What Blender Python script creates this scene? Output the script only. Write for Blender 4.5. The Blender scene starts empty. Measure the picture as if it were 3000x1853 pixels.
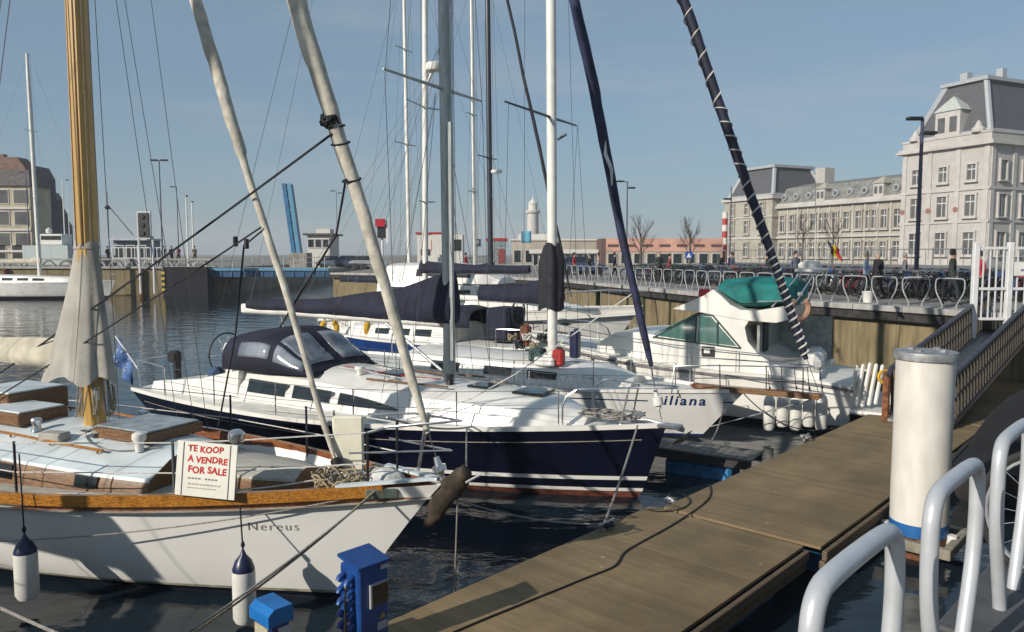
import bpy, bmesh, math, random
from math import sin, cos, pi, sqrt, atan2, tan, radians
from mathutils import Vector, Matrix
random.seed(7)
sc = bpy.context.scene
COL = sc.collection

# ------------------------------------------------------------------ camera, sky, sun, exposure
FPX, HZ, CAMZ = 2250.0, 745.0, 3.9          # focal length and horizon in photo pixels, eye height over the water
PITCH = math.atan((926.5 - HZ) / FPX)
cam_d = bpy.data.cameras.new('camera'); cam = bpy.data.objects.new('camera', cam_d); COL.objects.link(cam)
cam_d.sensor_width = 36.0; cam_d.lens = 36.0 * FPX / 3000.0
cam_d.clip_start = 0.05; cam_d.clip_end = 6000
cam.location = (0, 0, CAMZ); cam.rotation_euler = (pi / 2 - PITCH, 0, 0)
sc.camera = cam
SUN_AZ, SUN_EL = radians(231.0), radians(25.0)   # compass style: 0 = +Y, clockwise
world = bpy.data.worlds.new('World'); sc.world = world; world.use_nodes = True
wn = world.node_tree.nodes; wl = world.node_tree.links; wn.clear()
sky = wn.new('ShaderNodeTexSky'); sky.sky_type = 'NISHITA'; sky.sun_disc = False
sky.sun_elevation = SUN_EL; sky.sun_rotation = SUN_AZ
sky.altitude = 0; sky.air_density = 1.1; sky.dust_density = 0.9; sky.ozone_density = 4.5
wbg = wn.new('ShaderNodeBackground'); wbg.inputs['Strength'].default_value = 0.087
wout = wn.new('ShaderNodeOutputWorld')
whz = wn.new('ShaderNodeMixRGB'); whz.inputs['Fac'].default_value = 0.42; whz.inputs['Color2'].default_value = (2.9, 4.1, 5.05, 1)   # thin even high haze veiling the blue
wtc = wn.new('ShaderNodeTexCoord'); wmp = wn.new('ShaderNodeMapping'); wmp.inputs['Scale'].default_value = (1.2, 1.2, 7.0); wmp.inputs['Rotation'].default_value = (0.12, -0.10, 0.4)
wnz = wn.new('ShaderNodeTexNoise'); wnz.inputs['Scale'].default_value = 1.6; wnz.inputs['Detail'].default_value = 5; wnz.inputs['Roughness'].default_value = 0.55
wmr = wn.new('ShaderNodeMapRange'); wmr.inputs['From Min'].default_value = 0.35; wmr.inputs['From Max'].default_value = 0.75; wmr.inputs['To Min'].default_value = 0.50; wmr.inputs['To Max'].default_value = 0.66
wl.new(wtc.outputs['Generated'], wmp.inputs['Vector']); wl.new(wmp.outputs[0], wnz.inputs['Vector']); wl.new(wnz.outputs['Fac'], wmr.inputs['Value']); wl.new(wmr.outputs[0], whz.inputs['Fac'])
wl.new(sky.outputs[0], whz.inputs['Color1']); wci = wn.new('ShaderNodeMapping'); wci.inputs['Scale'].default_value = (0.9, 0.9, 6.0); wci.inputs['Rotation'].default_value = (-0.10, 0.14, 1.1); wcn = wn.new('ShaderNodeTexNoise'); wcn.inputs['Scale'].default_value = 2.3; wcn.inputs['Detail'].default_value = 7; wcn.inputs['Roughness'].default_value = 0.6
wcr = wn.new('ShaderNodeMapRange'); wcr.inputs['From Min'].default_value = 0.50; wcr.inputs['From Max'].default_value = 0.78; wcr.inputs['To Min'].default_value = 0.0; wcr.inputs['To Max'].default_value = 0.55      # faint cirrus
wcm = wn.new('ShaderNodeMixRGB'); wcm.inputs['Color2'].default_value = (4.5, 4.8, 5.3, 1)
wl.new(wtc.outputs['Generated'], wci.inputs['Vector']); wl.new(wci.outputs[0], wcn.inputs['Vector']); wl.new(wcn.outputs['Fac'], wcr.inputs['Value']); wl.new(wcr.outputs[0], wcm.inputs['Fac']); wl.new(whz.outputs[0], wcm.inputs['Color1']); wl.new(wcm.outputs[0], wbg.inputs['Color']); wl.new(wbg.outputs[0], wout.inputs['Surface'])
sun_d = bpy.data.lights.new('sun', 'SUN'); sun_d.energy = 4.6; sun_d.angle = radians(0.53); sun_d.color = (1.0, 0.93, 0.82)
sun = bpy.data.objects.new('sun', sun_d); COL.objects.link(sun)
TOSUN = Vector((sin(SUN_AZ) * cos(SUN_EL), cos(SUN_AZ) * cos(SUN_EL), sin(SUN_EL)))
sun.rotation_euler = (-TOSUN).to_track_quat('-Z', 'Y').to_euler(); sun.location = (-30, -30, 40)
vs = sc.view_settings; vs.view_transform = 'Standard'; vs.look = 'None'; vs.exposure = 0.10; vs.gamma = 1.0; vs.use_curve_mapping = False
sc.render.engine = 'CYCLES'; sc.cycles.max_bounces = 8; sc.cycles.transparent_max_bounces = 12
sc.cycles.caustics_reflective = False; sc.cycles.caustics_refractive = False
sc.cycles.use_denoising = True

def ray(u, v):
    a = (u - 1500.0) / FPX; b = (926.5 - v) / FPX
    return Vector((a, cos(PITCH) + b * sin(PITCH), -sin(PITCH) + b * cos(PITCH)))
def P(u, v, y):                     # point seen at photo pixel u, v, standing y metres away
    r = ray(u, v); return Vector((0, 0, CAMZ)) + r * (y / r.y)
def G(u, v, z):                     # same on a level of height z
    r = ray(u, v); return Vector((0, 0, CAMZ)) + r * ((z - CAMZ) / r.z)

# ------------------------------------------------------------------ materials
MATS = {}
def mat(name, col, rough=0.6, metal=0.0, var=0.12, scale=6.0, bump=0.0, bscale=40.0, stretch=None, col2=None, coat=0.0, spec=0.5, detail=4.0, trans=0.0, emit=0.0, dirt=0.0):
    if name in MATS: return MATS[name]
    m = bpy.data.materials.new(name); m.use_nodes = True
    n = m.node_tree.nodes; l = m.node_tree.links
    b = n['Principled BSDF']
    b.inputs['Roughness'].default_value = rough; b.inputs['Metallic'].default_value = metal
    b.inputs['Coat Weight'].default_value = coat; b.inputs['Coat Roughness'].default_value = 0.08
    b.inputs['Specular IOR Level'].default_value = spec
    b.inputs['Transmission Weight'].default_value = trans
    tc = n.new('ShaderNodeTexCoord'); mp = n.new('ShaderNodeMapping'); l.new(tc.outputs['Object'], mp.inputs['Vector'])
    if stretch: mp.inputs['Scale'].default_value = stretch
    nz = n.new('ShaderNodeTexNoise'); nz.inputs['Scale'].default_value = scale; nz.inputs['Detail'].default_value = detail
    l.new(mp.outputs[0], nz.inputs['Vector'])
    rp = n.new('ShaderNodeValToRGB'); l.new(nz.outputs['Fac'], rp.inputs['Fac'])
    c2 = col2 if col2 else tuple(c * (1 - 2.2 * var) for c in col)
    rp.color_ramp.elements[0].position = 0.32; rp.color_ramp.elements[1].position = 0.68
    rp.color_ramp.elements[0].color = (*c2, 1); rp.color_ramp.elements[1].color = (*[min(1, c * (1 + var)) for c in col], 1)
    src = rp.outputs[0]
    if dirt > 0:
        n2 = n.new('ShaderNodeTexNoise'); n2.inputs['Scale'].default_value = scale * 0.23; n2.inputs['Detail'].default_value = 7
        l.new(mp.outputs[0], n2.inputs['Vector'])
        r2 = n.new('ShaderNodeValToRGB'); r2.color_ramp.elements[0].position = 0.5; r2.color_ramp.elements[1].position = 0.75
        r2.color_ramp.elements[0].color = (0, 0, 0, 1); r2.color_ramp.elements[1].color = (dirt, dirt, dirt, 1)
        l.new(n2.outputs['Fac'], r2.inputs['Fac'])
        mx = n.new('ShaderNodeMixRGB'); mx.blend_type = 'MULTIPLY'; l.new(r2.outputs[0], mx.inputs['Fac'])
        l.new(src, mx.inputs['Color1']); mx.inputs['Color2'].default_value = (0.35, 0.30, 0.22, 1)
        src = mx.outputs[0]
    l.new(src, b.inputs['Base Color'])
    if bump > 0:
        n3 = n.new('ShaderNodeTexNoise'); n3.inputs['Scale'].default_value = bscale; n3.inputs['Detail'].default_value = 5
        l.new(mp.outputs[0], n3.inputs['Vector'])
        bp = n.new('ShaderNodeBump'); bp.inputs['Strength'].default_value = bump; bp.inputs['Distance'].default_value = 0.02
        l.new(n3.outputs['Fac'], bp.inputs['Height']); l.new(bp.outputs[0], b.inputs['Normal'])
    if emit > 0:
        b.inputs['Emission Color'].default_value = (*col, 1); b.inputs['Emission Strength'].default_value = emit
    MATS[name] = m
    return m

gel = mat('gelcoat_white', (0.77, 0.75, 0.70), 0.28, var=0.05, scale=1.6, coat=0.3, dirt=0.25)
hullwhite = mat('hull_white_paint', (0.85, 0.83, 0.79), 0.3, var=0.04, scale=1.1, coat=0.25, dirt=0.3)
deckwhite = mat('deck_white', (0.66, 0.65, 0.60), 0.55, var=0.08, scale=3, bump=0.1, bscale=120, dirt=0.35)
bluewhite = mat('cabin_top_pale', (0.60, 0.66, 0.68), 0.45, var=0.08, scale=2.5, bump=0.06, bscale=60, dirt=0.25)
navyhull = mat('hull_navy', (0.004, 0.0055, 0.017), 0.10, var=0.15, scale=2, coat=0.7)
bluehull = mat('hull_blue', (0.01, 0.04, 0.16), 0.15, var=0.12, scale=2, coat=0.5)
antifoul = mat('antifouling_red', (0.16, 0.045, 0.025), 0.7, var=0.3, scale=5)
antidark = mat('antifouling_dark', (0.012, 0.014, 0.03), 0.6, var=0.3, scale=5)
canvasnavy = mat('canvas_navy', (0.009, 0.0105, 0.030), 0.85, var=0.25, scale=4, bump=0.35, bscale=14)
canvasblack = mat('canvas_black', (0.014, 0.014, 0.022), 0.8, var=0.3, scale=5, bump=0.4, bscale=12)
canvasgrey = mat('canvas_grey', (0.36, 0.34, 0.30), 0.9, var=0.10, scale=3, bump=0.25, bscale=16)
canvasteal = mat('canvas_teal', (0.0, 0.17, 0.16), 0.75, var=0.2, scale=3, bump=0.3, bscale=9)
canvascream = mat('canvas_cream', (0.50, 0.46, 0.36), 0.9, var=0.12, scale=4, bump=0.3, bscale=16)
sailcloth = mat('sail_cloth', (0.54, 0.50, 0.42), 0.9, var=0.16, scale=5, bump=0.7, bscale=9, dirt=0.5)
varnish = mat('varnished_wood', (0.40, 0.165, 0.025), 0.25, var=0.25, scale=7, stretch=(1, 12, 12), coat=0.5, dirt=0.6)
teak = mat('teak_wood', (0.20, 0.10, 0.042), 0.5, var=0.28, scale=6, stretch=(1, 10, 10), dirt=0.4)
mastwood = mat('spruce_mast', (0.52, 0.31, 0.08), 0.4, var=0.07, scale=5, stretch=(12, 12, 0.8), coat=0.3, dirt=0.25)
mahog = mat('mahogany', (0.17, 0.055, 0.02), 0.4, var=0.3, scale=6, stretch=(1, 9, 9), coat=0.3)
alu = mat('mast_aluminium', (0.46, 0.49, 0.48), 0.42, 0.12, var=0.10, scale=3, stretch=(6, 6, 1), dirt=0.3)
whitemast = mat('mast_white_paint', (0.72, 0.71, 0.66), 0.4, var=0.06, scale=3, dirt=0.25)
darkmast = mat('mast_dark_paint', (0.03, 0.035, 0.05), 0.35, var=0.15, scale=3)
steel = mat('stainless_steel', (0.62, 0.63, 0.64), 0.22, 0.9, var=0.08)
wire = mat('rigging_wire', (0.12, 0.13, 0.14), 0.5, 0.5, var=0.1)
ropegrey = mat('rope_grey', (0.30, 0.28, 0.25), 0.95, var=0.25, scale=60, bump=0.5, bscale=150)
ropetan = mat('rope_tan', (0.38, 0.30, 0.19), 0.95, var=0.3, scale=60, bump=0.5, bscale=150)
ropeblack = mat('rope_black', (0.02, 0.02, 0.025), 0.9, var=0.2, scale=60)
ropewhite = mat('rope_white', (0.62, 0.60, 0.56), 0.9, var=0.15, scale=60, bump=0.4, bscale=150)
black = mat('black_plastic', (0.012, 0.012, 0.014), 0.5, var=0.2)
rubber = mat('black_rubber', (0.02, 0.02, 0.02), 0.8, var=0.2)
glassdark = mat('dark_window', (0.012, 0.018, 0.02), 0.06, var=0.2, scale=2, spec=0.8)
glassgreen = mat('green_tinted_glass', (0.03, 0.10, 0.085), 0.05, var=0.4, scale=2.5, spec=0.8, col2=(0.10, 0.17, 0.15))
clearvinyl = mat('clear_vinyl_window', (0.20, 0.22, 0.25), 0.12, var=0.3, scale=2.2, spec=0.8, col2=(0.07, 0.08, 0.11))
whiteplas = mat('white_plastic', (0.72, 0.71, 0.67), 0.4, var=0.05, dirt=0.3, scale=5)
fenderwhite = mat('fender_white', (0.66, 0.65, 0.60), 0.45, var=0.06, scale=6, dirt=0.35)
fenderblue = mat('fender_navy', (0.012, 0.016, 0.06), 0.35, var=0.15)
bluebox = mat('pedestal_blue', (0.010, 0.06, 0.24), 0.35, var=0.12, scale=4, dirt=0.25)
yellow = mat('yellow_plastic', (0.55, 0.32, 0.01), 0.6, var=0.2)
redpl = mat('red_plastic', (0.40, 0.02, 0.02), 0.5, var=0.2)
whitepaint = mat('white_painted_steel', (0.66, 0.66, 0.66), 0.35, var=0.05, scale=3, dirt=0.3)
hooppaint = mat('hoop_pale_paint', (0.52, 0.54, 0.57), 0.34, 0.2, var=0.045, scale=9, bump=0.04, bscale=60, dirt=0.35)
pilewhite = mat('pile_white_paint', (0.645, 0.615, 0.56), 0.5, var=0.05, scale=7, stretch=(1, 1, 0.35), bump=0.15, bscale=6, dirt=0.4)
galv = mat('galvanised_steel', (0.36, 0.37, 0.38), 0.5, 0.5, var=0.2, scale=9, dirt=0.3)
rust = mat('rusty_steel', (0.20, 0.075, 0.03), 0.85, var=0.35, scale=9, bump=0.3, bscale=30)
darkrail = mat('dark_handrail_paint', (0.05, 0.05, 0.075), 0.45, var=0.2, scale=8, dirt=0.3)
concrete = mat('concrete', (0.30, 0.28, 0.25), 0.85, var=0.16, scale=3, bump=0.3, bscale=25, dirt=0.5)
# ------------------------------------------------------------------ mesh helpers
class MB:
    def __init__(s): s.v = []; s.f = []; s.m = []; s.cur = 0
    def add(s, vs, fs):
        o = len(s.v); s.v += [tuple(p) for p in vs]
        for f in fs: s.f.append([i + o for i in f]); s.m.append(s.cur)
        return s
    def box(s, c, d, rz=0.0, rx=0.0, ry=0.0, bev=0.0):
        M = Matrix.Translation(c) @ Matrix.Rotation(rz, 4, 'Z') @ Matrix.Rotation(ry, 4, 'Y') @ Matrix.Rotation(rx, 4, 'X')
        hx, hy, hz = d[0] / 2, d[1] / 2, d[2] / 2
        if bev <= 0:
            vs = [M @ Vector((x * hx, y * hy, z * hz)) for z in (-1, 1) for y in (-1, 1) for x in (-1, 1)]
            return s.add(vs, [(0, 2, 3, 1), (4, 5, 7, 6), (0, 1, 5, 4), (2, 6, 7, 3), (0, 4, 6, 2), (1, 3, 7, 5)])
        b = min(bev, hx * .9, hy * .9, hz * .9); rings = []
        for z, k in ((-hz, b), (-hz + b, 0), (hz - b, 0), (hz, b)):
            rings.append([M @ Vector(p) for p in ((hx - k, -hy + b, z), (hx - k, hy - b, z), (hx - b, hy - k, z), (-hx + b, hy - k, z), (-hx + k, hy - b, z), (-hx + k, -hy + b, z), (-hx + b, -hy + k, z), (hx - b, -hy + k, z))])
        return s.loft(rings)
    def loft(s, rings, closed=True, cap0=True, cap1=True):
        n = len(rings[0]); o = len(s.v)
        for r in rings: s.v += [tuple(p) for p in r]
        for i in range(len(rings) - 1):
            for j in range(n if closed else n - 1):
                k = (j + 1) % n
                s.f.append([o + i * n + j, o + i * n + k, o + (i + 1) * n + k, o + (i + 1) * n + j]); s.m.append(s.cur)
        if closed and cap0: s.f.append([o + j for j in reversed(range(n))]); s.m.append(s.cur)
        if closed and cap1: s.f.append([o + (len(rings) - 1) * n + j for j in range(n)]); s.m.append(s.cur)
        return s
    def tube(s, pts, r, n=6, cap=True):
        pts = [Vector(p) for p in pts]; N = len(pts)
        rs = r if isinstance(r, (list, tuple)) else [r] * N
        rings = []; up = None
        for i, p in enumerate(pts):
            t = (pts[min(i + 1, N - 1)] - pts[max(i - 1, 0)])
            if t.length < 1e-9: t = Vector((0, 0, 1))
            t.normalize()
            if up is None:
                up = Vector((0, 0, 1)) if abs(t.z) < 0.9 else Vector((1, 0, 0))
            a = up - t * up.dot(t)
            if a.length < 1e-4: a = Vector((1, 0, 0)) - t * t.x
            a.normalize(); b = t.cross(a); up = a
            rings.append([p + (a * cos(2 * pi * j / n) + b * sin(2 * pi * j / n)) * rs[i] for j in range(n)])
        return s.loft(rings, True, cap, cap)
    def lathe(s, prof, c=(0, 0, 0), n=16, cap=True):
        c = Vector(c)
        return s.loft([[c + Vector((r * cos(2 * pi * j / n), r * sin(2 * pi * j / n), z)) for j in range(n)] for r, z in prof], True, cap, cap)
    def prism(s, poly, t, flip=False):
        """poly: list of Vectors (planar); t: thickness Vector"""
        t = Vector(t); n = len(poly); o = len(s.v)
        s.v += [tuple(p) for p in poly] + [tuple(Vector(p) + t) for p in poly]
        s.f.append([o + i for i in reversed(range(n))]); s.f.append([o + n + i for i in range(n)]); s.m += [s.cur] * 2
        for i in range(n):
            j = (i + 1) % n; s.f.append([o + i, o + j, o + n + j, o + n + i]); s.m.append(s.cur)
        return s
    def sheet(s, grid, thick=None):
        r = len(grid); c = len(grid[0]); o = len(s.v)
        for row in grid: s.v += [tuple(p) for p in row]
        for i in range(r - 1):
            for j in range(c - 1):
                s.f.append([o + i * c + j, o + i * c + j + 1, o + (i + 1) * c + j + 1, o + (i + 1) * c + j]); s.m.append(s.cur)
        return s
    def torus(s, c, R, r, ax='y', n=20, k=6, rot=None, a0=0, a1=2 * pi):
        c = Vector(c); pts = []
        full = abs(a1 - a0 - 2 * pi) < 1e-6
        rings = []
        for i in range(n + (0 if full else 1)):
            a = a0 + (a1 - a0) * i / n
            if ax == 'y': d = Vector((cos(a), 0, sin(a))); e = Vector((0, 1, 0))
            elif ax == 'x': d = Vector((0, cos(a), sin(a))); e = Vector((1, 0, 0))
            else: d = Vector((cos(a), sin(a), 0)); e = Vector((0, 0, 1))
            ring = [c + d * (R + r * cos(2 * pi * j / k)) + e * (r * sin(2 * pi * j / k)) for j in range(k)]
            if rot: ring = [c + rot @ (p - c) for p in ring]
            rings.append(ring)
        if full: rings.append(rings[0])
        return s.loft(rings, True, not full, not full)
    def mesh(s, name, mats, smooth=False):
        me = bpy.data.meshes.new(name); me.from_pydata(s.v, [], s.f)
        if not isinstance(mats, (list, tuple)): mats = [mats]
        for m in mats: me.materials.append(m)
        if len(mats) > 1: me.polygons.foreach_set('material_index', s.m)
        bm = bmesh.new(); bm.from_mesh(me)
        bmesh.ops.remove_doubles(bm, verts=bm.verts, dist=1e-5)
        bmesh.ops.recalc_face_normals(bm, faces=bm.faces)
        bm.to_mesh(me); bm.free()
        if smooth:
            me.polygons.foreach_set('use_smooth', [True] * len(me.polygons))
            try: me.set_sharp_from_angle(angle=radians(smooth if smooth > 1 else 40))
            except Exception: pass
        me.update(); return me
    def build(s, name, mats, parent=None, smooth=False, **kw):
        o = bpy.data.objects.new(name, s.mesh(name, mats, smooth)); COL.objects.link(o)
        if parent is not None: o.parent = parent
        if kw: tag(o, **kw)
        return o
def tag(o, label=None, cat=None, group=None, kind=None):
    if label: o['label'] = label
    if cat: o['category'] = cat
    if group: o['group'] = group
    if kind: o['kind'] = kind
    return o
def thing(name, label, cat, loc=(0, 0, 0), rz=0.0, group=None):
    o = bpy.data.objects.new(name, None); COL.objects.link(o)
    o.location = loc; o.rotation_euler = (0, 0, rz); o.empty_display_size = 0.2
    return tag(o, label, cat, group)
def copy_tree(o, parent=None):
    c = o.copy(); COL.objects.link(c)
    if parent is not None: c.parent = parent
    for ch in list(o.children): copy_tree(ch, c)
    return c
def T(name, pts, r, m, parent, n=6, smooth=True):
    return MB().tube(pts, r, n).build(name, m, parent, smooth)
def B(name, c, d, m, parent, rz=0, bev=0.0, **k):
    return MB().box(c, d, rz, bev=bev, **k).build(name, m, parent)
def lerp(a, b, t): return a + (b - a) * t
def vl(a, b, t): return Vector(a) + (Vector(b) - Vector(a)) * t
def interp(x, xs, ys):
    if x <= xs[0]: return ys[0]
    for i in range(len(xs) - 1):
        if x <= xs[i + 1]: 
            t = (x - xs[i]) / (xs[i + 1] - xs[i]); t = t * t * (3 - 2 * t) * .5 + t * .5
            return lerp(ys[i], ys[i + 1], t)
    return ys[-1]
def sag(a, b, d, n=10):
    a = Vector(a); b = Vector(b)
    return [vl(a, b, i / n) - Vector((0, 0, d * 4 * (i / n) * (1 - i / n))) for i in range(n + 1)]
def text_mesh(txt, size, shear=0.0, offset=0.0, spacing=1.0):
    c = bpy.data.curves.new('lettering', 'FONT'); c.body = txt; c.size = size; c.shear = shear; c.offset = offset; c.space_character = spacing
    c.resolution_u = 3
    o = bpy.data.objects.new('lettering', c); COL.objects.link(o)
    bpy.context.view_layer.update()
    me = bpy.data.meshes.new_from_object(o.evaluated_get(bpy.context.evaluated_depsgraph_get()))
    bpy.data.objects.remove(o); bpy.data.curves.remove(c)
    return me
# ------------------------------------------------------------------ water, ground, quays
def water_mat():
    m = bpy.data.materials.new('harbour_water'); m.use_nodes = True
    n = m.node_tree.nodes; l = m.node_tree.links; b = n['Principled BSDF']
    b.inputs['Base Color'].default_value = (0.009, 0.017, 0.025, 1); b.inputs['Roughness'].default_value = 0.05
    b.inputs['IOR'].default_value = 1.333
    tc = n.new('ShaderNodeTexCoord')
    def nz(sc_, det, st):
        mp = n.new('ShaderNodeMapping'); mp.inputs['Scale'].default_value = st; mp.inputs['Rotation'].default_value = (0, 0, 0.5)
        l.new(tc.outputs['Object'], mp.inputs['Vector'])
        a = n.new('ShaderNodeTexNoise'); a.inputs['Scale'].default_value = sc_; a.inputs['Detail'].default_value = det
        l.new(mp.outputs[0], a.inputs['Vector']); return a
    a = nz(0.75, 2.0, (1, 1.5, 1)); c = nz(5.0, 2.5, (1, 1.8, 1))
    b1 = n.new('ShaderNodeBump'); b1.inputs['Strength'].default_value = 1.0; b1.inputs['Distance'].default_value = 0.045
    l.new(a.outputs['Fac'], b1.inputs['Height'])
    b2 = n.new('ShaderNodeBump'); b2.inputs['Strength'].default_value = 1.0; b2.inputs['Distance'].default_value = 0.0045
    l.new(c.outputs['Fac'], b2.inputs['Height']); l.new(b1.outputs[0], b2.inputs['Normal'])
    l.new(b2.outputs[0], b.inputs['Normal'])
    return m
MB().add([(-1500, -200, 0), (1500, -200, 0), (1500, 1500, 0), (-1500, 1500, 0)], [(0, 1, 2, 3)]).build('water', water_mat(), kind='structure', label='dark rippled harbour water of the yacht basin')

paving = mat('plaza_paving', (0.24, 0.225, 0.20), 0.85, var=0.15, scale=0.6, bump=0.2, bscale=8, dirt=0.4)
wallstone = mat('quay_wall_concrete', (0.21, 0.165, 0.09), 0.9, var=0.16, scale=2.2, stretch=(3, 3, 0.5), bump=0.5, bscale=7, dirt=0.55)
greenpost = mat('algae_green_post', (0.055, 0.065, 0.025), 0.9, var=0.3, scale=4, bump=0.4, bscale=12)
darktimber = mat('dark_fender_timber', (0.035, 0.033, 0.032), 0.85, var=0.3, scale=4, bump=0.5, bscale=15)
coping = mat('coping_stone', (0.36, 0.35, 0.33), 0.85, var=0.12, scale=3, bump=0.3, bscale=20, dirt=0.4)
Q = 2.25                                          # quay level
def QE(y): return Vector((2.0 + 0.97 * (y - 3.35), y, Q))
CORNER = QE(17.0)
FARW = [Vector((CORNER.x, CORNER.y, Q)), Vector((13.2, 22.2, Q)), Vector((10.6, 26.5, Q)), Vector((8.3, 32.3, Q)), Vector((3.5, 49.5, Q)), Vector((-4.0, 60.0, Q)), Vector((-15.5, 67.0, Q)), Vector((-15.5, 140.0, Q))]
poly = [QE(-35)] + FARW + [Vector((-15.5, 1500, Q)), Vector((1500, 1500, Q)), Vector((1500, -200, Q)), Vector((-40, -200, Q))]
MB().prism([Vector((p.x, p.y, -1.5)) for p in poly], (0, 0, Q + 1.5)).build('ground', paving, kind='structure', label='grey paved station square and quay around the basin')
LQ = 2.6
lp = [(-28, 73), (-28, 140), (-15.7, 140), (-15.7, 1500), (-1500, 1500), (-1500, 73)]
MB().prism([Vector((x, y, -1.5)) for x, y in lp], (0, 0, LQ + 1.5)).build('pavement', paving, kind='structure', label='paved quay beyond the far side of the basin')

def along(pts, step, s0=0.0):
    """points with tangent spaced along a polyline"""
    out = []; rest = s0
    for a, b in zip(pts, pts[1:]):
        L = (b - a).length; d = (b - a) / L
        while rest < L: out.append((a + d * rest, d)); rest += step
        rest -= L
    return out
# far quay wall: concrete panels, algae-grown posts, timber fender beam, coping stones
wall = thing('quay_wall', 'tan concrete quay wall behind the motor cruiser with green posts and dark beam', 'wall', FARW[1])
o0 = FARW[1]
for k, (a, b) in enumerate(zip(FARW[:-2], FARW[1:-1])):
    d = (b - a); L = d.length; d /= L; nrm = Vector((-d.y, d.x, 0)); ang = atan2(d.y, d.x)      # nrm points to the water
    if nrm.dot(Vector((-1, -0.4, 0))) < 0: nrm = -nrm
    cnt = max(1, round(L / 5.5))
    for i in range(cnt):
        c = a + d * (L * (i + .5) / cnt)
        B('wall_panel', Vector((c.x, c.y, 0.4)) + nrm * 0.06 - o0, (L / cnt - 0.02, 0.16, 3.1), wallstone, wall, ang)
        c = a + d * (L * i / cnt)
        B('wall_post', Vector((c.x, c.y, 0.4)) + nrm * 0.22 - o0, (0.26, 0.2, 3.1), greenpost, wall, ang, bev=0.03)
    c = (a + b) / 2
    B('fender_beam', Vector((c.x, c.y, Q - 0.28)) + nrm * 0.24 - o0, (L - 0.02, 0.36, 0.30), darktimber, wall, ang, bev=0.03)
    m = max(1, round(L / 1.5))
    for i in range(m):
        c = a + d * (L * (i + .5) / m)
        B('coping_stone', Vector((c.x, c.y, Q - 0.04)) + nrm * 0.05 - o0, (L / m - 0.025, 0.95, 0.18), coping, wall, ang, bev=0.015)

# ------------------------------------------------------------------ near quay: kerb stones and pavers by the camera
d = Vector((0.98, 1.0, 0)).normalized(); nr = Vector((d.y, -d.x, 0)); ang = atan2(d.y, d.x)
kerb = mat('kerb_grey', (0.085, 0.085, 0.09), 0.75, var=0.15, scale=5, bump=0.2, bscale=30, dirt=0.4)
paver = mat('clay_paver', (0.13, 0.085, 0.06), 0.85, var=0.25, scale=9, bump=0.4, bscale=50, dirt=0.3)
nq = thing('kerb', 'dark grey kerb with clay pavers under the near bike hoops', 'kerb', QE(3.35))
for i in range(-1, 5):
    B('kerb_stone', d * (i * 1.0 + .2) + nr * 0.16 + Vector((0, 0, 0.01)), (0.985, 0.34, 0.14), kerb, nq, ang, bev=0.015)
pm = MB().box((0, 0, 0), (0.205, 0.100, 0.05), bev=0.006).mesh('paver', paver)
for r in range(12):
    for i in range(-4, 19):
        o = bpy.data.objects.new('paver', pm); COL.objects.link(o); o.parent = nq
        o.location = d * (i * 0.211 + (r % 2) * 0.105) + nr * (0.39 + r * 0.106) + Vector((0, 0, 0.008 + random.uniform(-.003, .003))); o.rotation_euler = (0, 0, ang)

# ------------------------------------------------------------------ floating pontoon
PD = Vector((9.33, 10.14, 0)).normalized(); PN = Vector((PD.y, -PD.x, 0)); PA = atan2(PD.y, PD.x)
PL0 = Vector((-1.13, 6.9, 0)); PW = 2.1; PZ = 0.5
def plank_mat():
    m = mat('deck_plank', (0.225, 0.160, 0.085), 0.8, var=0.08, scale=2.2, stretch=(3, 1, 3), bump=0.15, bscale=40, dirt=0.4)
    n = m.node_tree.nodes; l = m.node_tree.links; b = n['Principled BSDF']
    src = b.inputs['Base Color'].links[0].from_socket
    oi = n.new('ShaderNodeObjectInfo'); mr = n.new('ShaderNodeMapRange'); mr.inputs['To Min'].default_value = 0.88; mr.inputs['To Max'].default_value = 1.08
    l.new(oi.outputs['Random'], mr.inputs['Value'])
    mx = n.new('ShaderNodeMixRGB'); mx.blend_type = 'MULTIPLY'; mx.inputs['Fac'].default_value = 1.0
    l.new(src, mx.inputs['Color1']); l.new(mr.outputs[0], mx.inputs['Color2'])
    # droppings, scuffs and worn streaks lie over the boards in world space
    ge = n.new('ShaderNodeNewGeometry'); vo = n.new('ShaderNodeTexVoronoi'); vo.inputs['Scale'].default_value = 1.7; l.new(ge.outputs['Position'], vo.inputs['Vector'])
    r1 = n.new('ShaderNodeValToRGB'); r1.color_ramp.elements[0].position = 0.028; r1.color_ramp.elements[1].position = 0.042; r1.color_ramp.elements[0].color = (.75, .75, .75, 1); r1.color_ramp.elements[1].color = (0, 0, 0, 1); l.new(vo.outputs['Distance'], r1.inputs['Fac'])
    m1 = n.new('ShaderNodeMixRGB'); l.new(r1.outputs[0], m1.inputs['Fac']); l.new(mx.outputs[0], m1.inputs['Color1']); m1.inputs['Color2'].default_value = (.42, .40, .35, 1)
    ns = n.new('ShaderNodeTexNoise'); ns.inputs['Scale'].default_value = 0.9; ns.inputs['Detail'].default_value = 8; ns.inputs['Roughness'].default_value = 0.65; l.new(ge.outputs['Position'], ns.inputs['Vector'])
    r2 = n.new('ShaderNodeValToRGB'); r2.color_ramp.elements[0].position = 0.38; r2.color_ramp.elements[1].position = 0.66; r2.color_ramp.elements[0].color = (.72, .74, .72, 1); r2.color_ramp.elements[1].color = (1.12, 1.1, 1.06, 1); l.new(ns.outputs['Fac'], r2.inputs['Fac'])
    m2 = n.new('ShaderNodeMixRGB'); m2.blend_type = 'MULTIPLY'; m2.inputs['Fac'].default_value = 1; l.new(m1.outputs[0], m2.inputs['Color1']); l.new(r2.outputs[0], m2.inputs['Color2']); l.new(m2.outputs[0], b.inputs['Base Color'])
    return m
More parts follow.
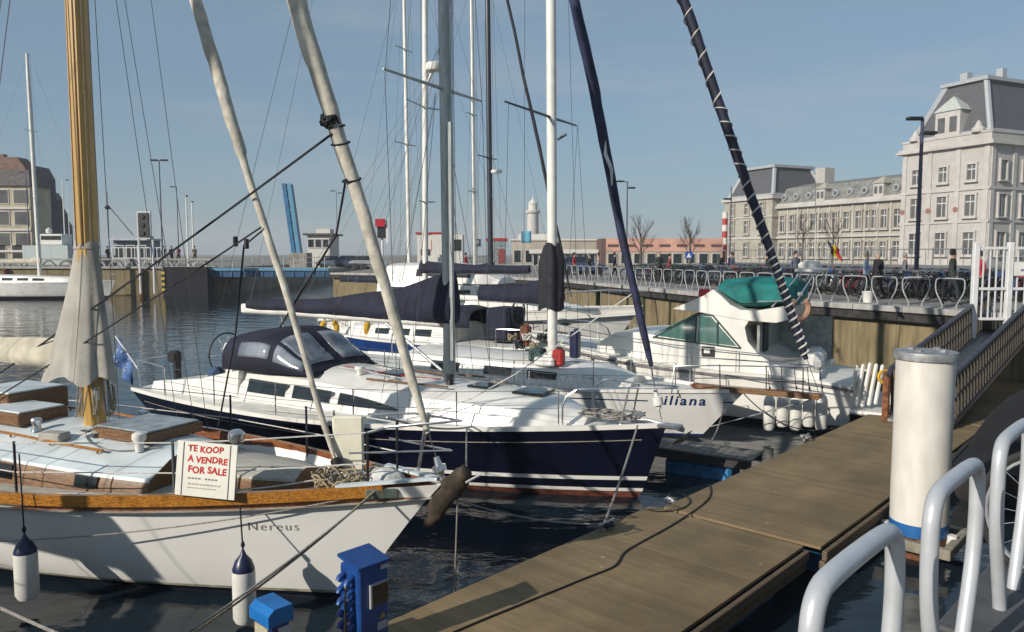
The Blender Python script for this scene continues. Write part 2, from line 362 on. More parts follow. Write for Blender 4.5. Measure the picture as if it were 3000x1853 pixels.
pont = thing('pontoon', 'long brown planked floating pontoon running past the bows', 'pontoon', PL0)
pk = MB().box((0, 0, 0), (0.1424, PW, 0.035), bev=0.0012).mesh('plank', plank_mat())
beamwood = mat('pontoon_beam', (0.14, 0.10, 0.06), 0.8, var=0.25, scale=5, stretch=(1, 10, 10), bump=0.3, bscale=20)
floatblue = mat('pontoon_float_blue', (0.03, 0.17, 0.36), 0.5, var=0.25, scale=4, dirt=0.5)
SEG = [(-4.2, 4.42, 0.0), (4.52, 13.0, 0.16), (13.1, 22.0, 0.16)]
for t0, t1, off in SEG:
    nP = int((t1 - t0) / 0.143)
    for i in range(nP):
        o = bpy.data.objects.new('plank', pk); COL.objects.link(o); o.parent = pont
        o.location = PD * (t0 + (i + .5) * (t1 - t0) / nP) + PN * (PW / 2 + off) + Vector((0, 0, PZ - 0.0175 + random.uniform(-.0012, .0012))); o.rotation_euler = (0, 0, PA)
    mid = PD * ((t0 + t1) / 2); L = t1 - t0
    for side, s in ((0.0, 1), (PW, -1)):
        e = PN * (side + off)
        B('edge_beam', mid + e - PN * s * 0.045 + Vector((0, 0, PZ - 0.10)), (L, 0.06, 0.115), beamwood, pont, PA, bev=0.008)
        B('edge_beam', mid + e - PN * s * 0.015 + Vector((0, 0, PZ - 0.225)), (L - .03, 0.07, 0.10), beamwood, pont, PA, bev=0.008)
    for i in range(2):
        for j in range(2):
            c = PD * lerp(t0, t1, (i + .5) / 2) + PN * (0.5 + j * 1.1 + off)
            B('float', c + Vector((0, 0, PZ - 0.52)), (L / 2 - 0.9, 0.72, 0.46), floatblue, pont, PA, bev=0.06)
    B('end_beam', PD * (t1 - .03) + PN * (PW / 2 + off) + Vector((0, 0, PZ - 0.14)), (0.06, PW - 0.3, 0.16), beamwood, pont, PA)
# finger pontoon between the navy yacht and the white yacht
FD = Vector((-cos(radians(33)), sin(radians(33)), 0)); FA = atan2(FD.y, FD.x)
fing = thing('finger_pontoon', 'narrow grey finger pontoon beside the navy bow', 'pontoon', (4.25, 12.95, 0))
greyplank = mat('grey_plank', (0.15, 0.145, 0.13), 0.85, var=0.2, scale=4, bump=0.3, bscale=30, dirt=0.3)
fk = MB().box((0, 0, 0), (0.138, 0.75, 0.035), bev=0.004).mesh('plank', greyplank)
for i in range(42):
    o = bpy.data.objects.new('plank', fk); COL.objects.link(o); o.parent = fing
    o.location = FD * (0.1 + i * 0.143) + Vector((0, 0, 0.43)); o.rotation_euler = (0, 0, FA)
for s in (-1, 1):
    B('edge_beam', FD * 3.05 + Vector((-FD.y, FD.x, 0)) * s * 0.34 + Vector((0, 0, 0.34)), (6.0, 0.08, 0.14), darktimber, fing, FA)
for i in range(3): B('float', FD * (1.0 + 2 * i) + Vector((0, 0, 0.08)), (1.2, 0.6, 0.34), floatblue, fing, FA, bev=0.05)
# dock along the foot of the far wall
a = G(2330, 1030, 0.3); b = G(2640, 1015, 0.3); dd = (b - a); 
wd = thing('wall_walkway', 'low grey walkway floating at the foot of the tan quay wall', 'walkway', (a + b) / 2)
for i in range(12): B('slab', dd * ((i + .5) / 12 - .5), (dd.length / 12 - 0.03, 0.9, 0.22), greyplank, wd, atan2(dd.y, dd.x), bev=0.02)

# ------------------------------------------------------------------ mooring pile with its guide bracket
pc = Vector((5.33, 9.82, 0))
pile = thing('mooring_pile', 'thick white mooring pile with grey rim and blue foot beside the pontoon', 'pile', pc)
PR = 0.345
MB().lathe([(PR, 0.42), (PR + .004, 0.9), (PR, 1.6), (PR + .003, 2.1), (PR, 2.56)], n=40).build('pile_shaft', pilewhite, pile, smooth=True)
MB().lathe([(PR - .02, 2.54), (PR + .03, 2.555), (PR + .035, 2.62), (PR + .03, 2.655), (PR - .04, 2.66)], n=40).build('rim', galv, pile, smooth=True)
MB().lathe([(PR + .006, 0.28), (PR + .006, 0.44)], n=40).build('blue_band', mat('blue_band_paint', (0.01, 0.10, 0.30), 0.5, var=0.15), pile, smooth=True)
MB().lathe([(PR - .004, -1.2), (PR - .004, 0.30)], n=32).build('rusty_foot', rust, pile, smooth=True)
for i in range(4):
    c = Vector((cos(i * 1.7 + .4), sin(i * 1.7 + .4), 0)) * 0.2
    MB().lathe([(0.05, 2.655), (0.05, 2.69), (0.02, 2.70)], c, 8).build('cap_bolt', galv, pile, smooth=True)
br = thing('pile_guide', 'grey steel guide bracket holding the white pile to the pontoon', 'bracket', (pc.x, pc.y, 0.22))
gm = mat('guide_timber', (0.27, 0.24, 0.19), 0.8, var=0.2, scale=6, dirt=0.4)
for s in (-1, 1):
    B('guide_arm', PD * s * 0.47 - PN * 0.15, (0.10, 1.15, 0.13), gm, br, PA, bev=0.01)
B('guide_end', PN * 0.45, (1.05, 0.10, 0.13), gm, br, PA, bev=0.01)
for s in (-1, 1):
    MB().lathe([(0.06, -0.1), (0.07, 0), (0.06, 0.1)], PN * 0.40 * s + Vector((0, 0, 0.0)), 10).build('roller', whiteplas, br, smooth=True)

# ------------------------------------------------------------------ gangway and gate
gb = Vector((7.75, 15.5, 0.55)); SL = 0.141; GL = 9.2; GW = 1.15
gang = thing('gangway', 'sloping gangway with dark handrails and close-set balusters up to the gate', 'gangway', gb)
def gp(t, w, h): return PD * t + PN * w + Vector((0, 0, SL * t + h))
slat = mat('gangway_baluster', (0.085, 0.072, 0.058), 0.6, 0.1, var=0.2, scale=7, dirt=0.4)
MB().prism([gp(-.2, 0, 0), gp(GL, 0, 0), gp(GL, GW, 0), gp(-.2, GW, 0)], (0, 0, 0.06)).build('deck', galv, gang)
for side, w in (('l', 0.0), ('r', GW)):
    T('handrail', [gp(-.25, w, 0.95), gp(-.1, w, 1.06), gp(GL, w, 1.06)], 0.05, darkrail, gang, 8)
    T('bottom_rail', [gp(-.1, w, 0.12), gp(GL, w, 0.12)], 0.035, darkrail, gang)
    bm_ = MB().box((0, 0, 0.53), (0.03, 0.055, 0.90), rz=0).mesh('baluster', slat)
    for i in range(int(GL / 0.26)):
        o = bpy.data.objects.new('baluster', bm_); COL.objects.link(o); o.parent = gang
        o.location = gp(i * 0.26 + .1, w, 0.05); o.rotation_euler = (0.0, -0.16, PA)
for w in (0.0, GW): T('mid_rail', [gp(-.1, w, .58), gp(GL, w, .58)], .022, darkrail, gang)
T('end_post', [gp(-.15, -0.06, -0.05), gp(-.15, -0.06, 1.0)], 0.075, rust, gang, 8)
B('landing', gp(GL + .5, GW / 2, 0.05), (1.4, 1.8, 0.35), concrete, gang, PA)
gy = 20.4
g0 = P(2857, 880, gy); 
gate = thing('gate', 'white barred steel gate with a notice at the head of the gangway', 'gate', (g0.x, g0.y, 2.0))
zt = P(2857, 724, gy).z - 2.0
def gx(u): return P(u, 800, gy).x - g0.x
for u in (2857, 2957, 3075):
    B('gate_post', (gx(u), 0, (zt - 0.25) / 2 + 0.02), (0.14, 0.14, zt + 0.45), whitepaint, gate, bev=0.012)
for z in (zt - 0.03, zt * 0.47, 0.18):
    B('cross_bar', (gx(2907), 0.0, z), (gx(2957) - 0.14, 0.07, 0.07), whitepaint, gate)
    B('cross_bar', ((gx(2957) + gx(3075)) / 2, 0.0, z), (gx(3075) - gx(2957) - 0.14, 0.07, 0.07), whitepaint, gate)
for i in range(1, 5):
    B('gate_bar', (lerp(0, gx(2957), i / 5), 0, zt / 2 + .05), (0.03, 0.03, zt - 0.2), whitepaint, gate)
    B('gate_bar', (lerp(gx(2957), gx(3075), i / 5), 0, zt / 2 + .05), (0.03, 0.03, zt - 0.2), whitepaint, gate)
sg = B('notice', (gx(3000), -0.08, P(3000, 788, gy).z - 2.0), (0.62, 0.02, 0.36), whiteplas, gate)
B('notice_print', (gx(2996), -0.094, P(3000, 792, gy).z - 2.0), (0.22, 0.006, 0.05), mat('print_grey', (0.15, 0.17, 0.25), 0.6), sg)

# ------------------------------------------------------------------ near bike hoops (bent steel tube, wide at the top, narrow at the foot)
def hoop_path(w=0.62, h=0.86, pinch=0.17, r=0.09, flat=False):
    half = [(w / 2 - r, h), (w / 2 - r * .3, h - r * .3), (w / 2, h - r), (w / 2 + .005, h * .72), (w / 2 - .02, h * .52), (w / 2 - pinch * .7, h * .24), (w / 2 - pinch, h * .10), (w / 2 - pinch, 0.0)]
    return [Vector((-x, 0, z)) for x, z in reversed(half)] + [Vector((x, 0, z)) for x, z in half]
def smooth_path(pts, it=2):
    for _ in range(it):
        q = [pts[0]]
        for a, b in zip(pts, pts[1:]): q += [vl(a, b, .25), vl(a, b, .75)]
        pts = q + [pts[-1]]
    return pts
hm = MB().tube(smooth_path(hoop_path()), 0.028, 14).mesh('hoop', hooppaint, smooth=True)
fm_ = MB().lathe([(0.06, 0), (0.06, 0.012), (0.04, 0.02)], n=12).mesh('foot_plate', galv)
base = Vector((0.92, 1.98, Q))
HD = Vector((1.05, 1.11, 0)).normalized(); HA = atan2(HD.y, HD.x)
lab = ['nearest pale tubular bike hoop in the bottom right corner', 'pale tubular bike hoop between the nearest hoop and the wheel', 'pale tubular bike hoop at the right edge of the picture']
for i, nm in enumerate(lab):
    c = base + HD * (i * 0.98)
    h = thing('bike_hoop', nm, 'bike rack', (c.x, c.y, Q), HA, 'bike hoops on the near quay')
    o = bpy.data.objects.new('hoop', hm); COL.objects.link(o); o.parent = h
    for s in (-1, 1):
        o = bpy.data.objects.new('foot_plate', fm_); COL.objects.link(o); o.parent = h; o.location = (s * 0.14, 0, 0.03)
# ------------------------------------------------------------------ boat kit.  Local frame: bow tip over the origin, +x forward, -y towards the camera, z = 0 water
class Hull:
    def __init__(s, L, B, fb, fm, fs, ob, os=0.3, wl=0.82, bst=0.7, bstw=0.55, p=1.6, pw=1.35, sm=0.5, g=0.62, q=1.0, draft=0.45, swo=0.68):
        s.L, s.B, s.fb, s.fm, s.fs, s.ob, s.os, s.wl, s.bst, s.bstw, s.p, s.pw, s.sm, s.g, s.q, s.draft, s.swo = L, B, fb, fm, fs, ob, os, wl, bst, bstw, p, pw, sm, g, q, draft, swo
    def zs(s, t):
        k = s.swo
        return s.fm + (s.fb - s.fm) * ((k - t) / k) ** 2 if t < k else s.fm + (s.fs - s.fm) * ((t - k) / (1 - k)) ** 2
    def b(s, t):
        if t < s.sm: return s.B / 2 * (1 - (1 - t / s.sm) ** s.p)
        return s.B / 2 * (1 - (1 - s.bst) * ((t - s.sm) / (1 - s.sm)) ** 2)
    def bw(s, t):
        if t < s.sm: return s.wl * s.B / 2 * (1 - (1 - t / s.sm) ** s.pw)
        return s.wl * s.B / 2 * (1 - (1 - s.bstw) * ((t - s.sm) / (1 - s.sm)) ** 2)
    def xe(s, z, t):
        h = max(0.0, min(1.0, z / s.zs(0)))
        xb = s.ob * (1 - h) ** s.q if z >= 0 else s.ob + 0.9 * (-z)
        h2 = max(0.0, min(1.0, z / s.zs(1)))
        xs = s.os * (1 - h2) if z >= 0 else s.os + 0.5 * (-z)
        return xb, xs
    def pt(s, t, z, side=-1, out=0.0):
        xb, xs = s.xe(z, t); x = -(xb + t * (s.L - xb - xs))
        zz = s.zs(t); h = z / zz
        if h >= 0: y = s.bw(t) + (s.b(t) - s.bw(t)) * min(1, h) ** s.g
        else: y = s.bw(t) * max(0.0, 1 + z / s.draft) ** 0.55
        return Vector((x, side * (y + out), z))
    def at(s, x, z, side=-1, out=0.0):              # hull side at distance x behind the bow tip
        xb, xs = s.xe(z, 0); t = max(0, min(1, (-x - xb) / (s.L - xb - xs)))
        p = s.pt(t, z, side, out); return p
    def sh(s, d, side=-1, inset=0.0, dz=0.0):       # sheer point d metres behind the bow tip
        t = max(0, min(1, d / s.L)); return Vector((-d, side * max(0, s.b(t) - inset), s.zs(t) + dz))
    def build(s, root, bands, top, deckm, n=34, name='hull', topband=None, drop=0.02):
        """bands: list of (z, material) upward from the keel; top: material above the last z"""
        zl = [(-s.draft, None)]; mats = []
        def mi(m):
            if m not in mats: mats.append(m)
            return mats.index(m)
        mb = MB(); ts = [((i / n) ** 1.25) for i in range(n + 1)]
        zb = [-s.draft, -s.draft * .9, -s.draft * 0.45] + [b[0] for b in bands]
        fr = [0.14, 0.3, 0.48, 0.66, 0.82] + ([topband[0]] if topband else []) + [1.0]
        fr = sorted(fr)
        nb = len(zb); nl = nb + len(fr); grid = {}
        for side in (-1, 1):
            rows = []
            for t in ts:
                r = []
                for k in range(nl):
                    z = zb[k] if k < nb else zb[-1] + (s.zs(t) - zb[-1]) * fr[k - nb]
                    r.append(s.pt(t, z, side))
                rows.append(r)
            grid[side] = rows
            for i in range(n):
                for k in range(nl - 1):
                    if k < 3: m = bands[0][1]
                    elif k < nb - 1: m = bands[k - 2][1]
                    elif topband and fr[min(k - nb + 1, len(fr) - 1)] > topband[0]: m = topband[1]
                    else: m = top
                    mb.cur = mi(m)
                    q = [rows[i][k], rows[i + 1][k], rows[i + 1][k + 1], rows[i][k + 1]]
                    mb.add(q, [(0, 1, 2, 3)])
        a, b = grid[-1][n], grid[1][n]
        for k in range(nl - 1):
            mb.cur = mi(top if k >= nb - 1 else bands[max(0, k - 2)][1]); mb.add([a[k], b[k], b[k + 1], a[k + 1]], [(0, 1, 2, 3)])
        mb.cur = mi(bands[0][1]); 
        h = mb.build(name, mats, root, smooth=50)
        dk = MB(); rows = []
        for t in ts:
            c = s.sh(t * s.L, -1, 0, 0); bb = abs(c.y); row = []
            for j in range(9):
                w = -1 + 2 * j / 8; row.append(Vector((c.x, w * max(0, bb - 0.012), c.z - drop + 0.05 * bb * (1 - w * w))))
            rows.append(row)
        dk.sheet(rows).build('deck', deckm, root, smooth=True)
        return h
    def rail(s, root, m, w=0.05, hgt=0.06, d0=0.0, d1=None, out=0.012, dz=-0.01, name='toe_rail'):
        d1 = s.L if d1 is None else d1
        for side in (-1, 1):
            rings = []
            for i in range(29):
                dd = lerp(d0, d1, (i / 28) ** 1.15); c = s.sh(dd, side); q = s.sh(min(dd + 0.05, s.L), side) - s.sh(max(dd - .05, 0), side); q.normalize()
                nn = Vector((0, side, 0)) if abs(q.x) > .5 else Vector((0, side, 0))
                o = c + nn * out
                rings.append([o + Vector((0, 0, dz)), o + Vector((0, 0, dz + hgt)), o - nn * w + Vector((0, 0, dz + hgt)), o - nn * w + Vector((0, 0, dz))])
            MB().loft(rings).build(name, m, root)
    def stanchions(s, root, ds, h=0.6, m=steel, inset=0.08, wires=(0.6, 0.32), side_list=(-1, 1), wr=0.006, wm=None, n=6, ends=True):
        wm = wm or ropewhite
        for side in side_list:
            for d_ in ds:
                a = s.sh(d_, side, inset); T('stanchion', [a, a + Vector((0, 0, h))], 0.013, m, root, n)
            for w in wires:
                T('lifeline', [s.sh(d_, side, inset, w) for d_ in ds], wr, wm, root, 4)
    def pulpit(s, root, back=1.5, h=0.62, m=steel, r=0.016, fwd=0.12, tip=0.12):
        pts = [s.sh(back, -1, 0.1, 0.0), s.sh(back, -1, 0.1, h * .75), s.sh(back * .85, -1, 0.08, h)]
        a = [s.sh(back * (1 - .17 * i), -1, 0.06, h) for i in range(1, 5)]
        nose = [Vector((fwd, -tip, s.zs(0) + h)), Vector((fwd + .06, 0, s.zs(0) + h)), Vector((fwd, tip, s.zs(0) + h))]
        mir = lambda l: [Vector((p.x, -p.y, p.z)) for p in reversed(l)]
        full = pts + a + nose + mir(a) + mir(pts)
        T('pulpit_rail', smooth_path(full, 1), r, m, root, 6)
        for side in (-1, 1):
            T('pulpit_leg', [s.sh(back * .45, side, 0.08, 0), s.sh(back * .36, side, 0.06, h)], r, m, root, 6)

def cabin(root, xs, ws, hs, zb, topm, sidem, tumble=0.86, camber=0.10, name='cabin', round_=0.10, z0=None):
    """coachroof lofted along x (negative aft); ws half widths, hs roof-edge heights, zb base z"""
    mb = MB(); rings = []
    N = 30
    for i in range(N + 1):
        x = lerp(xs[0], xs[-1], i / N)
        rx = [-a for a in xs]; w = interp(-x, rx, ws); h = interp(-x, rx, hs); z = zb if not callable(zb) else zb(-x)
        wt = w * tumble; r = min(round_, (h - z) * .45, wt * .4)
        half = [(w, z - 0.05), (lerp(w, wt, .5), lerp(z, h, .5)), (wt, h - r), (wt - r * .3, h - r * .25), (wt - r, h), (wt * .6, h + camber * .62), (wt * .3, h + camber * .92), (0, h + camber)]
        rings.append([Vector((x, -a, b)) for a, b in half] + [Vector((x, a, b)) for a, b in reversed(half[:-1])])
    n = len(rings[0])
    for i in range(N):
        for j in range(n - 1):
            mb.cur = 1 if (j < 2 or j >= n - 3) else 0
            mb.add([rings[i][j], rings[i][j + 1], rings[i + 1][j + 1], rings[i + 1][j]], [(0, 1, 2, 3)])
    mb.cur = 1; mb.add(rings[0], [list(range(n))]); mb.add(rings[-1], [list(range(n))])
    o = mb.build(name, [topm, sidem], root, smooth=35)
    def side(x, f, sd=-1, out=0.006):
        rx = [-a for a in xs]; w = interp(-x, rx, ws); h = interp(-x, rx, hs); z = zb if not callable(zb) else zb(-x)
        return Vector((x, sd * (lerp(w, w * tumble, f) + out), lerp(z, h, f)))
    def top(x, y=0.0):
        rx = [-a for a in xs]; w = interp(-x, rx, ws) * tumble; h = interp(-x, rx, hs)
        return Vector((x, y, h + camber * (1 - (y / max(w, .01)) ** 2)))
    return o, side, top
def side_window(parent, side, x0, x1, f0, f1, frame, pane, taper0=0.0, taper1=0.0, sd=-1, name='window', fw=0.02):
    """window following the cabin side: frame proud of the side with a recessed-looking dark pane"""
    def patch(e, out, th):
        N = 6; outer = []
        top = [side(lerp(x0 - e, x1 + e, i / N), f1 + e * 1.4 - (taper0 * (1 - i / N) ** 3 + taper1 * (i / N) ** 2) * (f1 - f0), sd, out) for i in range(N + 1)]
        bot = [side(lerp(x0 - e, x1 + e, i / N), f0 - e * 1.4, sd, out) for i in range(N + 1)]
        mb = MB(); mb.sheet([top, bot]); 
        t2 = [p + Vector((0, -sd * th, 0)) for p in top]; b2 = [p + Vector((0, -sd * th, 0)) for p in bot]
        mb.sheet([t2, top]); mb.sheet([bot, b2]); mb.sheet([[top[0], bot[0]], [t2[0], b2[0]]]); mb.sheet([[top[-1], bot[-1]], [t2[-1], b2[-1]]])
        return mb
    f = patch(-fw, 0.012, 0.03).build(name, frame, parent)
    patch(0, 0.016, 0.03).build('pane', pane, f)
    return f
def mast(root, x, z0, H, r, m, spread=(), tip=0.6, name='mast', y=0.0, rake=0.01, n=12, sm=None, ln=0.95):
    pts = [Vector((x - rake * (H * k), y, z0 + H * k)) for k in (0, .25, .5, .75, .92, 1)]
    mo = MB().tube(pts, [r, r, r, r * .97, r * .85, r * tip], n).build(name, m, root, smooth=True)
    # sail groove and fittings
    T('mast_track', [Vector((x - r - rake * 0, y, z0 + 0.3)), Vector((x - r * tip - rake * H, y, z0 + H * .98))], r * 0.13, wire, mo, 4)
    for fr, w in spread:
        zz = z0 + H * fr; xx = x - rake * H * fr
        for sd in (-1, 1):
            MB().tube([Vector((xx, sd * r * .6, zz)), Vector((xx - 0.12 * w, sd * w, zz + 0.05 * w))], [0.035, 0.022], 6).build('spreader', sm or alu, mo, smooth=True)
    return mo
def stay(root, a, b, r=0.006, m=None, n=4, name='stay'):
    return T(name, [Vector(a), Vector(b)], r, m or wire, root, n, False)
def furled(root, a, b, r0, r1, m, bulge=0.0, bpos=0.4, name='furled_sail', f0=0.05, f1=0.98, twist=14, amp=0.07, n=20, N=90, seed=0, steps=()):
    a = Vector(a); b = Vector(b); L = (b - a).length; t = (b - a) / L
    u = t.cross(Vector((0, 1, 0))).normalized(); w = t.cross(u)
    rd = random.Random(seed); ph = [rd.uniform(0, 6.28) for _ in range(4)]
    rings = []
    for i in range(N + 1):
        k = i / N; f = lerp(f0, f1, k); r = lerp(r0, r1, k) * (1 + bulge * math.exp(-((k - bpos) / 0.25) ** 2))
        for sk, sv in steps:
            if k > sk: r *= sv
        if k < .03: r *= 0.6 + k / .03 * .4
        c = a + t * (L * f) + u * (0.012 * sin(k * 21 + ph[0])) + w * (0.010 * sin(k * 17 + ph[1]))
        ring = []
        for j in range(n):
            an = 2 * pi * j / n
            saw = (an / (2 * pi) - k * twist * 1.3 + ph[2]) % 1.0
            rr = r * (0.93 + 2.2 * amp * saw * saw + 0.8 * amp * sin(an - k * twist * 2 * pi * .35 + ph[2]) + amp * .5 * sin(2 * an + k * twist * 3 + ph[3]) + 0.03 * sin(k * 140 + 3 * an))
            ring.append(c + (u * cos(an) + w * sin(an)) * rr)
        rings.append(ring)
    return MB().loft(rings).build(name, m, root, smooth=60)
def sail_cover(root, a, b, h0, h1, w0, w1, m, name='sail_cover', N=36, seed=1, sagz=0.0, rise=0.25):
    """canvas cover laced over a flaked mainsail on its boom; a = mast end, b = aft end (boom axis); heights above the boom"""
    a = Vector(a); b = Vector(b); d = (b - a).normalized(); s = Vector((0, 0, 1)).cross(d).normalized()
    rd = random.Random(seed); ph = [rd.uniform(0, 6) for _ in range(6)]; rings = []
    for i in range(N + 1):
        k = i / N; c = vl(a, b, k); e = (1 - k) ** 2.3
        h = lerp(h1, h0, e); w = lerp(w1, w0, e ** .7)
        wr = 1 + 0.05 * sin(k * 30 + ph[0]) + 0.03 * sin(k * 63 + ph[1])
        prof = [(0.0, -0.09), (0.55, -0.085), (0.95, 0.02), (1.0, 0.2), (0.85, 0.45), (0.55, 0.72), (0.25, 0.93), (0.0, 1.0)]
        ring = []
        for x, z in prof: ring.append(c + s * (x * w * wr * (1 + .06 * sin(k * 22 + z * 6 + ph[2]))) + Vector((0, 0, z * h * (1 + .04 * sin(k * 17 + ph[3])) if z > 0 else z)))
        for x, z in reversed(prof[1:-1]): ring.append(c - s * (x * w * wr * (1 + .06 * sin(k * 25 + z * 5 + ph[4]))) + Vector((0, 0, z * h * (1 + .04 * sin(k * 17 + ph[3])) if z > 0 else z)))
        rings.append(ring)
    return MB().loft(rings).build(name, m, root, smooth=50)
def dodger(root, x0, x1, xt, w, z0, h, m, vinyl, name='sprayhood'):
    """canvas sprayhood: x0 front foot, x1 aft edge, xt top start, half width w"""
    def sec(x, hh, ww):
        pts = []
        for j in range(17):
            an = pi * j / 16; cx = cos(an); sx = sin(an)
            pts.append(Vector((x, -ww * math.copysign(abs(cx) ** .55, cx), z0 + hh * sx ** .62)))
        return pts
    xsn = [0, .18, .4, .55, .7, .85, 1.0]; hsn = [0.04, .42, .88, 1.0, .99, .93, .84]
    rings = []
    for k in range(22):
        f = k / 21; rings.append(sec(lerp(x0, x1, f), h * interp(f, xsn, hsn), w * lerp(0.86, 1.0, min(1, f * 2))))
    mb = MB(); mb.sheet(rings)
    o = mb.build(name, m, root, smooth=60)
    md = o.modifiers.new('cloth', 'SOLIDIFY'); md.thickness = 0.012
    def win(f0, f1, j0, j1, nm='window', out=0.012):
        k0 = f0 * 21; k1 = f1 * 21; g = []
        for a in range(7):
            row = []
            for b in range(7):
                kk = lerp(k0, k1, a / 6); jj = lerp(j0, j1, b / 6)
                i0 = min(20, int(kk)); q0 = min(15, int(jj)); fk = kk - i0; fj = jj - q0
                p = vl(vl(rings[i0][q0], rings[i0][q0 + 1], fj), vl(rings[i0 + 1][q0], rings[i0 + 1][q0 + 1], fj), fk)
                nrm = (rings[i0 + 1][q0] - rings[i0][q0]).cross(rings[i0][q0 + 1] - rings[i0][q0]); nrm.normalize()
                if nrm.dot(p - Vector((lerp(x0, x1, .6), 0, z0))) < 0: nrm = -nrm
                row.append(p + nrm * out)
            g.append(row)
        q = MB().sheet(g).build(nm, vinyl, o, smooth=True); md = q.modifiers.new('film', 'SOLIDIFY'); md.thickness = 0.006
    return o, win
def fender(loc, label, h=0.62, r=0.115, rope_to=None, group='fenders', capm=None, body=None, cat='fender'):
    f = thing('fender', label, cat, loc, 0, group)
    MB().lathe([(r * .25, 0), (r * .8, 0.02), (r, 0.07), (r, h * .72), (r * .97, h * .76)], n=20).build('fender_body', body or fenderwhite, f, smooth=True)
    MB().lathe([(r * .97, h * .76), (r * .95, h * .80), (r * .72, h * .9), (r * .3, h * .98), (r * .16, h * 1.03), (r * .1, h * 1.06)], n=20).build('fender_cap', capm or fenderblue, f, smooth=True)
    if rope_to is not None:
        a = Vector(rope_to) - Vector(loc); T('fender_rope', [Vector((0, 0, h * 1.02)), vl((0, 0, h * 1.02), a, .5), a], 0.009, ropeblack, f, 5)
        MB().lathe([(0.012, -0.03), (0.024, 0), (0.012, 0.04)], Vector((0, 0, h * 1.12)), 8).build('rope_knot', ropeblack, f, smooth=True)
    return f
def hull_text(root, hull, txt, x0, z0, size, m, side=-1, shear=0.0, name='lettering', dirx=1, offset=0.0, out=0.006, slope=0.0, spacing=1.0):
    me = text_mesh(txt, size, shear, offset, spacing)
    for v in me.vertices:
        x = x0 + dirx * v.co.x; z = z0 + v.co.y + slope * v.co.x; p = hull.at(x, z, side, out); v.co = (x, p.y, z)
    me.materials.clear(); me.materials.append(m)
    o = bpy.data.objects.new(name, me); COL.objects.link(o); o.parent = root; return o
def coil(root, c, R, m, name='rope_coil', turns=5, r=0.012, seed=0, flat=0.5, sx=1.0):
    rd = random.Random(seed); pts = []
    for i in range(turns * 12):
        a = 2 * pi * i / 12; k = R * rd.uniform(.55, 1.1)
        pts.append(Vector(c) + Vector((cos(a) * k * sx + rd.uniform(-.1, .1) * R, sin(a) * k + rd.uniform(-.15, .15) * R, rd.uniform(0, flat) * R)))
    return T(name, smooth_path(pts, 1), r, m, root, 5)
def proj(p):
    p = Vector(p) - Vector((0, 0, CAMZ)); f = p.y * cos(PITCH) - p.z * sin(PITCH); up = p.y * sin(PITCH) + p.z * cos(PITCH)
    return 1500 + FPX * p.x / f, 926.5 - FPX * up / f
def frame(loc, rz): return Matrix.Translation(loc) @ Matrix.Rotation(rz, 4, 'Z')
def find(fn, u, lo, hi):            # parameter where fn(t) (a world point) shows at photo column u
    best = min((lo + (hi - lo) * i / 400 for i in range(401)), key=lambda t: abs(proj(fn(t))[0] - u)); return best

# ================================================================== classic white yacht in front
NL = Vector((-0.74, 7.86, 0)); NR = -radians(25.8); NF = frame(NL, NR); NFi = NF.inverted()
ner = thing('classic_yacht', 'white wooden classic yacht with varnished rail and wooden mast, nearest boat at left', 'sailboat', NL, NR)
nh = Hull(11.5, 3.6, 1.5, 1.15, 1.25, 1.2, 1.0, wl=0.68, bst=0.55, bstw=0.35, p=1.55, pw=1.3, sm=0.5, g=0.55, q=0.92, swo=0.62)
nh.build(ner, [(0.05, antidark), (0.10, navyhull), (0.135, mat('waterline_scum', (0.40, 0.37, 0.27), 0.6, var=0.25, scale=6))], hullwhite, mat('teak_deck_grey', (0.40, 0.38, 0.33), 0.7, var=0.12, scale=5, stretch=(1, 14, 1), dirt=0.3), n=44, drop=0.15)
nh.rail(ner, varnish, 0.07, 0.125, 0.55, 11.5, 0.018, -0.075, 'varnished_rail')
for side in (-1, 1):
    g = []
    for i in range(25):
        dd = lerp(0.15, 11.4, i / 24); g.append([nh.sh(dd, side, 0.055, 0.045), nh.sh(dd, side, 0.075, -0.16)])
    MB().sheet(g).build('bulwark', mat('bulwark_red_brown', (0.23, 0.075, 0.025), 0.45, var=0.3, scale=6, stretch=(1, 8, 8), coat=0.3), ner)
nh.rail(ner, bluewhite, 0.09, 0.03, 0.02, 1.0, 0.02, 0.05, 'bow_cap')
cb, cside, ctop = cabin(ner, [-3.5, -4.2, -5.6, -9.0], [0.78, 0.95, 1.12, 1.05], [1.30, 1.33, 1.38, 1.40], lambda d: nh.zs(d / 11.5) - 0.13, bluewhite, teak, tumble=0.94, camber=0.25, name='cabin', round_=0.05)
# overhanging cabin roof edge
for x0, x1 in ((-4.15, -4.5), (-5.5, -5.9), (-6.8, -7.2)):
    side_window(cb, cside, x1, x0, 0.30, 0.80, steel, glassdark)
fc, fside, ftop = cabin(ner, [-1.75, -2.2, -3.05], [0.26, 0.42, 0.52], [1.40, 1.41, 1.40], lambda d: nh.zs(d / 11.5) - 0.11, MATS['teak_deck_grey'], teak, tumble=0.95, camber=0.08, name='forward_hatch_coaming', round_=0.04)
def on_top(x, y, dx, dy, h, m, name, cover=None, rz=0):
    p = ctop(x, y); o = B(name, p + Vector((0, 0, h / 2 - .02)), (dx, dy, h), m, ner, rz, bev=0.012)
    if cover: B('hatch_lid', p + Vector((0, 0, h - .005)), (dx - 0.06, dy - 0.06, 0.025), cover, o, rz, bev=0.008)
on_top(-4.45, 0.05, 1.0, 0.86, 0.13, teak, 'skylight_hatch', mat('hatch_grey', (0.30, 0.34, 0.36), 0.5, var=0.15))
on_top(-6.65, -0.2, 0.9, 0.7, 0.16, teak, 'deck_hatch', bluewhite)
on_top(-7.5, 0.25, 1.0, 0.9, 0.30, teak, 'companionway_slide', bluewhite)
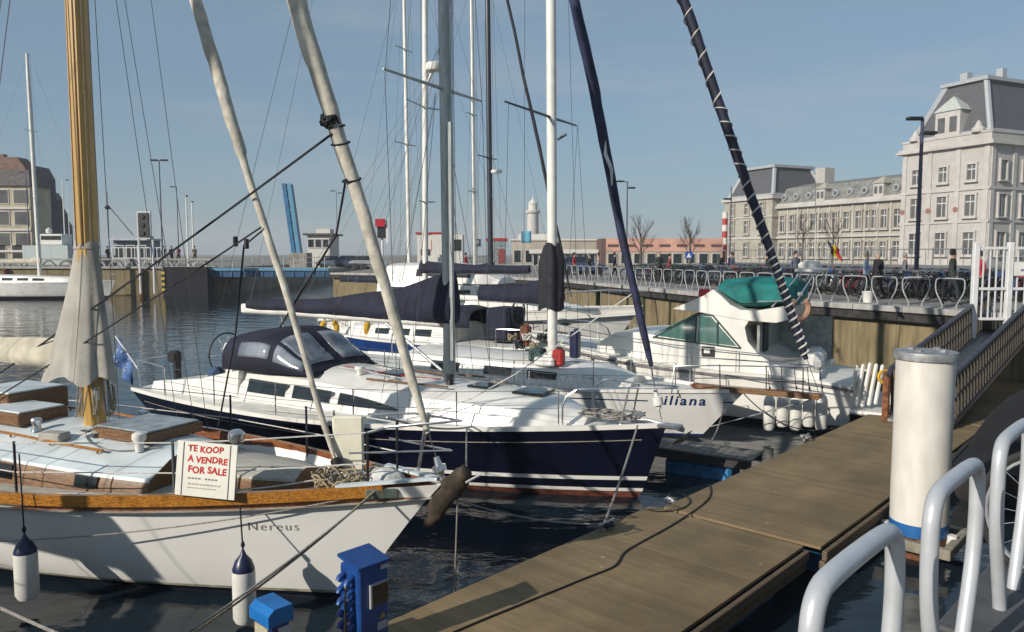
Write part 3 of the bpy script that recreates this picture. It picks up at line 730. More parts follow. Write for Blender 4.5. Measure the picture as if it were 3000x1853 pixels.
B('winch_box', ctop(-5.35, -0.62) + Vector((0, 0, 0.05)), (0.34, 0.2, 0.12), canvasgrey, ner, 0.2, bev=0.02)
for x, y in ((-5.2, 0.55), (-5.9, -0.5)):
    w = MB().lathe([(0.07, 0), (0.055, 0.05), (0.05, 0.10), (0.07, 0.15), (0.06, 0.17)], ctop(x, y), 14).build('winch', steel, ner, smooth=True)
# wooden mast, its cover and gear
mx = -5.43
mo = MB().tube([Vector((mx, 0, 1.4)), Vector((mx, 0, 6)), Vector((mx, 0, 11)), Vector((mx, 0, 16.8))], [0.14, 0.14, 0.135, 0.09], 8).build('mast', mastwood, ner, smooth=30)
T('mast_track', [Vector((mx - .02, -0.137, 4.0)), Vector((mx - .02, -0.10, 16.5))], 0.012, teak, mo, 4)
T('mast_track', [Vector((mx + .07, -0.117, 4.0)), Vector((mx + .05, -0.09, 16.5))], 0.012, teak, mo, 4)
rings = []
for i in range(27):
    k = i / 26; z = lerp(4.02, 2.22, k); ring = []
    for j in range(64):
        a = 2 * pi * j / 64; e = k ** 1.15
        ra = 0.17 + 0.16 * e + (0.40 * e * max(0, -cos(a)) ** 0.8)
        ra *= 1 + (0.02 + 0.15 * e) * sin(4 * a + 0.4 + 0.3 * k) + (0.05 * e) * sin(9 * a + 2 + k)
        ring.append(Vector((mx - 0.02 + ra * cos(a), ra * sin(a) * .72, z - 0.06 * e * sin(4 * a))))
    rings.append(ring)
mc = MB().loft(rings, True, False, False).build('mast_cover', canvasgrey, ner, smooth=60)
MB().loft([[Vector((mx - .02 + r_ * cos(2 * pi * j / 24), r_ * sin(2 * pi * j / 24) * .8, z)) for j in range(24)] for r_, z in ((0.145, 4.10), (0.17, 4.03), (0.18, 3.97))], True, False, False).build('cover_collar', canvasgrey, mc, smooth=True)
T('boom', [Vector((mx - .15, 0, 2.42)), Vector((mx - 5.2, 0, 2.55))], 0.07, mastwood, ner, 10)
sail_cover(ner, (mx - 0.55, 0, 2.40), (mx - 5.3, 0, 2.52), 0.34, 0.22, 0.17, 0.13, canvascream, 'boom_cover', seed=5)
for j in range(9):
    a = j * 0.7; pts = [Vector((mx + 0.17 * cos(a) * (1 + .4 * k), 0.17 * sin(a) * (1 + .3 * k), lerp(2.25, 1.72, k) + 0.04 * sin(j))) for k in (0, .3, .6, .85, 1.0)]
    T('halyard_coil', smooth_path(pts + [pts[-1] + Vector((0.03, 0.02, 0.12)), pts[1] + Vector((.05, .03, 0))], 1), 0.012, ropetan if j % 2 else ropegrey, ner, 5)
B('mast_cleat', (mx + .16, -.08, 2.05), (0.03, 0.07, 0.18), whiteplas, ner)
for yy in (-.72, .72):
    gr = T('grab_rail', [ctop(x_, yy * (1 if x_ < -5 else .9)) + Vector((0, 0, .055)) for x_ in (-4.4, -5.2, -6.0, -6.9, -7.8)], .018, varnish, ner, 6)
    for x_ in (-4.5, -5.3, -6.1, -7.0, -7.7): T('rail_foot', [ctop(x_, yy * (1 if x_ < -5 else .9)), ctop(x_, yy * (1 if x_ < -5 else .9)) + Vector((0, 0, .05))], .014, varnish, gr, 5)
for x_, y_ in ((-4.0, -.45), (-6.2, .45)): MB().lathe([(.05, 0), (.05, .10), (.085, .16), (.08, .22), (.04, .24)], ctop(x_, y_), 14).build('cowl_vent', whiteplas, ner, smooth=True)
coil(ner, ctop(-5.0, -.35) + Vector((0, 0, .03)), .16, ropewhite, 'rope_coil', 5, .011, 31, .25); coil(ner, ctop(-5.85, .2) + Vector((0, 0, .03)), .14, ropetan, 'rope_coil', 5, .011, 32, .3)
T('deck_line', smooth_path([ctop(-5.3, -.1) + Vector((0, 0, .02)), ctop(-5.0, -.5) + Vector((0, 0, .02)), ctop(-4.3, -.62) + Vector((0, 0, .03)), ctop(-3.8, -.3) + Vector((0, 0, .02))], 2), .009, ropegrey, ner, 5)
T('deck_line', smooth_path([Vector((-1.3, .05, 1.42)), Vector((-2.0, -.62, 1.34)), Vector((-3.2, -1.0, 1.22)), Vector((-4.4, -1.25, 1.15))], 2), .009, ropewhite, ner, 5)
# two headsails furled on their stays
g0_, g1_ = Vector((0.04, 0, 1.50)), Vector((mx + .1, 0, 16.7)); s0_, s1_ = Vector((-1.3, 0, 1.42)), Vector((mx + .1, 0, 12.3))
furled(ner, g0_, g1_, 0.042, 0.075, sailcloth, bulge=0.95, bpos=0.36, f0=0.035, f1=0.93, seed=3, twist=9, N=150, name='furled_genoa')
furled(ner, s0_, s1_, 0.034, 0.052, sailcloth, bulge=0.25, bpos=0.5, f0=0.02, f1=0.9, seed=4, twist=9, N=150, steps=((0.355, 1.35),), name='furled_staysail')
stay(ner, g0_, g1_, 0.007, name='forestay'); stay(ner, s0_, s1_, 0.007, name='inner_forestay')
t = (g1_ - g0_).normalized()
T('furling_drum', [g0_ + t * 0.10, g0_ + t * 0.14, g0_ + t * 0.15, g0_ + t * 0.21, g0_ + t * 0.22, g0_ + t * 0.30], [0.03, 0.04, 0.075, 0.075, 0.04, 0.03], steel, ner, 12)
MB().tube([g0_ + t * 0.02, g0_ + t * 0.06, g0_ + t * 0.10], [0.035, 0.05, 0.02], 10).build('bottlescrew', steel, ner, smooth=True)
t2 = (s1_ - s0_).normalized()
T('furling_drum', [s0_ + t2 * 0.08, s0_ + t2 * 0.10, s0_ + t2 * 0.20, s0_ + t2 * 0.22], [0.03, 0.07, 0.07, 0.03], black, ner, 12)
def stay_at(v, a, b):               # point on a stay of this yacht seen at photo row v
    return a + (b - a) * min((i / 500 for i in range(501)), key=lambda k: abs(proj(NF @ (a + (b - a) * k))[1] - v))
cl = stay_at(365, g0_, g1_)
rg = 0.085
coil(ner, cl + Vector((0.0, -0.09, -0.05)), 0.09, ropeblack, 'sheet_knot', 4, 0.013, 3, 1.6)
for dv in (0, 45, 150):
    c = stay_at(375 + dv, g0_, g1_); k = [c + Vector((cos(a) * .098, sin(a) * .098, 0.03 * sin(a))) for a in [i * pi / 8 for i in range(17)]]
    T('sail_tie', k, 0.010, ropeblack, ner, 5)
far1 = NFi @ P(-60, 1135, 11.2)
T('genoa_sheet', sag(stay_at(395, g0_, g1_) + Vector((0, -.1, 0)), far1, 0.03), 0.014, ropeblack, ner, 5)
c2 = stay_at(530, g0_, g1_); T('genoa_sheet', [c2 + Vector((0, -.1, 0)), NFi @ P(985, 690, 9.2), NFi @ P(868, 880, 9.9), NFi @ P(820, 960, 10.6)], 0.013, ropeblack, ner, 5)
c3 = stay_at(665, s0_, s1_)
T('staysail_sheet', sag(c3 + Vector((0, -.06, 0)), NFi @ P(-60, 1195, 10.9), 0.03), 0.011, ropeblack, ner, 5)
T('staysail_sheet', [c3 + Vector((0, .02, 0)), NFi @ P(715, 720, 9.3), NFi @ P(690, 980, 9.6), NFi @ P(640, 1250, 9.7)], 0.012, ropeblack, ner, 5)
MB().box(NFi @ P(690, 708, 9.25), (0.05, 0.05, 0.12), bev=0.01).build('block', black, ner); MB().box(NFi @ P(722, 715, 9.25), (0.05, 0.05, 0.12), bev=0.01).build('block', black, ner)
# shrouds and halyards
for d_, z_, yy in ((5.2, 16.4, 1), (5.5, 11.5, 1), (5.9, 11.3, 1), (5.3, 16.4, -1), (5.6, 11.5, -1), (6.1, 11.3, -1)):
    stay(ner, nh.sh(d_, yy, 0.06, 0.0), (mx, yy * .08, z_), 0.006, name='shroud')
for k in range(3): stay(ner, (mx + .2 + .05 * k, -0.1 + .12 * k, 1.55), (mx + .1, 0.02 * k, 15.5), 0.006, ropegrey, name='halyard')
stay(ner, (-11.3, 0, 1.3), (mx, 0, 16.7), 0.006, name='backstay')
# rails, stanchions
DS = [find(lambda d_: NF @ nh.sh(d_, -1, 0.08, 0.3), u, 0.3, 6.5) for u in (1078, 690, 512, 48)]
for d_, m_ in zip(DS, (black, steel, wire, black)):
    for side in (-1, 1):
        a = nh.sh(d_, side, 0.07, -0.1); T('stanchion', [a, a + Vector((0, 0, 0.72))], 0.015, m_, ner, 8)
for h_ in (0.60, 0.27):
    for side in (-1, 1): T('lifeline', [nh.sh(d_, side, 0.07, h_) for d_ in DS + [7.5, 9.5]], 0.0075, ropewhite, ner, 5)
T('pulpit_stay', [nh.sh(0.42, 1, 0.0, 0.05), nh.sh(0.26, 1, -.05, 0.72)], [0.016, 0.03], steel, ner, 8)
T('pulpit_rail', [nh.sh(DS[0], -1, 0.07, 0.60), nh.sh(0.5, -1, -.05, 0.66), Vector((0.25, 0.0, 2.2)), nh.sh(0.5, 1, -.05, 0.7), nh.sh(1.3, 1, 0.07, 0.64)], 0.014, steel, ner, 8)
T('pulpit_rail', [nh.sh(0.9, -1, 0.05, 0.4), Vector((0.1, 0.05, 1.86)), nh.sh(0.9, 1, 0.05, 0.4)], 0.011, steel, ner, 8)
MB().lathe([(0.075, 0), (0.09, 0.06), (0.085, 0.1), (0.05, 0.13)], nh.sh(DS[1], -1, 0.10, 0.58), 14).build('chrome_lamp', steel, ner, smooth=True)
# fairlead, stem iron, name
p = nh.at(-0.62, nh.zs(.05) - 0.03, -1, 0.012)
B('fairlead', p + Vector((0.06, 0, -0.02)), (0.34, 0.03, 0.11), mat('bronze_green', (0.13, 0.17, 0.14), 0.5, 0.4, var=0.2), ner, 0.62, bev=0.02)
textgrey = mat('gilt_grey_letters', (0.22, 0.20, 0.18), 0.5)
xn = -find(lambda d_: NF @ nh.at(-d_, 0.93, -1), 722, 0.8, 4.5)
hull_text(ner, nh, 'Nereus', xn, 0.905, 0.15, textgrey, shear=0.22, slope=0.02, name='name_lettering', spacing=1.22, offset=-.0018)
xn2 = xn + 0.78
# stem protection cloth lashed round the anchor
bpts = smooth_path([Vector((0.30, 0, 1.68)), Vector((0.20, -.01, 1.56)), Vector((0.08, -.02, 1.42)), Vector((-0.04, -.04, 1.24)), Vector((-.14, -.05, 1.06))], 2)
bmb = MB().tube(bpts, [interp(i / (len(bpts) - 1), [0, .2, .55, .8, 1], [.07, .11, .115, .08, .03]) * (1 + .10 * sin(i * 1.9)) for i in range(len(bpts))], 18)
bmb.v = [(x * 1 + .018 * sin(23 * z + 9 * y), y * .95 + .02 * sin(19 * x + 14 * z), z + .012 * sin(31 * y)) for x, y, z in bmb.v]
bag = bmb.build('anchor_cover', mat('brown_tarpaulin', (0.06, 0.042, 0.026), 0.9, var=0.35, scale=6, bump=0.6, bscale=14), ner, smooth=70)
T('cover_lashing', [Vector((0.36, -.12, 1.60)), Vector((0.46, 0, 1.66)), Vector((0.36, .13, 1.62))], 0.012, ropewhite, bag, 5)
coil(ner, Vector((-1.15, -0.25, 1.33)), 0.20, ropetan, 'rope_heap', 9, 0.011, 8, 1.3, 1.5)
coil(ner, Vector((-0.85, 0.10, 1.36)), 0.17, ropegrey, 'rope_heap', 7, 0.012, 9, 1.0, 1.4)
rings = [[Vector((-0.72 + r_ * cos(a) * 1.3 * (1 + .2 * sin(3 * a)), 0.02 + r_ * sin(a), z)) for a in [2 * pi * j / 14 for j in range(14)]] for r_, z in ((0.17, 1.36), (0.18, 1.44), (0.13, 1.54), (0.05, 1.58))]
MB().loft(rings).build('sail_bag', mat('white_cloth', (0.55, 0.54, 0.52), 0.9, var=0.2, scale=8, bump=0.5, bscale=15), ner, smooth=70)
# cream panel standing at the lifelines
q0 = NFi @ P(1022, 1378, 8.55); q1 = NFi @ P(1022, 1219, 8.55)
pn = thing('cream_panel', 'tall cream locker panel standing on the foredeck between the two furled headsails', 'panel', NF @ q0, NR + 0.45)
MB().box((0, 0, (q1 - q0).length / 2), (0.35, 0.07, (q1 - q0).length), bev=0.02).build('panel_board', mat('cream_panel', (0.72, 0.68, 0.55), 0.5, var=0.05, dirt=0.2), pn)
B('panel_foot', (0.02, 0, -0.09), (0.22, 0.10, 0.2), whiteplas, pn, bev=0.03)
# for sale board
sgp = NF @ nh.sh(find(lambda d_: NF @ nh.sh(d_, -1, 0.0, 0.3), 610, 0.5, 5), -1, -0.02, 0.33)
c = P(604, 1378, sgp.y - 0.04)
sgn = thing('sale_sign', 'white board hand-lettered in red offering the yacht for sale, tied to the lifelines', 'sign', c, -radians(9))
sgn.rotation_euler = (radians(-6), radians(2.5), -radians(9))
B('board', (0, 0, 0), (0.68, 0.012, 0.575), mat('sign_board_white', (0.74, 0.72, 0.64), 0.4, var=0.03, dirt=0.15), sgn, bev=0.004)
redink = mat('red_marker', (0.50, 0.015, 0.012), 0.7, var=0.15, scale=20); greyink = mat('grey_marker', (0.20, 0.17, 0.19), 0.7); paleink = mat('faded_marker', (0.45, 0.36, 0.34), 0.8)
for i, (tx, x, z, s_, m_, of) in enumerate((('TE KOOP', -0.215, 0.185, 0.092, redink, .004), ('A VENDRE', -0.21, 0.075, 0.092, redink, .004), ('FOR SALE', -0.205, -0.035, 0.098, redink, .004))):
    me = text_mesh(tx, s_, 0.05, of, 1.05); rd = random.Random(i)
    for v in me.vertices:
        v.co = (x + v.co.x, -0.0075, z + v.co.y + 0.006 * sin(v.co.x * 23 + i))
    me.materials.clear(); me.materials.append(m_); o = bpy.data.objects.new('lettering', me); COL.objects.link(o); o.parent = sgn
for z, w, m_, h in ((-0.095, 0.34, greyink, 0.016), (-0.155, 0.38, paleink, 0.018), (-0.195, 0.33, paleink, 0.012)):
    for i in range(9):
        if i == 4 and z > -.1: continue
        B('faint_line', (-0.20 + w * (i + .5) / 9, -0.0072, z), (w / 9 * .7, 0.003, h), m_, sgn)
for x in (-0.265, 0.262): B('board_batten', (x, -0.009, 0), (0.007, 0.006, 0.56), greyink, sgn)
# fenders
for u, vtop, vbot, lb in ((68, 1575, 1757, 'white fender with a dark blue top hanging at the far left of the white hull'), (708, 1622, 1826, 'white fender with a pointed navy top hanging beside the name on the white hull')):
    d_ = find(lambda q: NF @ nh.sh(q, -1, -0.14, 0), u, 0.5, 6.5); a = NF @ nh.sh(d_, -1, 0.0, 0.05); b_ = NF @ nh.sh(d_, -1, -0.15, 0)
    zb_ = P(u, vbot, b_.y).z; zt_ = P(u, vtop, b_.y).z
    rt = P(u - 12 if u < 100 else u - 5, 1330 if u < 100 else 1480, b_.y + .1)
    fender((b_.x, b_.y, zb_), lb, h=(zt_ - zb_), r=0.118, rope_to=rt, group='fenders on the white classic yacht')

# ================================================================== navy yacht
BL = Vector((2.42, 11.85, 0)); BR = -radians(29.3); BF = frame(BL, BR); BFi = BF.inverted()
nav = thing('navy_yacht', 'navy blue hulled sailing yacht with white stripes and navy sprayhood in the middle', 'sailboat', BL, BR)
bh = Hull(11.3, 3.75, 1.22, 1.0, 1.04, 0.42, 0.75, wl=0.84, bst=0.74, bstw=0.5, p=1.8, pw=1.65, sm=0.55, g=0.55, swo=0.7)
bh.build(nav, [(0.11, antifoul), (0.165, gel), (0.30, navyhull), (0.365, gel)], navyhull, deckwhite, n=44)
bh.rail(nav, gel, 0.07, 0.075, 0.02, 11.28, 0.012, -0.03)
gold = mat('gold_stripe', (0.40, 0.36, 0.28), 0.5)
for side in (-1, 1):
    g = []
    for i in range(30):
        q = lerp(0.35, 10.9, i / 29); z = bh.zs(q / 11.3) - 0.21; g.append([bh.at(-q, z, side, 0.004), bh.at(-q, z - 0.013, side, 0.004)])
    MB().sheet(g).build('cove_stripe', gold, nav)
MB().lathe([(0.02, 0), (0.035, 0.01), (0.02, 0.02)], bh.at(-0.95, bh.zs(.08) - 0.23, -1, 0.0), 10).build('bow_badge', gold, nav, smooth=True)
vc, vside, vtop = cabin(nav, [-1.25, -2.1, -3.6, -5.2, -6.8, -8.5], [0.42, 0.88, 1.08, 1.18, 1.22, 1.2], [1.18, 1.40, 1.46, 1.50, 1.60, 1.66], lambda d_: bh.zs(d_ / 11.3) - 0.0, gel, gel, tumble=0.84, camber=0.13, round_=0.22)
for x0, x1, t0, t1 in ((-8.05, -7.05, 0.0, 0), (-6.85, -5.95, 0.0, 0), (-5.75, -4.45, 0.0, 0.85)):
    side_window(vc, vside, x0, x1, 0.36, 0.74, gel, glassdark, taper0=t0, taper1=t1, name='window')
B('fore_hatch', vtop(-2.35) + Vector((0, 0, 0.02)), (0.56, 0.56, 0.05), glassdark, nav, bev=0.015)
B('deck_hatch', vtop(-5.3, 0) + Vector((0, 0, 0.02)), (0.5, 0.5, 0.05), glassdark, nav, bev=0.015)
for y in (-.62, .62): MB().box(vtop(-4.6, y) + Vector((0, 0, 0.05)), (1.8, 0.03, 0.03)).build('grab_rail', teak, nav)
for x, y in ((-7.0, -.75), (-7.0, .75), (-4.3, .3), (-3.9, -.25)):
    MB().lathe([(0.075, 0), (0.06, 0.06), (0.055, 0.11), (0.075, 0.16), (0.06, 0.18)], vtop(x, y), 14).build('winch', steel if x < -5 else black, nav, smooth=True)
MB().lathe([(0.05, 0), (0.06, 0.07), (0.10, 0.12), (0.09, 0.16)], vtop(-5.8, -.45), 12).build('cowl_vent', whiteplas, nav, smooth=True)
bmx = -4.08; BZ = 18.0
bm_o = mast(nav, bmx, 1.58, BZ - 1.58, 0.105, alu, spread=((0.318, 1.5), (0.64, 1.15)), n=14)
for k, (zz, yy) in enumerate(((3.4, -.09), (2.4, -.10))): MB().lathe([(0.04, 0), (0.035, .05), (0.05, .09)], Vector((bmx + .09, yy * .3, zz)), 10).build('mast_winch', steel, bm_o, smooth=True)
T('kicker', [Vector((bmx - .12, 0, 1.75)), Vector((bmx - 1.5, 0, 2.62))], 0.03, galv, nav, 8)
bo0 = Vector((bmx - 0.15, 0, 2.66)); bo1 = Vector((bmx - 5.15, 0, 2.72))
T('boom', [bo0, bo1], 0.085, whitemast, nav, 12)
MB().box(bo1 + Vector((-.08, 0, 0.02)), (0.22, 0.12, 0.2), bev=0.03).build('boom_end', whiteplas, nav)
sail_cover(nav, bo0 + Vector((0.28, 0, 0.08)), bo1 + Vector((0.02, 0, 0.07)), 0.86, 0.17, 0.19, 0.11, canvasnavy, seed=2)
T('topping_lift', [bo1, Vector((bmx - .2, 0, BZ - .2))], 0.006, ropegrey, nav, 4, False)
T('mainsheet', [Vector((bmx - 4.2, 0, 2.66)), Vector((bmx - 4.1, 0.1, 1.75))], 0.012, ropewhite, nav, 5)
bf0, bf1 = Vector((-0.08, 0, 1.30)), Vector((bmx + .1, 0, BZ))
furled(nav, bf0, bf1, 0.055, 0.085, mat('sail_uv_navy', (0.014, 0.018, 0.06), 0.75, var=0.3, scale=4, bump=0.3, bscale=10), bulge=0.35, bpos=0.35, f0=0.05, f1=0.95, seed=6, twist=7, N=80, name='furled_genoa')
stay(nav, bf0, bf1, 0.007, name='forestay')
t = (bf1 - bf0).normalized()
T('furling_drum', [bf0 + t * .18, bf0 + t * .22, bf0 + t * .24, bf0 + t * .36, bf0 + t * .38, bf0 + t * .5], [.03, .04, .085, .085, .04, .03], mat('drum_white', (0.7, 0.7, 0.68), 0.4), nav, 12)
wp = [stay_pt for stay_pt in [bf0 + (bf1 - bf0) * k for k in (0.19, 0.205, 0.22, 0.235, 0.25, 0.262)]]
T('sail_edge', [p_ + Vector((0.02, -0.085, 0)) + Vector((0.05 * (i % 2), -.01, 0)) for i, p_ in enumerate(wp[2:])], [0.012, 0.03, 0.03, 0.006], mat('sail_white_edge', (0.65, 0.64, 0.6), 0.8), nav, 6)
for d_, z_, sd in ((4.1, BZ - .4, 1), (3.95, 6.7, 1), (4.5, 6.7, 1), (4.1, BZ - .4, -1), (3.95, 6.7, -1), (4.5, 6.7, -1)):
    ms = Vector((bmx - .2, sd * 1.5 if z_ > 8 else sd * .08, 6.75))
    if z_ > 8: T('shroud', [bh.sh(d_, sd, 0.12), ms, Vector((bmx - .15, sd * .06, z_))], 0.007, wire, nav, 4, False)
    else: stay(nav, bh.sh(d_, sd, 0.12), ms, 0.006, name='shroud')
stay(nav, (-11.1, 0.3, 1.1), (bmx, 0, BZ), 0.006, name='backstay')
for k in range(3): stay(nav, (bmx + .13, -.06 + .06 * k, 1.7), (bmx + .05, 0, BZ - 1), 0.007, ropegrey if k else wire, name='halyard')
T('spinnaker_pole', [Vector((bmx + .15, -.12, 2.0)), Vector((bmx + .13, -.12, 6.2))], 0.045, alu, nav, 8)
for sd in (-1, 1):
    for k in (.25, .5, .75): stay(nav, vl(bo0, bo1, k) + Vector((0, sd * .12, 0)), (bmx - .1, sd * .1, 7.5), .004, ropegrey, name='lazy_jack')
T('jib_sheet', smooth_path([bh.sh(7.2, -1, .25, .05), bh.sh(5.5, -1, .35, .05), bh.sh(3.4, -1, .3, .06), bf0 + (bf1 - bf0) * .12], 2), .010, ropewhite, nav, 5)
for k, y_ in enumerate((-.35, -.2, .2, .35)): T('control_line', [vtop(-4.2, y_ * .4) + Vector((0, 0, .03)), vtop(-4.9, y_) + Vector((0, 0, .03)), vtop(-6.4, y_) + Vector((0, 0, .03))], .008, [ropewhite, redpl, ropegrey, ropeblack][k], nav, 5)
coil(nav, vtop(-5.0, -.55) + Vector((0, 0, .03)), .12, ropewhite, 'rope_coil', 4, .010, 41, .4); coil(nav, vtop(-3.2, .3) + Vector((0, 0, .03)), .15, ropegrey, 'rope_coil', 5, .010, 42, .3)
MB().box(vtop(-3.3, -.1) + Vector((0, 0, .02)), (.42, .42, .04), bev=.012).build('deck_hatch', glassdark, nav)
dg, win = dodger(nav, -6.5, -8.8, -7, 1.10, 1.62, 0.80, canvasnavy, clearvinyl)
win(0.10, 0.40, 0.9, 3.6); win(0.10, 0.40, 4.3, 7.7); win(0.10, 0.40, 8.3, 11.7); win(0.10, 0.4, 12.4, 15.1); win(0.45, 0.80, 1.0, 3.1); win(0.45, 0.8, 12.9, 15)
# cockpit: coamings, wheel, pedestal, seats
for sd in (-1, 1):
    g = [[Vector((-8.3, sd * 1.18, 1.05)), Vector((-8.3, sd * 1.12, 1.62)), Vector((-8.3, sd * .9, 1.64)), Vector((-8.3, sd * .78, 1.0))], [Vector((-9.4, sd * 1.22, 1.0)), Vector((-9.4, sd * 1.14, 1.38)), Vector((-9.4, sd * .95, 1.4)), Vector((-9.4, sd * .85, 1.0))], [Vector((-10.9, sd * 1.2, 1.0)), Vector((-10.9, sd * 1.12, 1.20)), Vector((-10.9, sd * .95, 1.2)), Vector((-10.9, sd * .85, 1.0))]]
    MB().loft(g).build('cockpit_coaming', gel, nav, smooth=30)
wc = Vector((-9.95, 0, 1.72))
w = MB().torus(wc, 0.46, 0.018, 'x', 28, 6).build('steering_wheel', black, nav, smooth=True)
for k in range(6): T('wheel_spoke', [wc, wc + Vector((0, cos(k * pi / 3) * .45, sin(k * pi / 3) * .45))], 0.008, steel, w, 5)
MB().loft([[Vector((-9.75 + x * k, y * k, z)) for x, y in ((-.13, -.16), (.13, -.16), (.13, .16), (-.13, .16))] for z, k in ((1.0, 1), (1.7, .8), (1.85, 1.15), (1.98, .7))]).build('steering_pedestal', whiteplas, nav)
B('instrument_pod', (-9.72, 0.0, 2.05), (0.14, 0.3, 0.16), steel, nav, bev=0.03)
B('outboard_bracket', (-10.35, -.95, 1.32), (0.16, 0.14, 0.75), black, nav, bev=0.04)
MB().box((-10.35, -1.0, 1.75), (0.3, 0.2, 0.26), bev=0.06).build('outboard_motor', black, nav)
B('cushion', (-9.2, -.9, 1.45), (0.35, 0.3, 0.3), mat('cushion_blue', (0.03, 0.07, 0.14), 0.8, var=0.3), nav, bev=0.1)
for sd in (-1, 1):
    T('pushpit_rail', [bh.sh(10.0, sd, .1, 0), bh.sh(10.05, sd, .1, .6), bh.sh(10.7, sd, .1, .62), bh.sh(11.2, sd, .12, .62), Vector((-11.25, sd * .5, 1.66))], 0.014, steel, nav, 6)
    T('pushpit_leg', [bh.sh(11.1, sd, .12, 0), bh.sh(11.2, sd, .12, .62)], 0.014, steel, nav, 6)
bh.stanchions(nav, [1.55, 3.1, 4.9, 6.6, 8.3, 10.0], wr=0.005, wires=(0.6, 0.32), wm=wire)
bh.pulpit(nav, 1.5)
ma = MB().tube([Vector((0.28, 0, 1.18)), Vector((-.3, 0, 1.28)), Vector((-.6, 0, 1.27))], [0.04, 0.03, 0.03], 8).build('anchor', galv, nav, smooth=True)
MB().loft([[Vector((0.30, -.16, 1.12)), Vector((0.42, 0, 1.2)), Vector((0.30, .16, 1.12)), Vector((0.28, 0, 1.0))], [Vector((0.05, -.04, 0.92)), Vector((0.08, 0, .95)), Vector((0.05, .04, .92)), Vector((0.05, 0, .88))]]).build('fluke', galv, ma)
MB().box((0.05, 0, 1.22), (0.4, 0.16, 0.08), bev=0.02).build('bow_roller', steel, nav)
coil(nav, Vector((-1.0, -.1, 1.26)), 0.22, ropegrey, 'rope_heap', 8, 0.012, 11, .5, 2.2)
coil(nav, Vector((-.6, .05, 1.30)), 0.14, galv, 'anchor_chain', 6, 0.012, 12, .6, 1.6)
# ensign staff with flag at the stern
fs0 = BFi @ P(400, 1075, 16.6); fs1 = BFi @ P(338, 985, 16.9)
fl = thing('flag', 'blue european flag with a ring of pale stars on the navy yacht stern', 'flag', BF @ fs0, 0)
a = Vector((0, 0, 0)); b_ = (BF @ fs1) - (BF @ fs0)
T('flag_staff', [a - (b_ - a) * .1, b_], 0.018, whitepaint, fl, 6)
euro = mat('flag_blue', (0.07, 0.14, 0.34), 0.8, var=0.2, scale=6); starm = mat('flag_star', (0.6, 0.6, 0.55), 0.8)
g = []
for i in range(12):
    r_ = []
    for j in range(9):
        top = vl(b_ * .97, b_ * 0.12, i / 11); dn = Vector((-0.12, 0.05, -0.52)) * (j / 8); r_.append(top + dn + Vector((0.03 * sin(i * 1.1 + j * .4), 0.07 * sin(i * .9 + j * .5), 0)))
    g.append(r_)
cl_ = MB().sheet(g).build('flag_cloth', euro, fl, smooth=True); cl_.modifiers.new('cloth', 'SOLIDIFY').thickness = 0.004
for k in range(12):
    q = g[min(10, int(5.5 + 3.2 * cos(k * pi / 6)))][min(8, int(4.5 + 2.6 * sin(k * pi / 6)))]
    pts = []
    for s_ in range(10): rr = 0.028 if s_ % 2 == 0 else 0.012; pts.append(q + Vector((rr * sin(s_ * pi / 5), -0.012, rr * cos(s_ * pi / 5))))
    MB().prism(pts, (0, 0.006, 0)).build('star', starm, cl_)

# ================================================================== white yacht with the bowsprit
CL = Vector((4.78, 15.6, 0)); CR = -radians(30); CF = frame(CL, CR); CFi = CF.inverted()
wy = thing('white_yacht', 'white sailing yacht with wooden bowsprit, blue lettering and black-covered mast behind the navy yacht', 'sailboat', CL, CR)
ch = Hull(11.0, 3.4, 1.08, 0.98, 1.05, 0.93, 0.8, wl=0.76, bst=0.7, bstw=0.45, p=1.65, pw=1.45, sm=0.52, g=0.6)
ch.build(wy, [(0.06, antidark), (0.10, bluehull)], hullwhite, deckwhite, n=40)
ch.rail(wy, gel, 0.08, 0.07, 0.05, 11, 0.014, -0.02)
xa = -find(lambda q: CF @ ch.at(-q, 0.83, -1), 2120, 0.3, 6); xb_ = -find(lambda q: CF @ ch.at(-q, 0.83, -1), 1660, 0.3, 9)
xt = -find(lambda q: CF @ ch.at(-q, 0.83, -1), 1912, 0.3, 8)
for x0, x1 in ((xa + .35, xa - .02), (xt - .1, xb_ - 4)):
    MB().sheet([[ch.at(lerp(x0, x1, i / 12), 0.835 + dz, -1, 0.005) for dz in (0.014, -0.014)] for i in range(13)]).build('hull_stripe', bluehull, wy)
hull_text(wy, ch, 'Liliana', xt, 0.76, 0.30, bluehull, shear=0.3, name='name_lettering', offset=0.006, spacing=1.25)
cc, cside2, ctop2 = cabin(wy, [-2.3, -3.2, -5.5, -8.0], [0.55, 0.85, 1.05, 1.05], [1.12, 1.34, 1.45, 1.5], lambda d_: ch.zs(d_ / 11) - 0.0, gel, gel, tumble=0.88, camber=0.10)
for x0, x1 in ((-4.6, -3.9), (-5.7, -5.0), (-7.2, -6.4)): side_window(cc, cside2, x0, x1, .35, .75, gel, glassdark)
B('bowsprit', (0.20, 0, 1.13), (2.6, 0.24, 0.07), mahog, wy, bev=0.012)
B('bowsprit_edge', (0.25, -0.135, 1.12), (2.4, 0.025, 0.11), teak, wy)
cmx = -4.42; CZ = 17.1
cm = mast(wy, cmx, 1.45, CZ - 1.45, 0.115, whitemast, spread=((0.355, 1.75), (0.66, 1.3)), sm=darkmast, n=14)
T('mast_radar_bracket', [Vector((cmx + .1, 0, 6.5)), Vector((cmx + .32, 0, 6.6))], 0.03, black, cm, 6)
rings = []
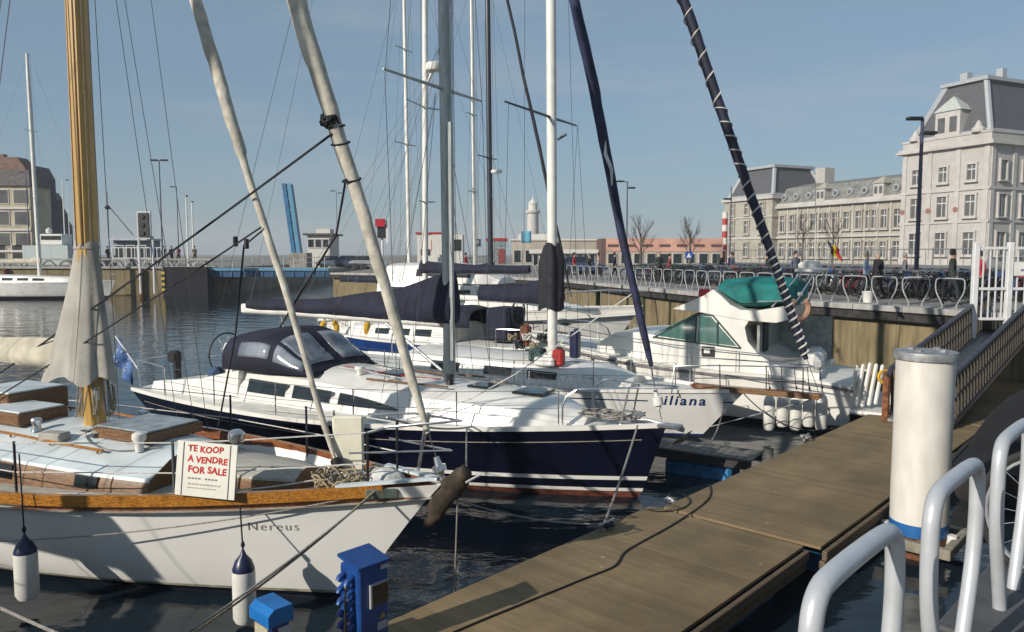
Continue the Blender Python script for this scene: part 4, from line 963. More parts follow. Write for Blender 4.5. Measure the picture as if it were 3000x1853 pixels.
for i in range(15):
    k = i / 14; z = lerp(4.12, 2.62, k)
    rings.append([Vector((cmx - .05 + (0.15 + .10 * min(1, k * 4)) * (1 + .12 * sin(5 * a + 1)) * cos(a) * 1.15, (0.15 + .08 * min(1, k * 4)) * (1 + .12 * sin(5 * a + 1)) * sin(a), z + .05 * sin(3 * a))) for a in [2 * pi * j / 40 for j in range(40)]])
MB().loft(rings, True, True, False).build('mast_cover', canvasblack, wy, smooth=60)
T('boom', [Vector((cmx - .1, 0, 2.78)), Vector((cmx - 3.2, 0, 2.83))], 0.07, whitemast, wy, 10)
sail_cover(wy, (cmx - .2, 0, 2.82), (cmx - 2.0, 0, 2.86), 0.5, 0.3, 0.18, 0.13, canvasnavy, seed=9)
cf0, cf1 = Vector((1.42, 0, 1.20)), Vector((cmx + .1, 0, CZ))
sailn = mat('sail_uv_black', (0.012, 0.013, 0.035), 0.75, var=0.3, scale=4, bump=0.3, bscale=10)
furled(wy, cf0, cf1, 0.075, 0.12, sailn, bulge=0.15, bpos=0.4, f0=0.04, f1=0.95, seed=8, twist=4, amp=.05, N=80, name='furled_genoa')
stay(wy, cf0, cf1, 0.007, name='forestay')
def spiral(k0, k1, turns, rr, sgn=1):
    L = cf1 - cf0; t = L.normalized(); u_ = t.cross(Vector((0, 1, 0))).normalized(); w_ = t.cross(u_); pts = []
    N = int(turns * 14)
    for i in range(N + 1):
        k = lerp(k0, k1, i / N); kk = (k - .04) / .91; R_ = lerp(.075, .12, kk) * (1 + .15 * math.exp(-((kk - .4) / .25) ** 2)) * 1.06
        a = sgn * 2 * pi * turns * i / N; pts.append(cf0 + L * k + (u_ * cos(a) + w_ * sin(a)) * R_)
    T('spiral_cord', pts, rr, ropewhite, wy, 5)
spiral(0.045, 0.17, 15, 0.021); spiral(0.17, 0.27, 6, 0.018); spiral(0.27, 0.36, 5, 0.016, -1); spiral(0.36, 0.75, 14, 0.018)
T('bow_pulpit', [Vector((-1.3, -.75, 1.05)), Vector((-1.25, -.75, 1.62)), Vector((-.4, -.5, 1.66)), Vector((1.2, -.16, 1.70)), Vector((1.32, 0, 1.70)), Vector((1.2, .16, 1.70)), Vector((-.4, .5, 1.66)), Vector((-1.25, .75, 1.62)), Vector((-1.3, .75, 1.05))], 0.014, steel, wy, 6)
T('bow_pulpit', [Vector((-1.25, -.75, 1.36)), Vector((-.4, -.48, 1.4)), Vector((1.2, -.15, 1.42))], 0.011, steel, wy, 6)
for x in (-.4, .45, 1.15): T('pulpit_leg', [Vector((x, -.12 if x > 0 else -.4, 1.14)), Vector((x, -.17 - .3 * (x < 0), 1.68))], 0.012, wire, wy, 6)
T('bobstay', [Vector((1.4, 0, 1.08)), Vector((-.75, 0, 0.25))], 0.012, galv, wy, 6)
ch.stanchions(wy, [1.3, 2.9, 4.6, 6.4, 8.2, 10.2], wr=0.005, wm=wire)
for i in range(60):
    d_ = 1.4 + i * 0.085
    T('net_cord', [ch.sh(d_, -1, .08, .02), ch.sh(d_ + .085, -1, .08, .3)] if i % 2 else [ch.sh(d_, -1, .08, .3), ch.sh(d_ + .085, -1, .08, .02)], 0.004, ropegrey, wy, 3, False)
for d_, sd, z_ in ((4.4, -1, CZ - .3), (4.4, 1, CZ - .3), (4.9, -1, 7.0), (4.9, 1, 7.0), (4.0, 1, 7.0)):
    stay(wy, ch.sh(d_, sd, .12), (cmx - .2, sd * (1.7 if z_ < 8 else 1.0), 7.1 if z_ < 8 else 11.5), .006, name='shroud')
stay(wy, (-10.8, 0, 1.1), (cmx, 0, CZ), .006, name='backstay')
# deck gear: jerrycan, bags, outboard, ropes
for nm, u, v, y, s_, m_ in (('red_jerrycan', 1637, 1048, 17.0, (0.26, 0.2, 0.36), redpl), ('deck_bag', 1575, 1040, 17.3, (0.35, 0.3, 0.3), mat('green_bag', (0.05, 0.10, 0.09), .9, var=.4)), ('outboard_cover', 1685, 1010, 17.6, (0.22, 0.22, 0.62), fenderblue), ('deck_box', 1600, 1060, 17.1, (0.5, 0.3, 0.2), whiteplas), ('deck_box', 1540, 985, 18.2, (0.25, 0.2, 0.5), mahog)):
    c = P(u, v, y); k = thing(nm, {'red_jerrycan': 'red fuel can on the white yacht deck by the mast', 'deck_bag': 'dark green bag beside the red fuel can', 'outboard_cover': 'upright blue covered bundle on the white yacht deck', 'deck_box': 'pale deck box in front of the mast of the white yacht' if u == 1600 else 'brown wooden deck box left of the covered mast'}[nm], {'red_jerrycan': 'fuel can', 'deck_bag': 'bag', 'outboard_cover': 'cover', 'deck_box': 'box'}[nm], c - Vector((0, 0, s_[2] / 2)), CR)
    MB().box((0, 0, s_[2] / 2), s_, bev=0.04).build('body', m_, k)
    MB().box((0.02, 0, s_[2] + .03), (s_[0] * .5, 0.04, 0.05), bev=0.01).build('handle', black if m_ is redpl else m_, k)
for i in range(5): coil(wy, CFi @ P(1500 + i * 22, 1000 + (i % 2) * 25, 18), 0.12, [ropetan, ropeblack, ropewhite][i % 3], 'rope_coil', 5, 0.015, 20 + i, 1.6)
# ================================================================== motor cruiser with the teal canvas (stern towards the pontoon)
DR = radians(150); DL = Vector((0.25, 22.05, 0)); DF = frame(DL, DR); DFi = DF.inverted()
mc_ = thing('motor_cruiser', 'white motor cruiser with green-tinted windows and a teal flybridge cover', 'motorboat', DL, DR)
dh = Hull(9.0, 3.1, 1.75, 1.18, 1.05, 0.9, 0.1, wl=0.84, bst=0.92, bstw=0.9, p=1.9, pw=1.6, sm=0.5, g=0.8, swo=0.8)
dh.build(mc_, [(0.12, black), (0.16, gel)], gel, deckwhite, n=34)
dh.rail(mc_, mat('grey_rubbing_strake', (0.16, 0.15, 0.16), .6), 0.04, 0.06, 0.1, 9.0, 0.02, -0.12, 'rubbing_strake')
def sp(u, v, w=1.3):                # photo pixel on the near side plane of the superstructure -> local x, z
    n_ = DF.to_3x3() @ Vector((0, 1, 0)); q = DF @ Vector((0, w, 0)); o = Vector((0, 0, CAMZ)); r_ = ray(u, v)
    p_ = o + r_ * ((q - o).dot(n_) / r_.dot(n_)); p_ = DFi @ p_; return p_.x, p_.z
def prof(pts, w=1.3): return [sp(u, v, w) for u, v in pts]
def wid(x): return interp(-x, [1.5, 3.0, 4.5, 9.0], [0.75, 1.12, 1.3, 1.32])
def extr(name, outline, m, parent, k=1.0, smooth=0, in_=0.0):
    """closed side outline (x, z) spanned across the boat, following its plan width"""
    mb = MB(); n = len(outline)
    rows = [[Vector((x, s * (wid(x) * k - in_), z)) for x, z in outline] for s in (1, .5, 0, -.5, -1)]
    for a, b in zip(rows, rows[1:]):
        for i in range(n): j = (i + 1) % n; mb.add([a[i], a[j], b[j], b[i]], [(0, 1, 2, 3)])
    mb.add(rows[0], [list(range(n))]); mb.add(rows[-1], [list(reversed(range(n)))])
    return mb.build(name, m, parent, smooth=smooth)
house = prof([(1913, 990), (2044, 921), (2087, 921), (2140, 925), (2195, 938), (2182, 960), (2190, 1000), (2222, 1040), (2270, 1068), (2330, 1085), (2400, 1095), (2400, 1150), (1900, 1120), (1880, 1000)])
hs_ = extr('deckhouse', house, gel, mc_, smooth=30)
fore = prof([(1740, 1085), (1735, 1010), (1790, 978), (1860, 976), (1920, 985), (1990, 1000), (1990, 1110)])
extr('foredeck_trunk', fore, gel, mc_, k=0.9, smooth=40)
fly = prof([(1972, 905), (2060, 868), (2090, 849), (2115, 868), (2140, 893), (2170, 908), (2215, 911), (2300, 898), (2312, 905), (2308, 938), (2275, 946), (2195, 940), (2087, 922), (2060, 916)])
fb_ = extr('flybridge', fly, gel, mc_, k=1.02, smooth=30)
def side_pane(pts, m, parent, name, out=0.012, w=1.3):
    for sd in (1, -1):
        pl = [Vector((x, sd * (wid(x) + out), z)) for x, z in prof(pts, w)]
        MB().prism(pl, (0, -sd * 0.03, 0)).build(name, m, parent)
side_pane([(1925, 983), (2040, 927), (2036, 1000)], glassgreen, hs_, 'side_window'); side_pane([(2048, 926), (2084, 929), (2100, 948), (2100, 1008), (2044, 1001)], glassgreen, hs_, 'side_window')
side_pane([(2106, 955), (2158, 1014), (2106, 1008)], glassgreen, hs_, 'side_window')
frm = mat('window_frame_dark', (0.02, 0.06, 0.055), 0.4)
for a, b in (((1913, 990), (2044, 923)), ((2044, 923), (2088, 924)), ((2088, 924), (2170, 1020)), ((1913, 988), (2170, 1021)), ((2041, 923), (2037, 1003)), ((2103, 944), (2103, 1010))):
    for sd in (1, -1):
        (x0, z0), (x1, z1) = sp(*a), sp(*b); T('window_bar', [Vector((x0, sd * (wid(x0) + .012), z0)), Vector((x1, sd * (wid(x1) + .012), z1))], 0.02, frm, hs_, 6)
(x0, z0), (x1, z1) = sp(1915, 985), sp(2040, 925)
for k in range(3):
    ys = lerp(-1, 1, k / 3) + .03, lerp(-1, 1, (k + 1) / 3) - .03
    o = Vector((0.03, 0, 0.03)); MB().prism([Vector((x0, wid(x0) * ys[0] * .95, z0)) + o, Vector((x0, wid(x0) * ys[1] * .95, z0)) + o, Vector((x1, wid(x1) * ys[1] * .95, z1)) + o, Vector((x1, wid(x1) * ys[0] * .95, z1)) + o], (0.012, 0, 0.015)).build('windscreen', glassgreen, hs_)
# aft bulkhead with door seen through the cockpit opening
xc, zc = sp(2200, 1000)
gpanel = mat('cockpit_grey_canvas', (0.32, 0.34, 0.32), 0.8, var=0.15)
B('aft_bulkhead', (xc - .12, 0, 1.75), (0.06, 2.2, 1.55), gpanel, mc_); B('cabin_door', (xc - .17, 0.55, 1.7), (0.04, 0.5, 1.4), glassdark, mc_)
xq, zq = sp(2390, 1000)
B('cockpit_side_screen', (xc - .75, -1.22, 1.65), (1.3, 0.03, 1.4), gpanel, mc_)
B('cockpit_floor', (-7.4, 0, 1.0), (2.6, 2.5, 0.08), deckwhite, mc_)
MB().box((-8.0, 0.55, 1.42), (0.5, 0.8, 0.42), bev=0.15).build('seat', whiteplas, mc_)
MB().box((-7.9, -.6, 1.42), (0.5, 0.8, 0.42), bev=0.15).build('seat', whiteplas, mc_)
# teal cover over the flybridge
cov = prof([(2090, 846), (2110, 826), (2180, 820), (2260, 822), (2310, 826), (2332, 845), (2332, 890), (2240, 905), (2165, 903), (2130, 880)], 1.0)
mb = MB(); n = len(cov); cx_ = sum(x for x, z in cov) / n; cz_ = sum(z for x, z in cov) / n; rows = []
for s_ in (-1.0, -.93, -.6, -.2, .2, .6, .93, 1.0):
    k = 1 - .35 * max(0, abs(s_) - .6) / .4; rows.append([Vector((cx_ + (x - cx_) * lerp(1, k, .5) + .015 * sin(7 * s_ + i), s_ * 1.12, cz_ + (z - cz_) * k + (.05 * (1 - s_ * s_) if z > cz_ else 0))) for i, (x, z) in enumerate(cov)])
mb.loft(rows).build('flybridge_cover', canvasteal, mc_, smooth=50)
# radar arch with antenna, rails, ladder
for sd in (1, -1):
    xa_, za_ = sp(2255, 902); xb2, zb2 = sp(2335, 800); T('arch_leg', [Vector((xa_, sd * 1.1, za_)), Vector((xb2, sd * .8, zb2))], 0.022, steel, mc_, 8)
    xa_, za_ = sp(2318, 900); xb2, zb2 = sp(2378, 800); T('arch_leg', [Vector((xa_, sd * 1.1, za_)), Vector((xb2, sd * .8, zb2))], 0.022, steel, mc_, 8)
    xa_, za_ = sp(2215, 885); xb2, zb2 = sp(2300, 882); T('fly_rail', [Vector((xa_, sd * 1.2, za_)), Vector((xb2, sd * 1.2, zb2))], 0.015, steel, mc_, 6)
xp, zp = sp(2352, 795); B('arch_platform', (xp, 0, zp), (0.5, 1.75, 0.07), whiteplas, mc_, bev=0.02)
MB().lathe([(0.25, 0), (0.27, .06), (0.22, .13), (0.05, .16)], Vector((xp, .35, zp + .06)), 18).build('radar_dome', whiteplas, mc_, smooth=True)
T('antenna', [Vector((xp, -.4, zp)), Vector((xp + .05, -.4, zp + 2.2))], 0.008, whitepaint, mc_, 5)
lb = thing('lifebuoy', 'faded orange horseshoe lifebuoy on the stern rail of the motor cruiser', 'lifebuoy', P(2343, 905, 17.2), 0.4)
MB().torus((0, 0, 0), 0.24, 0.07, 'y', 18, 8, a0=radians(-230), a1=radians(50)).build('buoy_ring', mat('faded_orange', (0.42, 0.24, 0.16), .8, var=.2), lb, smooth=True)
MB().box((0, 0, .33), (.12, .05, .08), bev=.01).build('buoy_strap', whiteplas, lb)
for sd in (1, -1):
    T('side_rail', [dh.sh(1.0, sd, .1, .0), dh.sh(1.0, sd, .1, .45), dh.sh(3.0, sd, .1, .52), dh.sh(5.0, sd, .08, .5), dh.sh(7.2, sd, .08, .45), dh.sh(7.3, sd, .08, 0)], 0.013, steel, mc_, 6)
    for d_ in (2.0, 3.0, 4.2, 5.4, 6.5): T('rail_post', [dh.sh(d_, sd, .1, 0), dh.sh(d_, sd, .1, .5)], 0.011, steel, mc_, 6)
B('swim_platform', (-9.3, 0, 0.5), (0.75, 2.9, 0.09), gel, mc_, bev=0.03)
xr_, zr_ = sp(2050, 862); rp = MB().box((xr_, .9, zr_), (.28, .05, .2), bev=.02).build('red_lamp_cover', redpl, mc_)
# dark panel and small emblem board on the side
xe_, ze_ = sp(2075, 1030); B('side_emblem', (xe_, 1.335, ze_), (0.30, 0.012, 0.24), black, mc_); B('emblem_patch', (xe_ + .02, 1.345, ze_ + .01), (0.14, 0.010, 0.10), whiteplas, mc_)
# white slatted bathing ladder folded up at the stern
ld = thing('bathing_ladder', 'white slatted bathing ladder and boards stowed upright on the motor cruiser stern', 'ladder', DF @ Vector((-9.25, 1.0, 0.55)), DR)
for i in range(5): MB().box((0.12 * i - .2, 0.1 * i - .2, 0.50), (0.075, 0.16, 1.0 - .05 * abs(i - 2)), rx=0.22, ry=-0.12, bev=0.03).build('slat', whiteplas, ld)
MB().torus((-0.35, 0.3, 0.75), 0.13, 0.035, 'y', 16, 6).build('yellow_float', yellow, ld, smooth=True)
MB().lathe([(.02, 0), (.12, .03), (.15, .12), (.1, .22), (.02, .26)], (-0.45, .25, .15), 14).build('round_float', whiteplas, ld, smooth=True)
for i, u in enumerate((2252, 2291, 2330, 2368, 2405)):
    p_ = P(u, 1262 - (i % 2) * 10, 15.95 - i * .08); fender((p_.x, p_.y, max(0.12, p_.z)), ['leftmost', 'second', 'middle', 'fourth', 'rightmost'][i] + ' of the five white fenders hanging on the motor cruiser side', h=0.80 - .08 * (i % 2), r=0.118, rope_to=p_ + Vector((0, .15, 1.25)), group='fenders along the motor cruiser', capm=whiteplas)

# ================================================================== generic sailing yacht for the boats farther off
def yacht(name, label, loc, deg, L, Bm, fb, hullm, bands, mastd, mz, mr, mm, cover=canvasnavy, spread=((.35, 1.3),), hood=True, fur=None, boom=4.0, bz=1.55, topband=None, cat='sailboat', sm=None, ch_=0.42, group='yachts moored behind the white yacht', bh_=.5):
    F = frame(loc, -radians(deg)); y = thing(name, label, cat, loc, -radians(deg), group)
    h = Hull(L, Bm, fb, fb * .88, fb * .9, .7, .6, wl=.8, bst=.74, bstw=.5, p=1.7, pw=1.5, sm=.52, g=.6)
    h.build(y, bands, hullm, deckwhite, n=26, topband=topband); h.rail(y, gel, .07, .06, .02, L, .012, -.02)
    c, sd, tp = cabin(y, [-L * .18, -L * .27, -L * .5, -L * .72], [.4, .8, 1.0, 1.0], [fb + .05, fb + .28, fb + ch_, fb + ch_ + .05], lambda d_: h.zs(d_ / L), gel, gel, tumble=.86)
    for k in range(3): [side_window(c, sd, -L * (.45 + .09 * k), -L * (.385 + .09 * k), .35, .75, gel, glassdark, sd=q_) for q_ in (-1, 1)]
    mo_ = mast(y, -mastd, fb + .25, mz - fb - .25, mr, mm, spread=spread, sm=sm, n=10)
    T('boom', [Vector((-mastd - .1, 0, fb + bz)), Vector((-mastd - boom, 0, fb + bz + .05))], .06, alu, y, 8)
    if cover: sail_cover(y, (-mastd + .15, 0, fb + bz + .06), (-mastd - boom, 0, fb + bz + .1), bh_, .18, .17, .1, cover, seed=len(label))
    if hood: dodger(y, -L * .60, -L * .78, 0, .95, fb + ch_, .7, canvasnavy, clearvinyl)[1](.1, .4, 4.3, 11.7)
    a = Vector((-.05, 0, fb + .1)); b_ = Vector((-mastd, 0, mz))
    stay(y, a, b_, .006, name='forestay')
    if fur: furled(y, a, b_, .05, .07, fur, bulge=.4, f0=.05, f1=.93, N=30, n=8, seed=3)
    for s_ in (-1, 1):
        zz = fb + (mz - fb) * spread[0][0]; T('shroud', [h.sh(mastd, s_, .1), Vector((-mastd - .1, s_ * spread[0][1], zz)), Vector((-mastd, s_ * .05, mz))], .006, wire, y, 4, False)
    stay(y, (-L, 0, fb), b_, .006, name='backstay')
    for k in range(2): stay(y, (-mastd + .15, .1 * k, fb + .4), (-mastd + .05, 0, mz - 1), .006, ropegrey, name='halyard')
    h.stanchions(y, [1.2, L * .3, L * .45, L * .6, L * .75, L * .9], wr=.005, wm=wire); h.pulpit(y, 1.3)
    for s_ in (-1, 1): T('pushpit_rail', [h.sh(L * .9, s_, .1, 0), h.sh(L * .9, s_, .1, .6), h.sh(L * .99, s_, .1, .6), Vector((-L, s_ * .3, fb + .55))], .014, steel, y, 6)
    return y, h, F, mo_
EL = Vector((1.0 - 8.83, 24.7 + 5.1, 0))
ey, eh, EF, em = yacht('blue_band_yacht', 'yacht with a blue band along its white hull and a radar on the mast', EL, 210, 10.2, 3.2, 1.05, gel, [(.05, antidark)], 5.5, 16, .1, whitemast, topband=(.5, bluehull), spread=((.52, 1.3), (.3, .5)), hood=True, boom=4.2, bz=2.2, bh_=.38)
ew = MB().torus((-9.4, .2, 2.0), .42, .03, 'x', 20, 6).build('steering_wheel', black, ey, smooth=True)
for k in range(5): T('wheel_spoke', [Vector((-9.4, .2, 2.0)), Vector((-9.4, .2 + .4 * cos(k * 1.257), 2.0 + .4 * sin(k * 1.257)))], .012, black, ew, 4)
MB().box((-8.8, 0, 1.6), (.9, 1.2, 1.1), bev=.1).build('cockpit_canvas', canvasnavy, ey)
for y_ in (-.7, .7): T('stern_arch', [Vector((-10.0, y_, 1.0)), Vector((-10.0, y_, 2.6)), Vector((-9.6, y_ * .9, 2.9)), Vector((-8.2, y_ * .9, 2.7))], .02, black, ey, 6)
rz_ = P(1247, 195, 26.7).z
MB().lathe([(.02, -.15), (.27, -.13), (.30, -.02), (.29, .08), (.2, .15), (.03, .17)], (-5.5 - .5, 0.05, rz_), 20).build('radar_dome', whiteplas, em, smooth=True)
T('radar_bracket', [Vector((-5.55, 0, rz_ - .75)), Vector((-5.8, .03, rz_ - .35)), Vector((-5.95, .05, rz_ - .14))], .06, whitemast, em, 6)
for u, lb_ in ((965, 'yellow horseshoe lifebuoy on the stern rail left of the furled genoa'), (1085, 'yellow horseshoe lifebuoy on the stern rail beside the genoa foot')):
    b_ = thing('yellow_lifebuoy', lb_, 'lifebuoy', P(u, 962, 27.6), 0.5 if u < 1000 else 1.2, 'yellow lifebuoys')
    MB().torus((0, 0, 0), .27, .10, 'y', 18, 8, a0=radians(-235), a1=radians(55)).build('buoy_ring', yellow, b_, smooth=True)
    MB().box((0, .0, -.3), (.16, .12, .1), bev=.02).build('buoy_light', whiteplas, b_)
for i, u in enumerate((1375, 1430)):
    p_ = P(u, 1052, 22.3); fender((p_.x, p_.y, p_.z - .3), ('pale fender on the blue-banded hull' if i == 0 else 'round pale fender at the bow end of the blue band'), h=.5, r=.13, group='fenders on the blue-banded yacht', capm=yellow if i else whiteplas)
jp = P(1300, 900, 31.0)
yacht('white_yacht', 'slim white yacht whose thin mast stands left of the radar mast', (0.9, 33.0, 0), 26, 9.5, 3.0, 1.0, gel, [(.1, antidark)], 6.0 if False else 6.3, 18.3, .085, whitemast, spread=((.45, .9), (.7, .7)), hood=False, ch_=.5)
yacht('white_yacht', 'white yacht whose pale mast stands beside the dark mast', (2.4, 36.0, 0), 26, 10, 3.1, 1.1, gel, [(.1, bluehull)], 4.7, 20, .10, whitemast, spread=((.3, .5), (.5, .6)), cover=canvasnavy, hood=True)
dt = P(1690, 880, 32.5)
hy, hh, HF, hmo = yacht('dark_mast_yacht', 'white yacht with a dark painted mast and a thin dark furled sail', (dt.x, dt.y, 0), 26, 10.5, 3.2, 1.15, gel, [(.1, navyhull)], 4.1, 18.2, .12, darkmast, spread=((.4, .9),), cover=canvasnavy, hood=True, boom=3.9, sm=darkmast, bh_=.6, bz=1.75, fur=canvasblack)
sp_ = P(1455, 503, 29.2); lp_ = HF.inverted() @ sp_
B('deck_light', lp_, (.42, .2, .14), whiteplas, hmo, bev=.04)
# far-left white yacht with the tall mast
kl = P(338, 835, 67.5)
ky, kh, KF, km = yacht('grey_white_yacht', 'long white yacht with a tall white mast moored by the far quay at left', (kl.x, kl.y, 0), 4, 15.5, 4.2, 1.55, whiteplas, [(.25, antidark)], 6.9, 21.2, .17, whitemast, spread=((.36, 1.2), (.66, .9)), cover=canvascream, hood=False, boom=5.5, group='yachts by the far quay')
# white motor yacht with the high bow
fl_ = P(1885, 893, 27.0); FR = -radians(22)
fy = thing('motor_yacht', 'large white motor yacht with a high flared bow in front of the quay wall', 'motorboat', (fl_.x, fl_.y, 0), FR)
fh = Hull(12.5, 3.7, 2.1, 1.75, 1.6, 1.6, .2, wl=.78, bst=.93, bstw=.9, p=1.75, pw=1.5, sm=.5, g=.85, swo=.75)
fh.build(fy, [(.12, antidark), (.2, gel)], gel, deckwhite, n=30); fh.rail(fy, gel, .12, .09, 0, 12.5, .04, -.32, 'rubbing_strake')
fc_, fs_, ft_ = cabin(fy, [-2.2, -4.4, -6.0, -10.0], [.5, 1.2, 1.55, 1.6], [1.85, 2.3, 2.75, 2.9], lambda d_: fh.zs(d_ / 12.5), gel, gel, tumble=.84, camber=.16)
for k in range(3): side_window(fc_, fs_, -7.0 - 1.2 * k, -6.1 - 1.2 * k, .4, .82, gel, glassdark)
f2, f2s, f2t = cabin(fy, [-5.2, -6.0, -8.0, -9.8], [.9, 1.2, 1.35, 1.3], [2.95, 3.35, 3.5, 3.45], 2.85, gel, gel, tumble=.8, camber=.1, name='flybridge')
side_window(f2, f2s, -8.4, -6.2, .35, .75, gel, canvasblack)
T('bow_rail', [fh.sh(3.5, -1, .1, 0), fh.sh(3.4, -1, .1, .55), fh.sh(1.5, -1, .1, .6), Vector((.15, 0, 2.6)), fh.sh(1.5, 1, .1, .6), fh.sh(3.4, 1, .1, .55), fh.sh(3.5, 1, .1, 0)], .018, steel, fy, 6)
for d_ in (1.4, 2.4): 
    for s_ in (-1, 1): T('rail_post', [fh.sh(d_, s_, .1, 0), fh.sh(d_, s_, .1, .58)], .014, steel, fy, 6)
for d_ in (2.6, 4.6): MB().prism([fh.at(-d_ + dx, 1.42 + dz, -1, .02) for dx, dz in ((-.22, 0), (0, -.05), (.22, 0), (0, .05))], (0, .02, 0)).build('porthole', glassdark, fy)
# ================================================================== small boats right of the cruiser, black boat form added for shaded water
def dinghy(name, label, loc, rz, L, Bm, f, hm_, cm_, n=14, hump=.25):
    d_ = thing(name, label, 'dinghy', loc, rz); h = Hull(L, Bm, f * 1.2, f, f, .35, .05, wl=.8, bst=.85, bstw=.8, p=2, pw=1.8, sm=.5, g=.7, draft=.25)
    h.build(d_, [(.06, hm_)], hm_, cm_, n=18); h.rail(d_, rubber, .06, .07, 0, L, .03, -.05, 'gunwale')
    rings = []
    for i in range(13):
        k = i / 12; q = lerp(.1, L - .05, k); w = abs(h.sh(q).y) * .96 + .01; z = h.sh(q).z
        rings.append([Vector((-q, w * cos(a), z + hump * sin(pi * min(1, k * 1.3 + .05)) ** .6 * sin(a) * (1 + .12 * sin(9 * k + 3 * a)))) for a in [pi * j / 10 for j in range(11)]])
    MB().sheet(rings).build('boat_cover', cm_, d_, smooth=60); return d_
a = G(2545, 1195, 0); dinghy('covered_dinghy', 'small dinghy under bright blue covers beyond the motor cruiser stern', (8.9, 19.2, 0), -radians(20), 3.4, 1.5, .5, whiteplas, mat('blue_tarp', (0.03, 0.16, 0.33), .6, var=.35, scale=3, bump=.4, bscale=8, col2=(.10, .28, .42)), hump=.42)
dinghy('inflatable_dinghy', 'dark grey inflatable dinghy in front of the blue-covered one', (9.0, 17.6, 0), -radians(25), 2.8, 1.4, .4, mat('hypalon_grey', (.06, .065, .07), .6, var=.2), mat('dinghy_floor', (.22, .22, .2), .8, var=.3), hump=.1)
lt = PL0 + PD * 14.6 + PN * 3.15; dinghy('shade_filler_hull', 'black boat-shaped mass added for the shaded water beside the gangway at the right edge', (lt.x, lt.y, 0), PA, 5.4, 1.55, .55, black, mat('shade_filler_black', (.006, .006, .008), .9, var=.2), hump=.8)  # made-up boat form, stands in for dark water in the gangway's shadow

# ================================================================== power pedestals on the pontoon
def on_pont(t, w): return PL0 + PD * t + PN * w + Vector((0, 0, PZ))
pb = thing('power_pedestal', 'large blue shore power pedestal with plugs, meter window and labels', 'pedestal', (-1.27, 6.40, PZ), radians(47))
H_ = 1.02; pb.scale = (.92, .92, .76)
MB().box((0, 0, H_ / 2), (0.34, 0.30, H_), bev=0.02).build('cabinet', bluebox, pb)
MB().prism([Vector((-.18, -.165, H_ - .01)), Vector((.18, -.165, H_ - .01)), Vector((.18, .165, H_ + .06)), Vector((-.18, .165, H_ + .06))], (0, 0, 0.035)).build('lid', bluebox, pb)
mt = B('meter_window', (0.055, -0.155, 0.68), (0.19, 0.02, 0.24), glassdark, pb)
B('window_frame', (-0.05, -0.158, 0.68), (0.022, 0.028, 0.27), whiteplas, mt); B('window_frame', (0.055, -0.158, 0.805), (0.2, 0.028, 0.02), mat('grey_frame', (.3, .32, .34), .5), mt)
B('sticker', (0.085, -0.153, 0.30), (0.11, 0.006, 0.09), mat('sticker_grey', (.36, .40, .46), .6), pb); B('sticker', (0.12, -0.153, 0.97), (0.09, 0.006, 0.05), MATS['sticker_grey'], pb)
MB().prism([Vector((0.04, -.154, .38)), Vector((.13, -.154, .38)), Vector((.085, -.154, .46))], (0, -.004, 0)).build('warning_triangle', mat('warning_dull', (.22, .20, .10), .6), pb)
for r_ in range(5):
    z = .92 - r_ * .135
    s_ = MB().tube([Vector((-.17, -.06 + .0 * r_, z)), Vector((-.225, -.06, z - .03)), Vector((-.245, -.06, z - .075))], [.032, .035, .03], 12).build('socket', bluebox, pb, smooth=True)
    MB().tube([Vector((-.23, -.06, z - .07)), Vector((-.245, -.06, z - .10))], [.024, .024], 10).build('plug', [black, whiteplas, black, whiteplas, black][r_], s_)
    MB().tube([Vector((-.17, .07, z)), Vector((-.22, .07, z - .03)), Vector((-.24, .07, z - .07))], [.03, .033, .028], 12).build('socket', bluebox, pb, smooth=True)
    T('plug_cable', smooth_path([Vector((-.245, -.06, z - .10)), Vector((-.28, -.08, z - .25)), Vector((-.26 - .02 * r_, -.1, .2)), Vector((-.2, -.2, .02))], 2), .009, black, pb, 5)
ps = thing('power_pedestal', 'small blue-topped pedestal with a pale label left of the large one', 'pedestal', (-1.93, 5.95, PZ), radians(47))
ps.scale = (1, 1, .74)
MB().box((0, 0, .33), (0.17, 0.26, .66), bev=.015).build('cabinet', mat('pedestal_dark', (.012, .03, .12), .4), ps)
MB().box((-.088, 0, .32), (0.012, 0.20, .60)).build('front_cover', mat('pedestal_beige', (.42, .38, .27), .5), ps)
MB().loft([[Vector((x, y, .655)) for x, y in ((-.11, -.15), (.11, -.15), (.11, .15), (-.11, .15))], [Vector((x, y, .78)) for x, y in ((-.11, -.15), (.11, -.15), (.11, .15), (-.11, .15))], [Vector((x, y, .84)) for x, y in ((-.06, -.15), (.10, -.15), (.10, .15), (-.06, .15))]]).build('blue_hood', mat('pedestal_bright_blue', (.01, .14, .42), .4, var=.1), ps)
B('sticker', (0.03, -.134, .55), (0.10, .006, .13), MATS['sticker_grey'], ps)
# ================================================================== cables and mooring lines
dcab = [(1225, 1850), (1245, 1800), (1290, 1790)]
cab = MB().tube(smooth_path([G(u, v, PZ + .012) for u, v in ((1290, 1870), (1400, 1822), (1480, 1790), (1560, 1757), (1640, 1725), (1720, 1692), (1795, 1664), (1812, 1648), (1826, 1618), (1880, 1588), (1960, 1545), (2030, 1500), (2072, 1468), (2084, 1445), (2079, 1422))], 2), .011, 6).build('power_cable', black, None, True, label='long black power cable snaking along the planked pontoon', cat='cable')
MB().tube(smooth_path([G(u, v, PZ + .012) for u, v in ((2000, 1447), (2030, 1470), (1990, 1497), (1930, 1500), (1900, 1494))], 2), .009, 6).build('power_cable', black, None, True, label='short black cable looping off the pontoon edge near the navy bow', cat='cable')
def line(name, pts, r_, m_, lb_): return MB().tube(pts, r_, 6).build(name, m_, None, True, label=lb_, cat='mooring rope', group='mooring ropes')
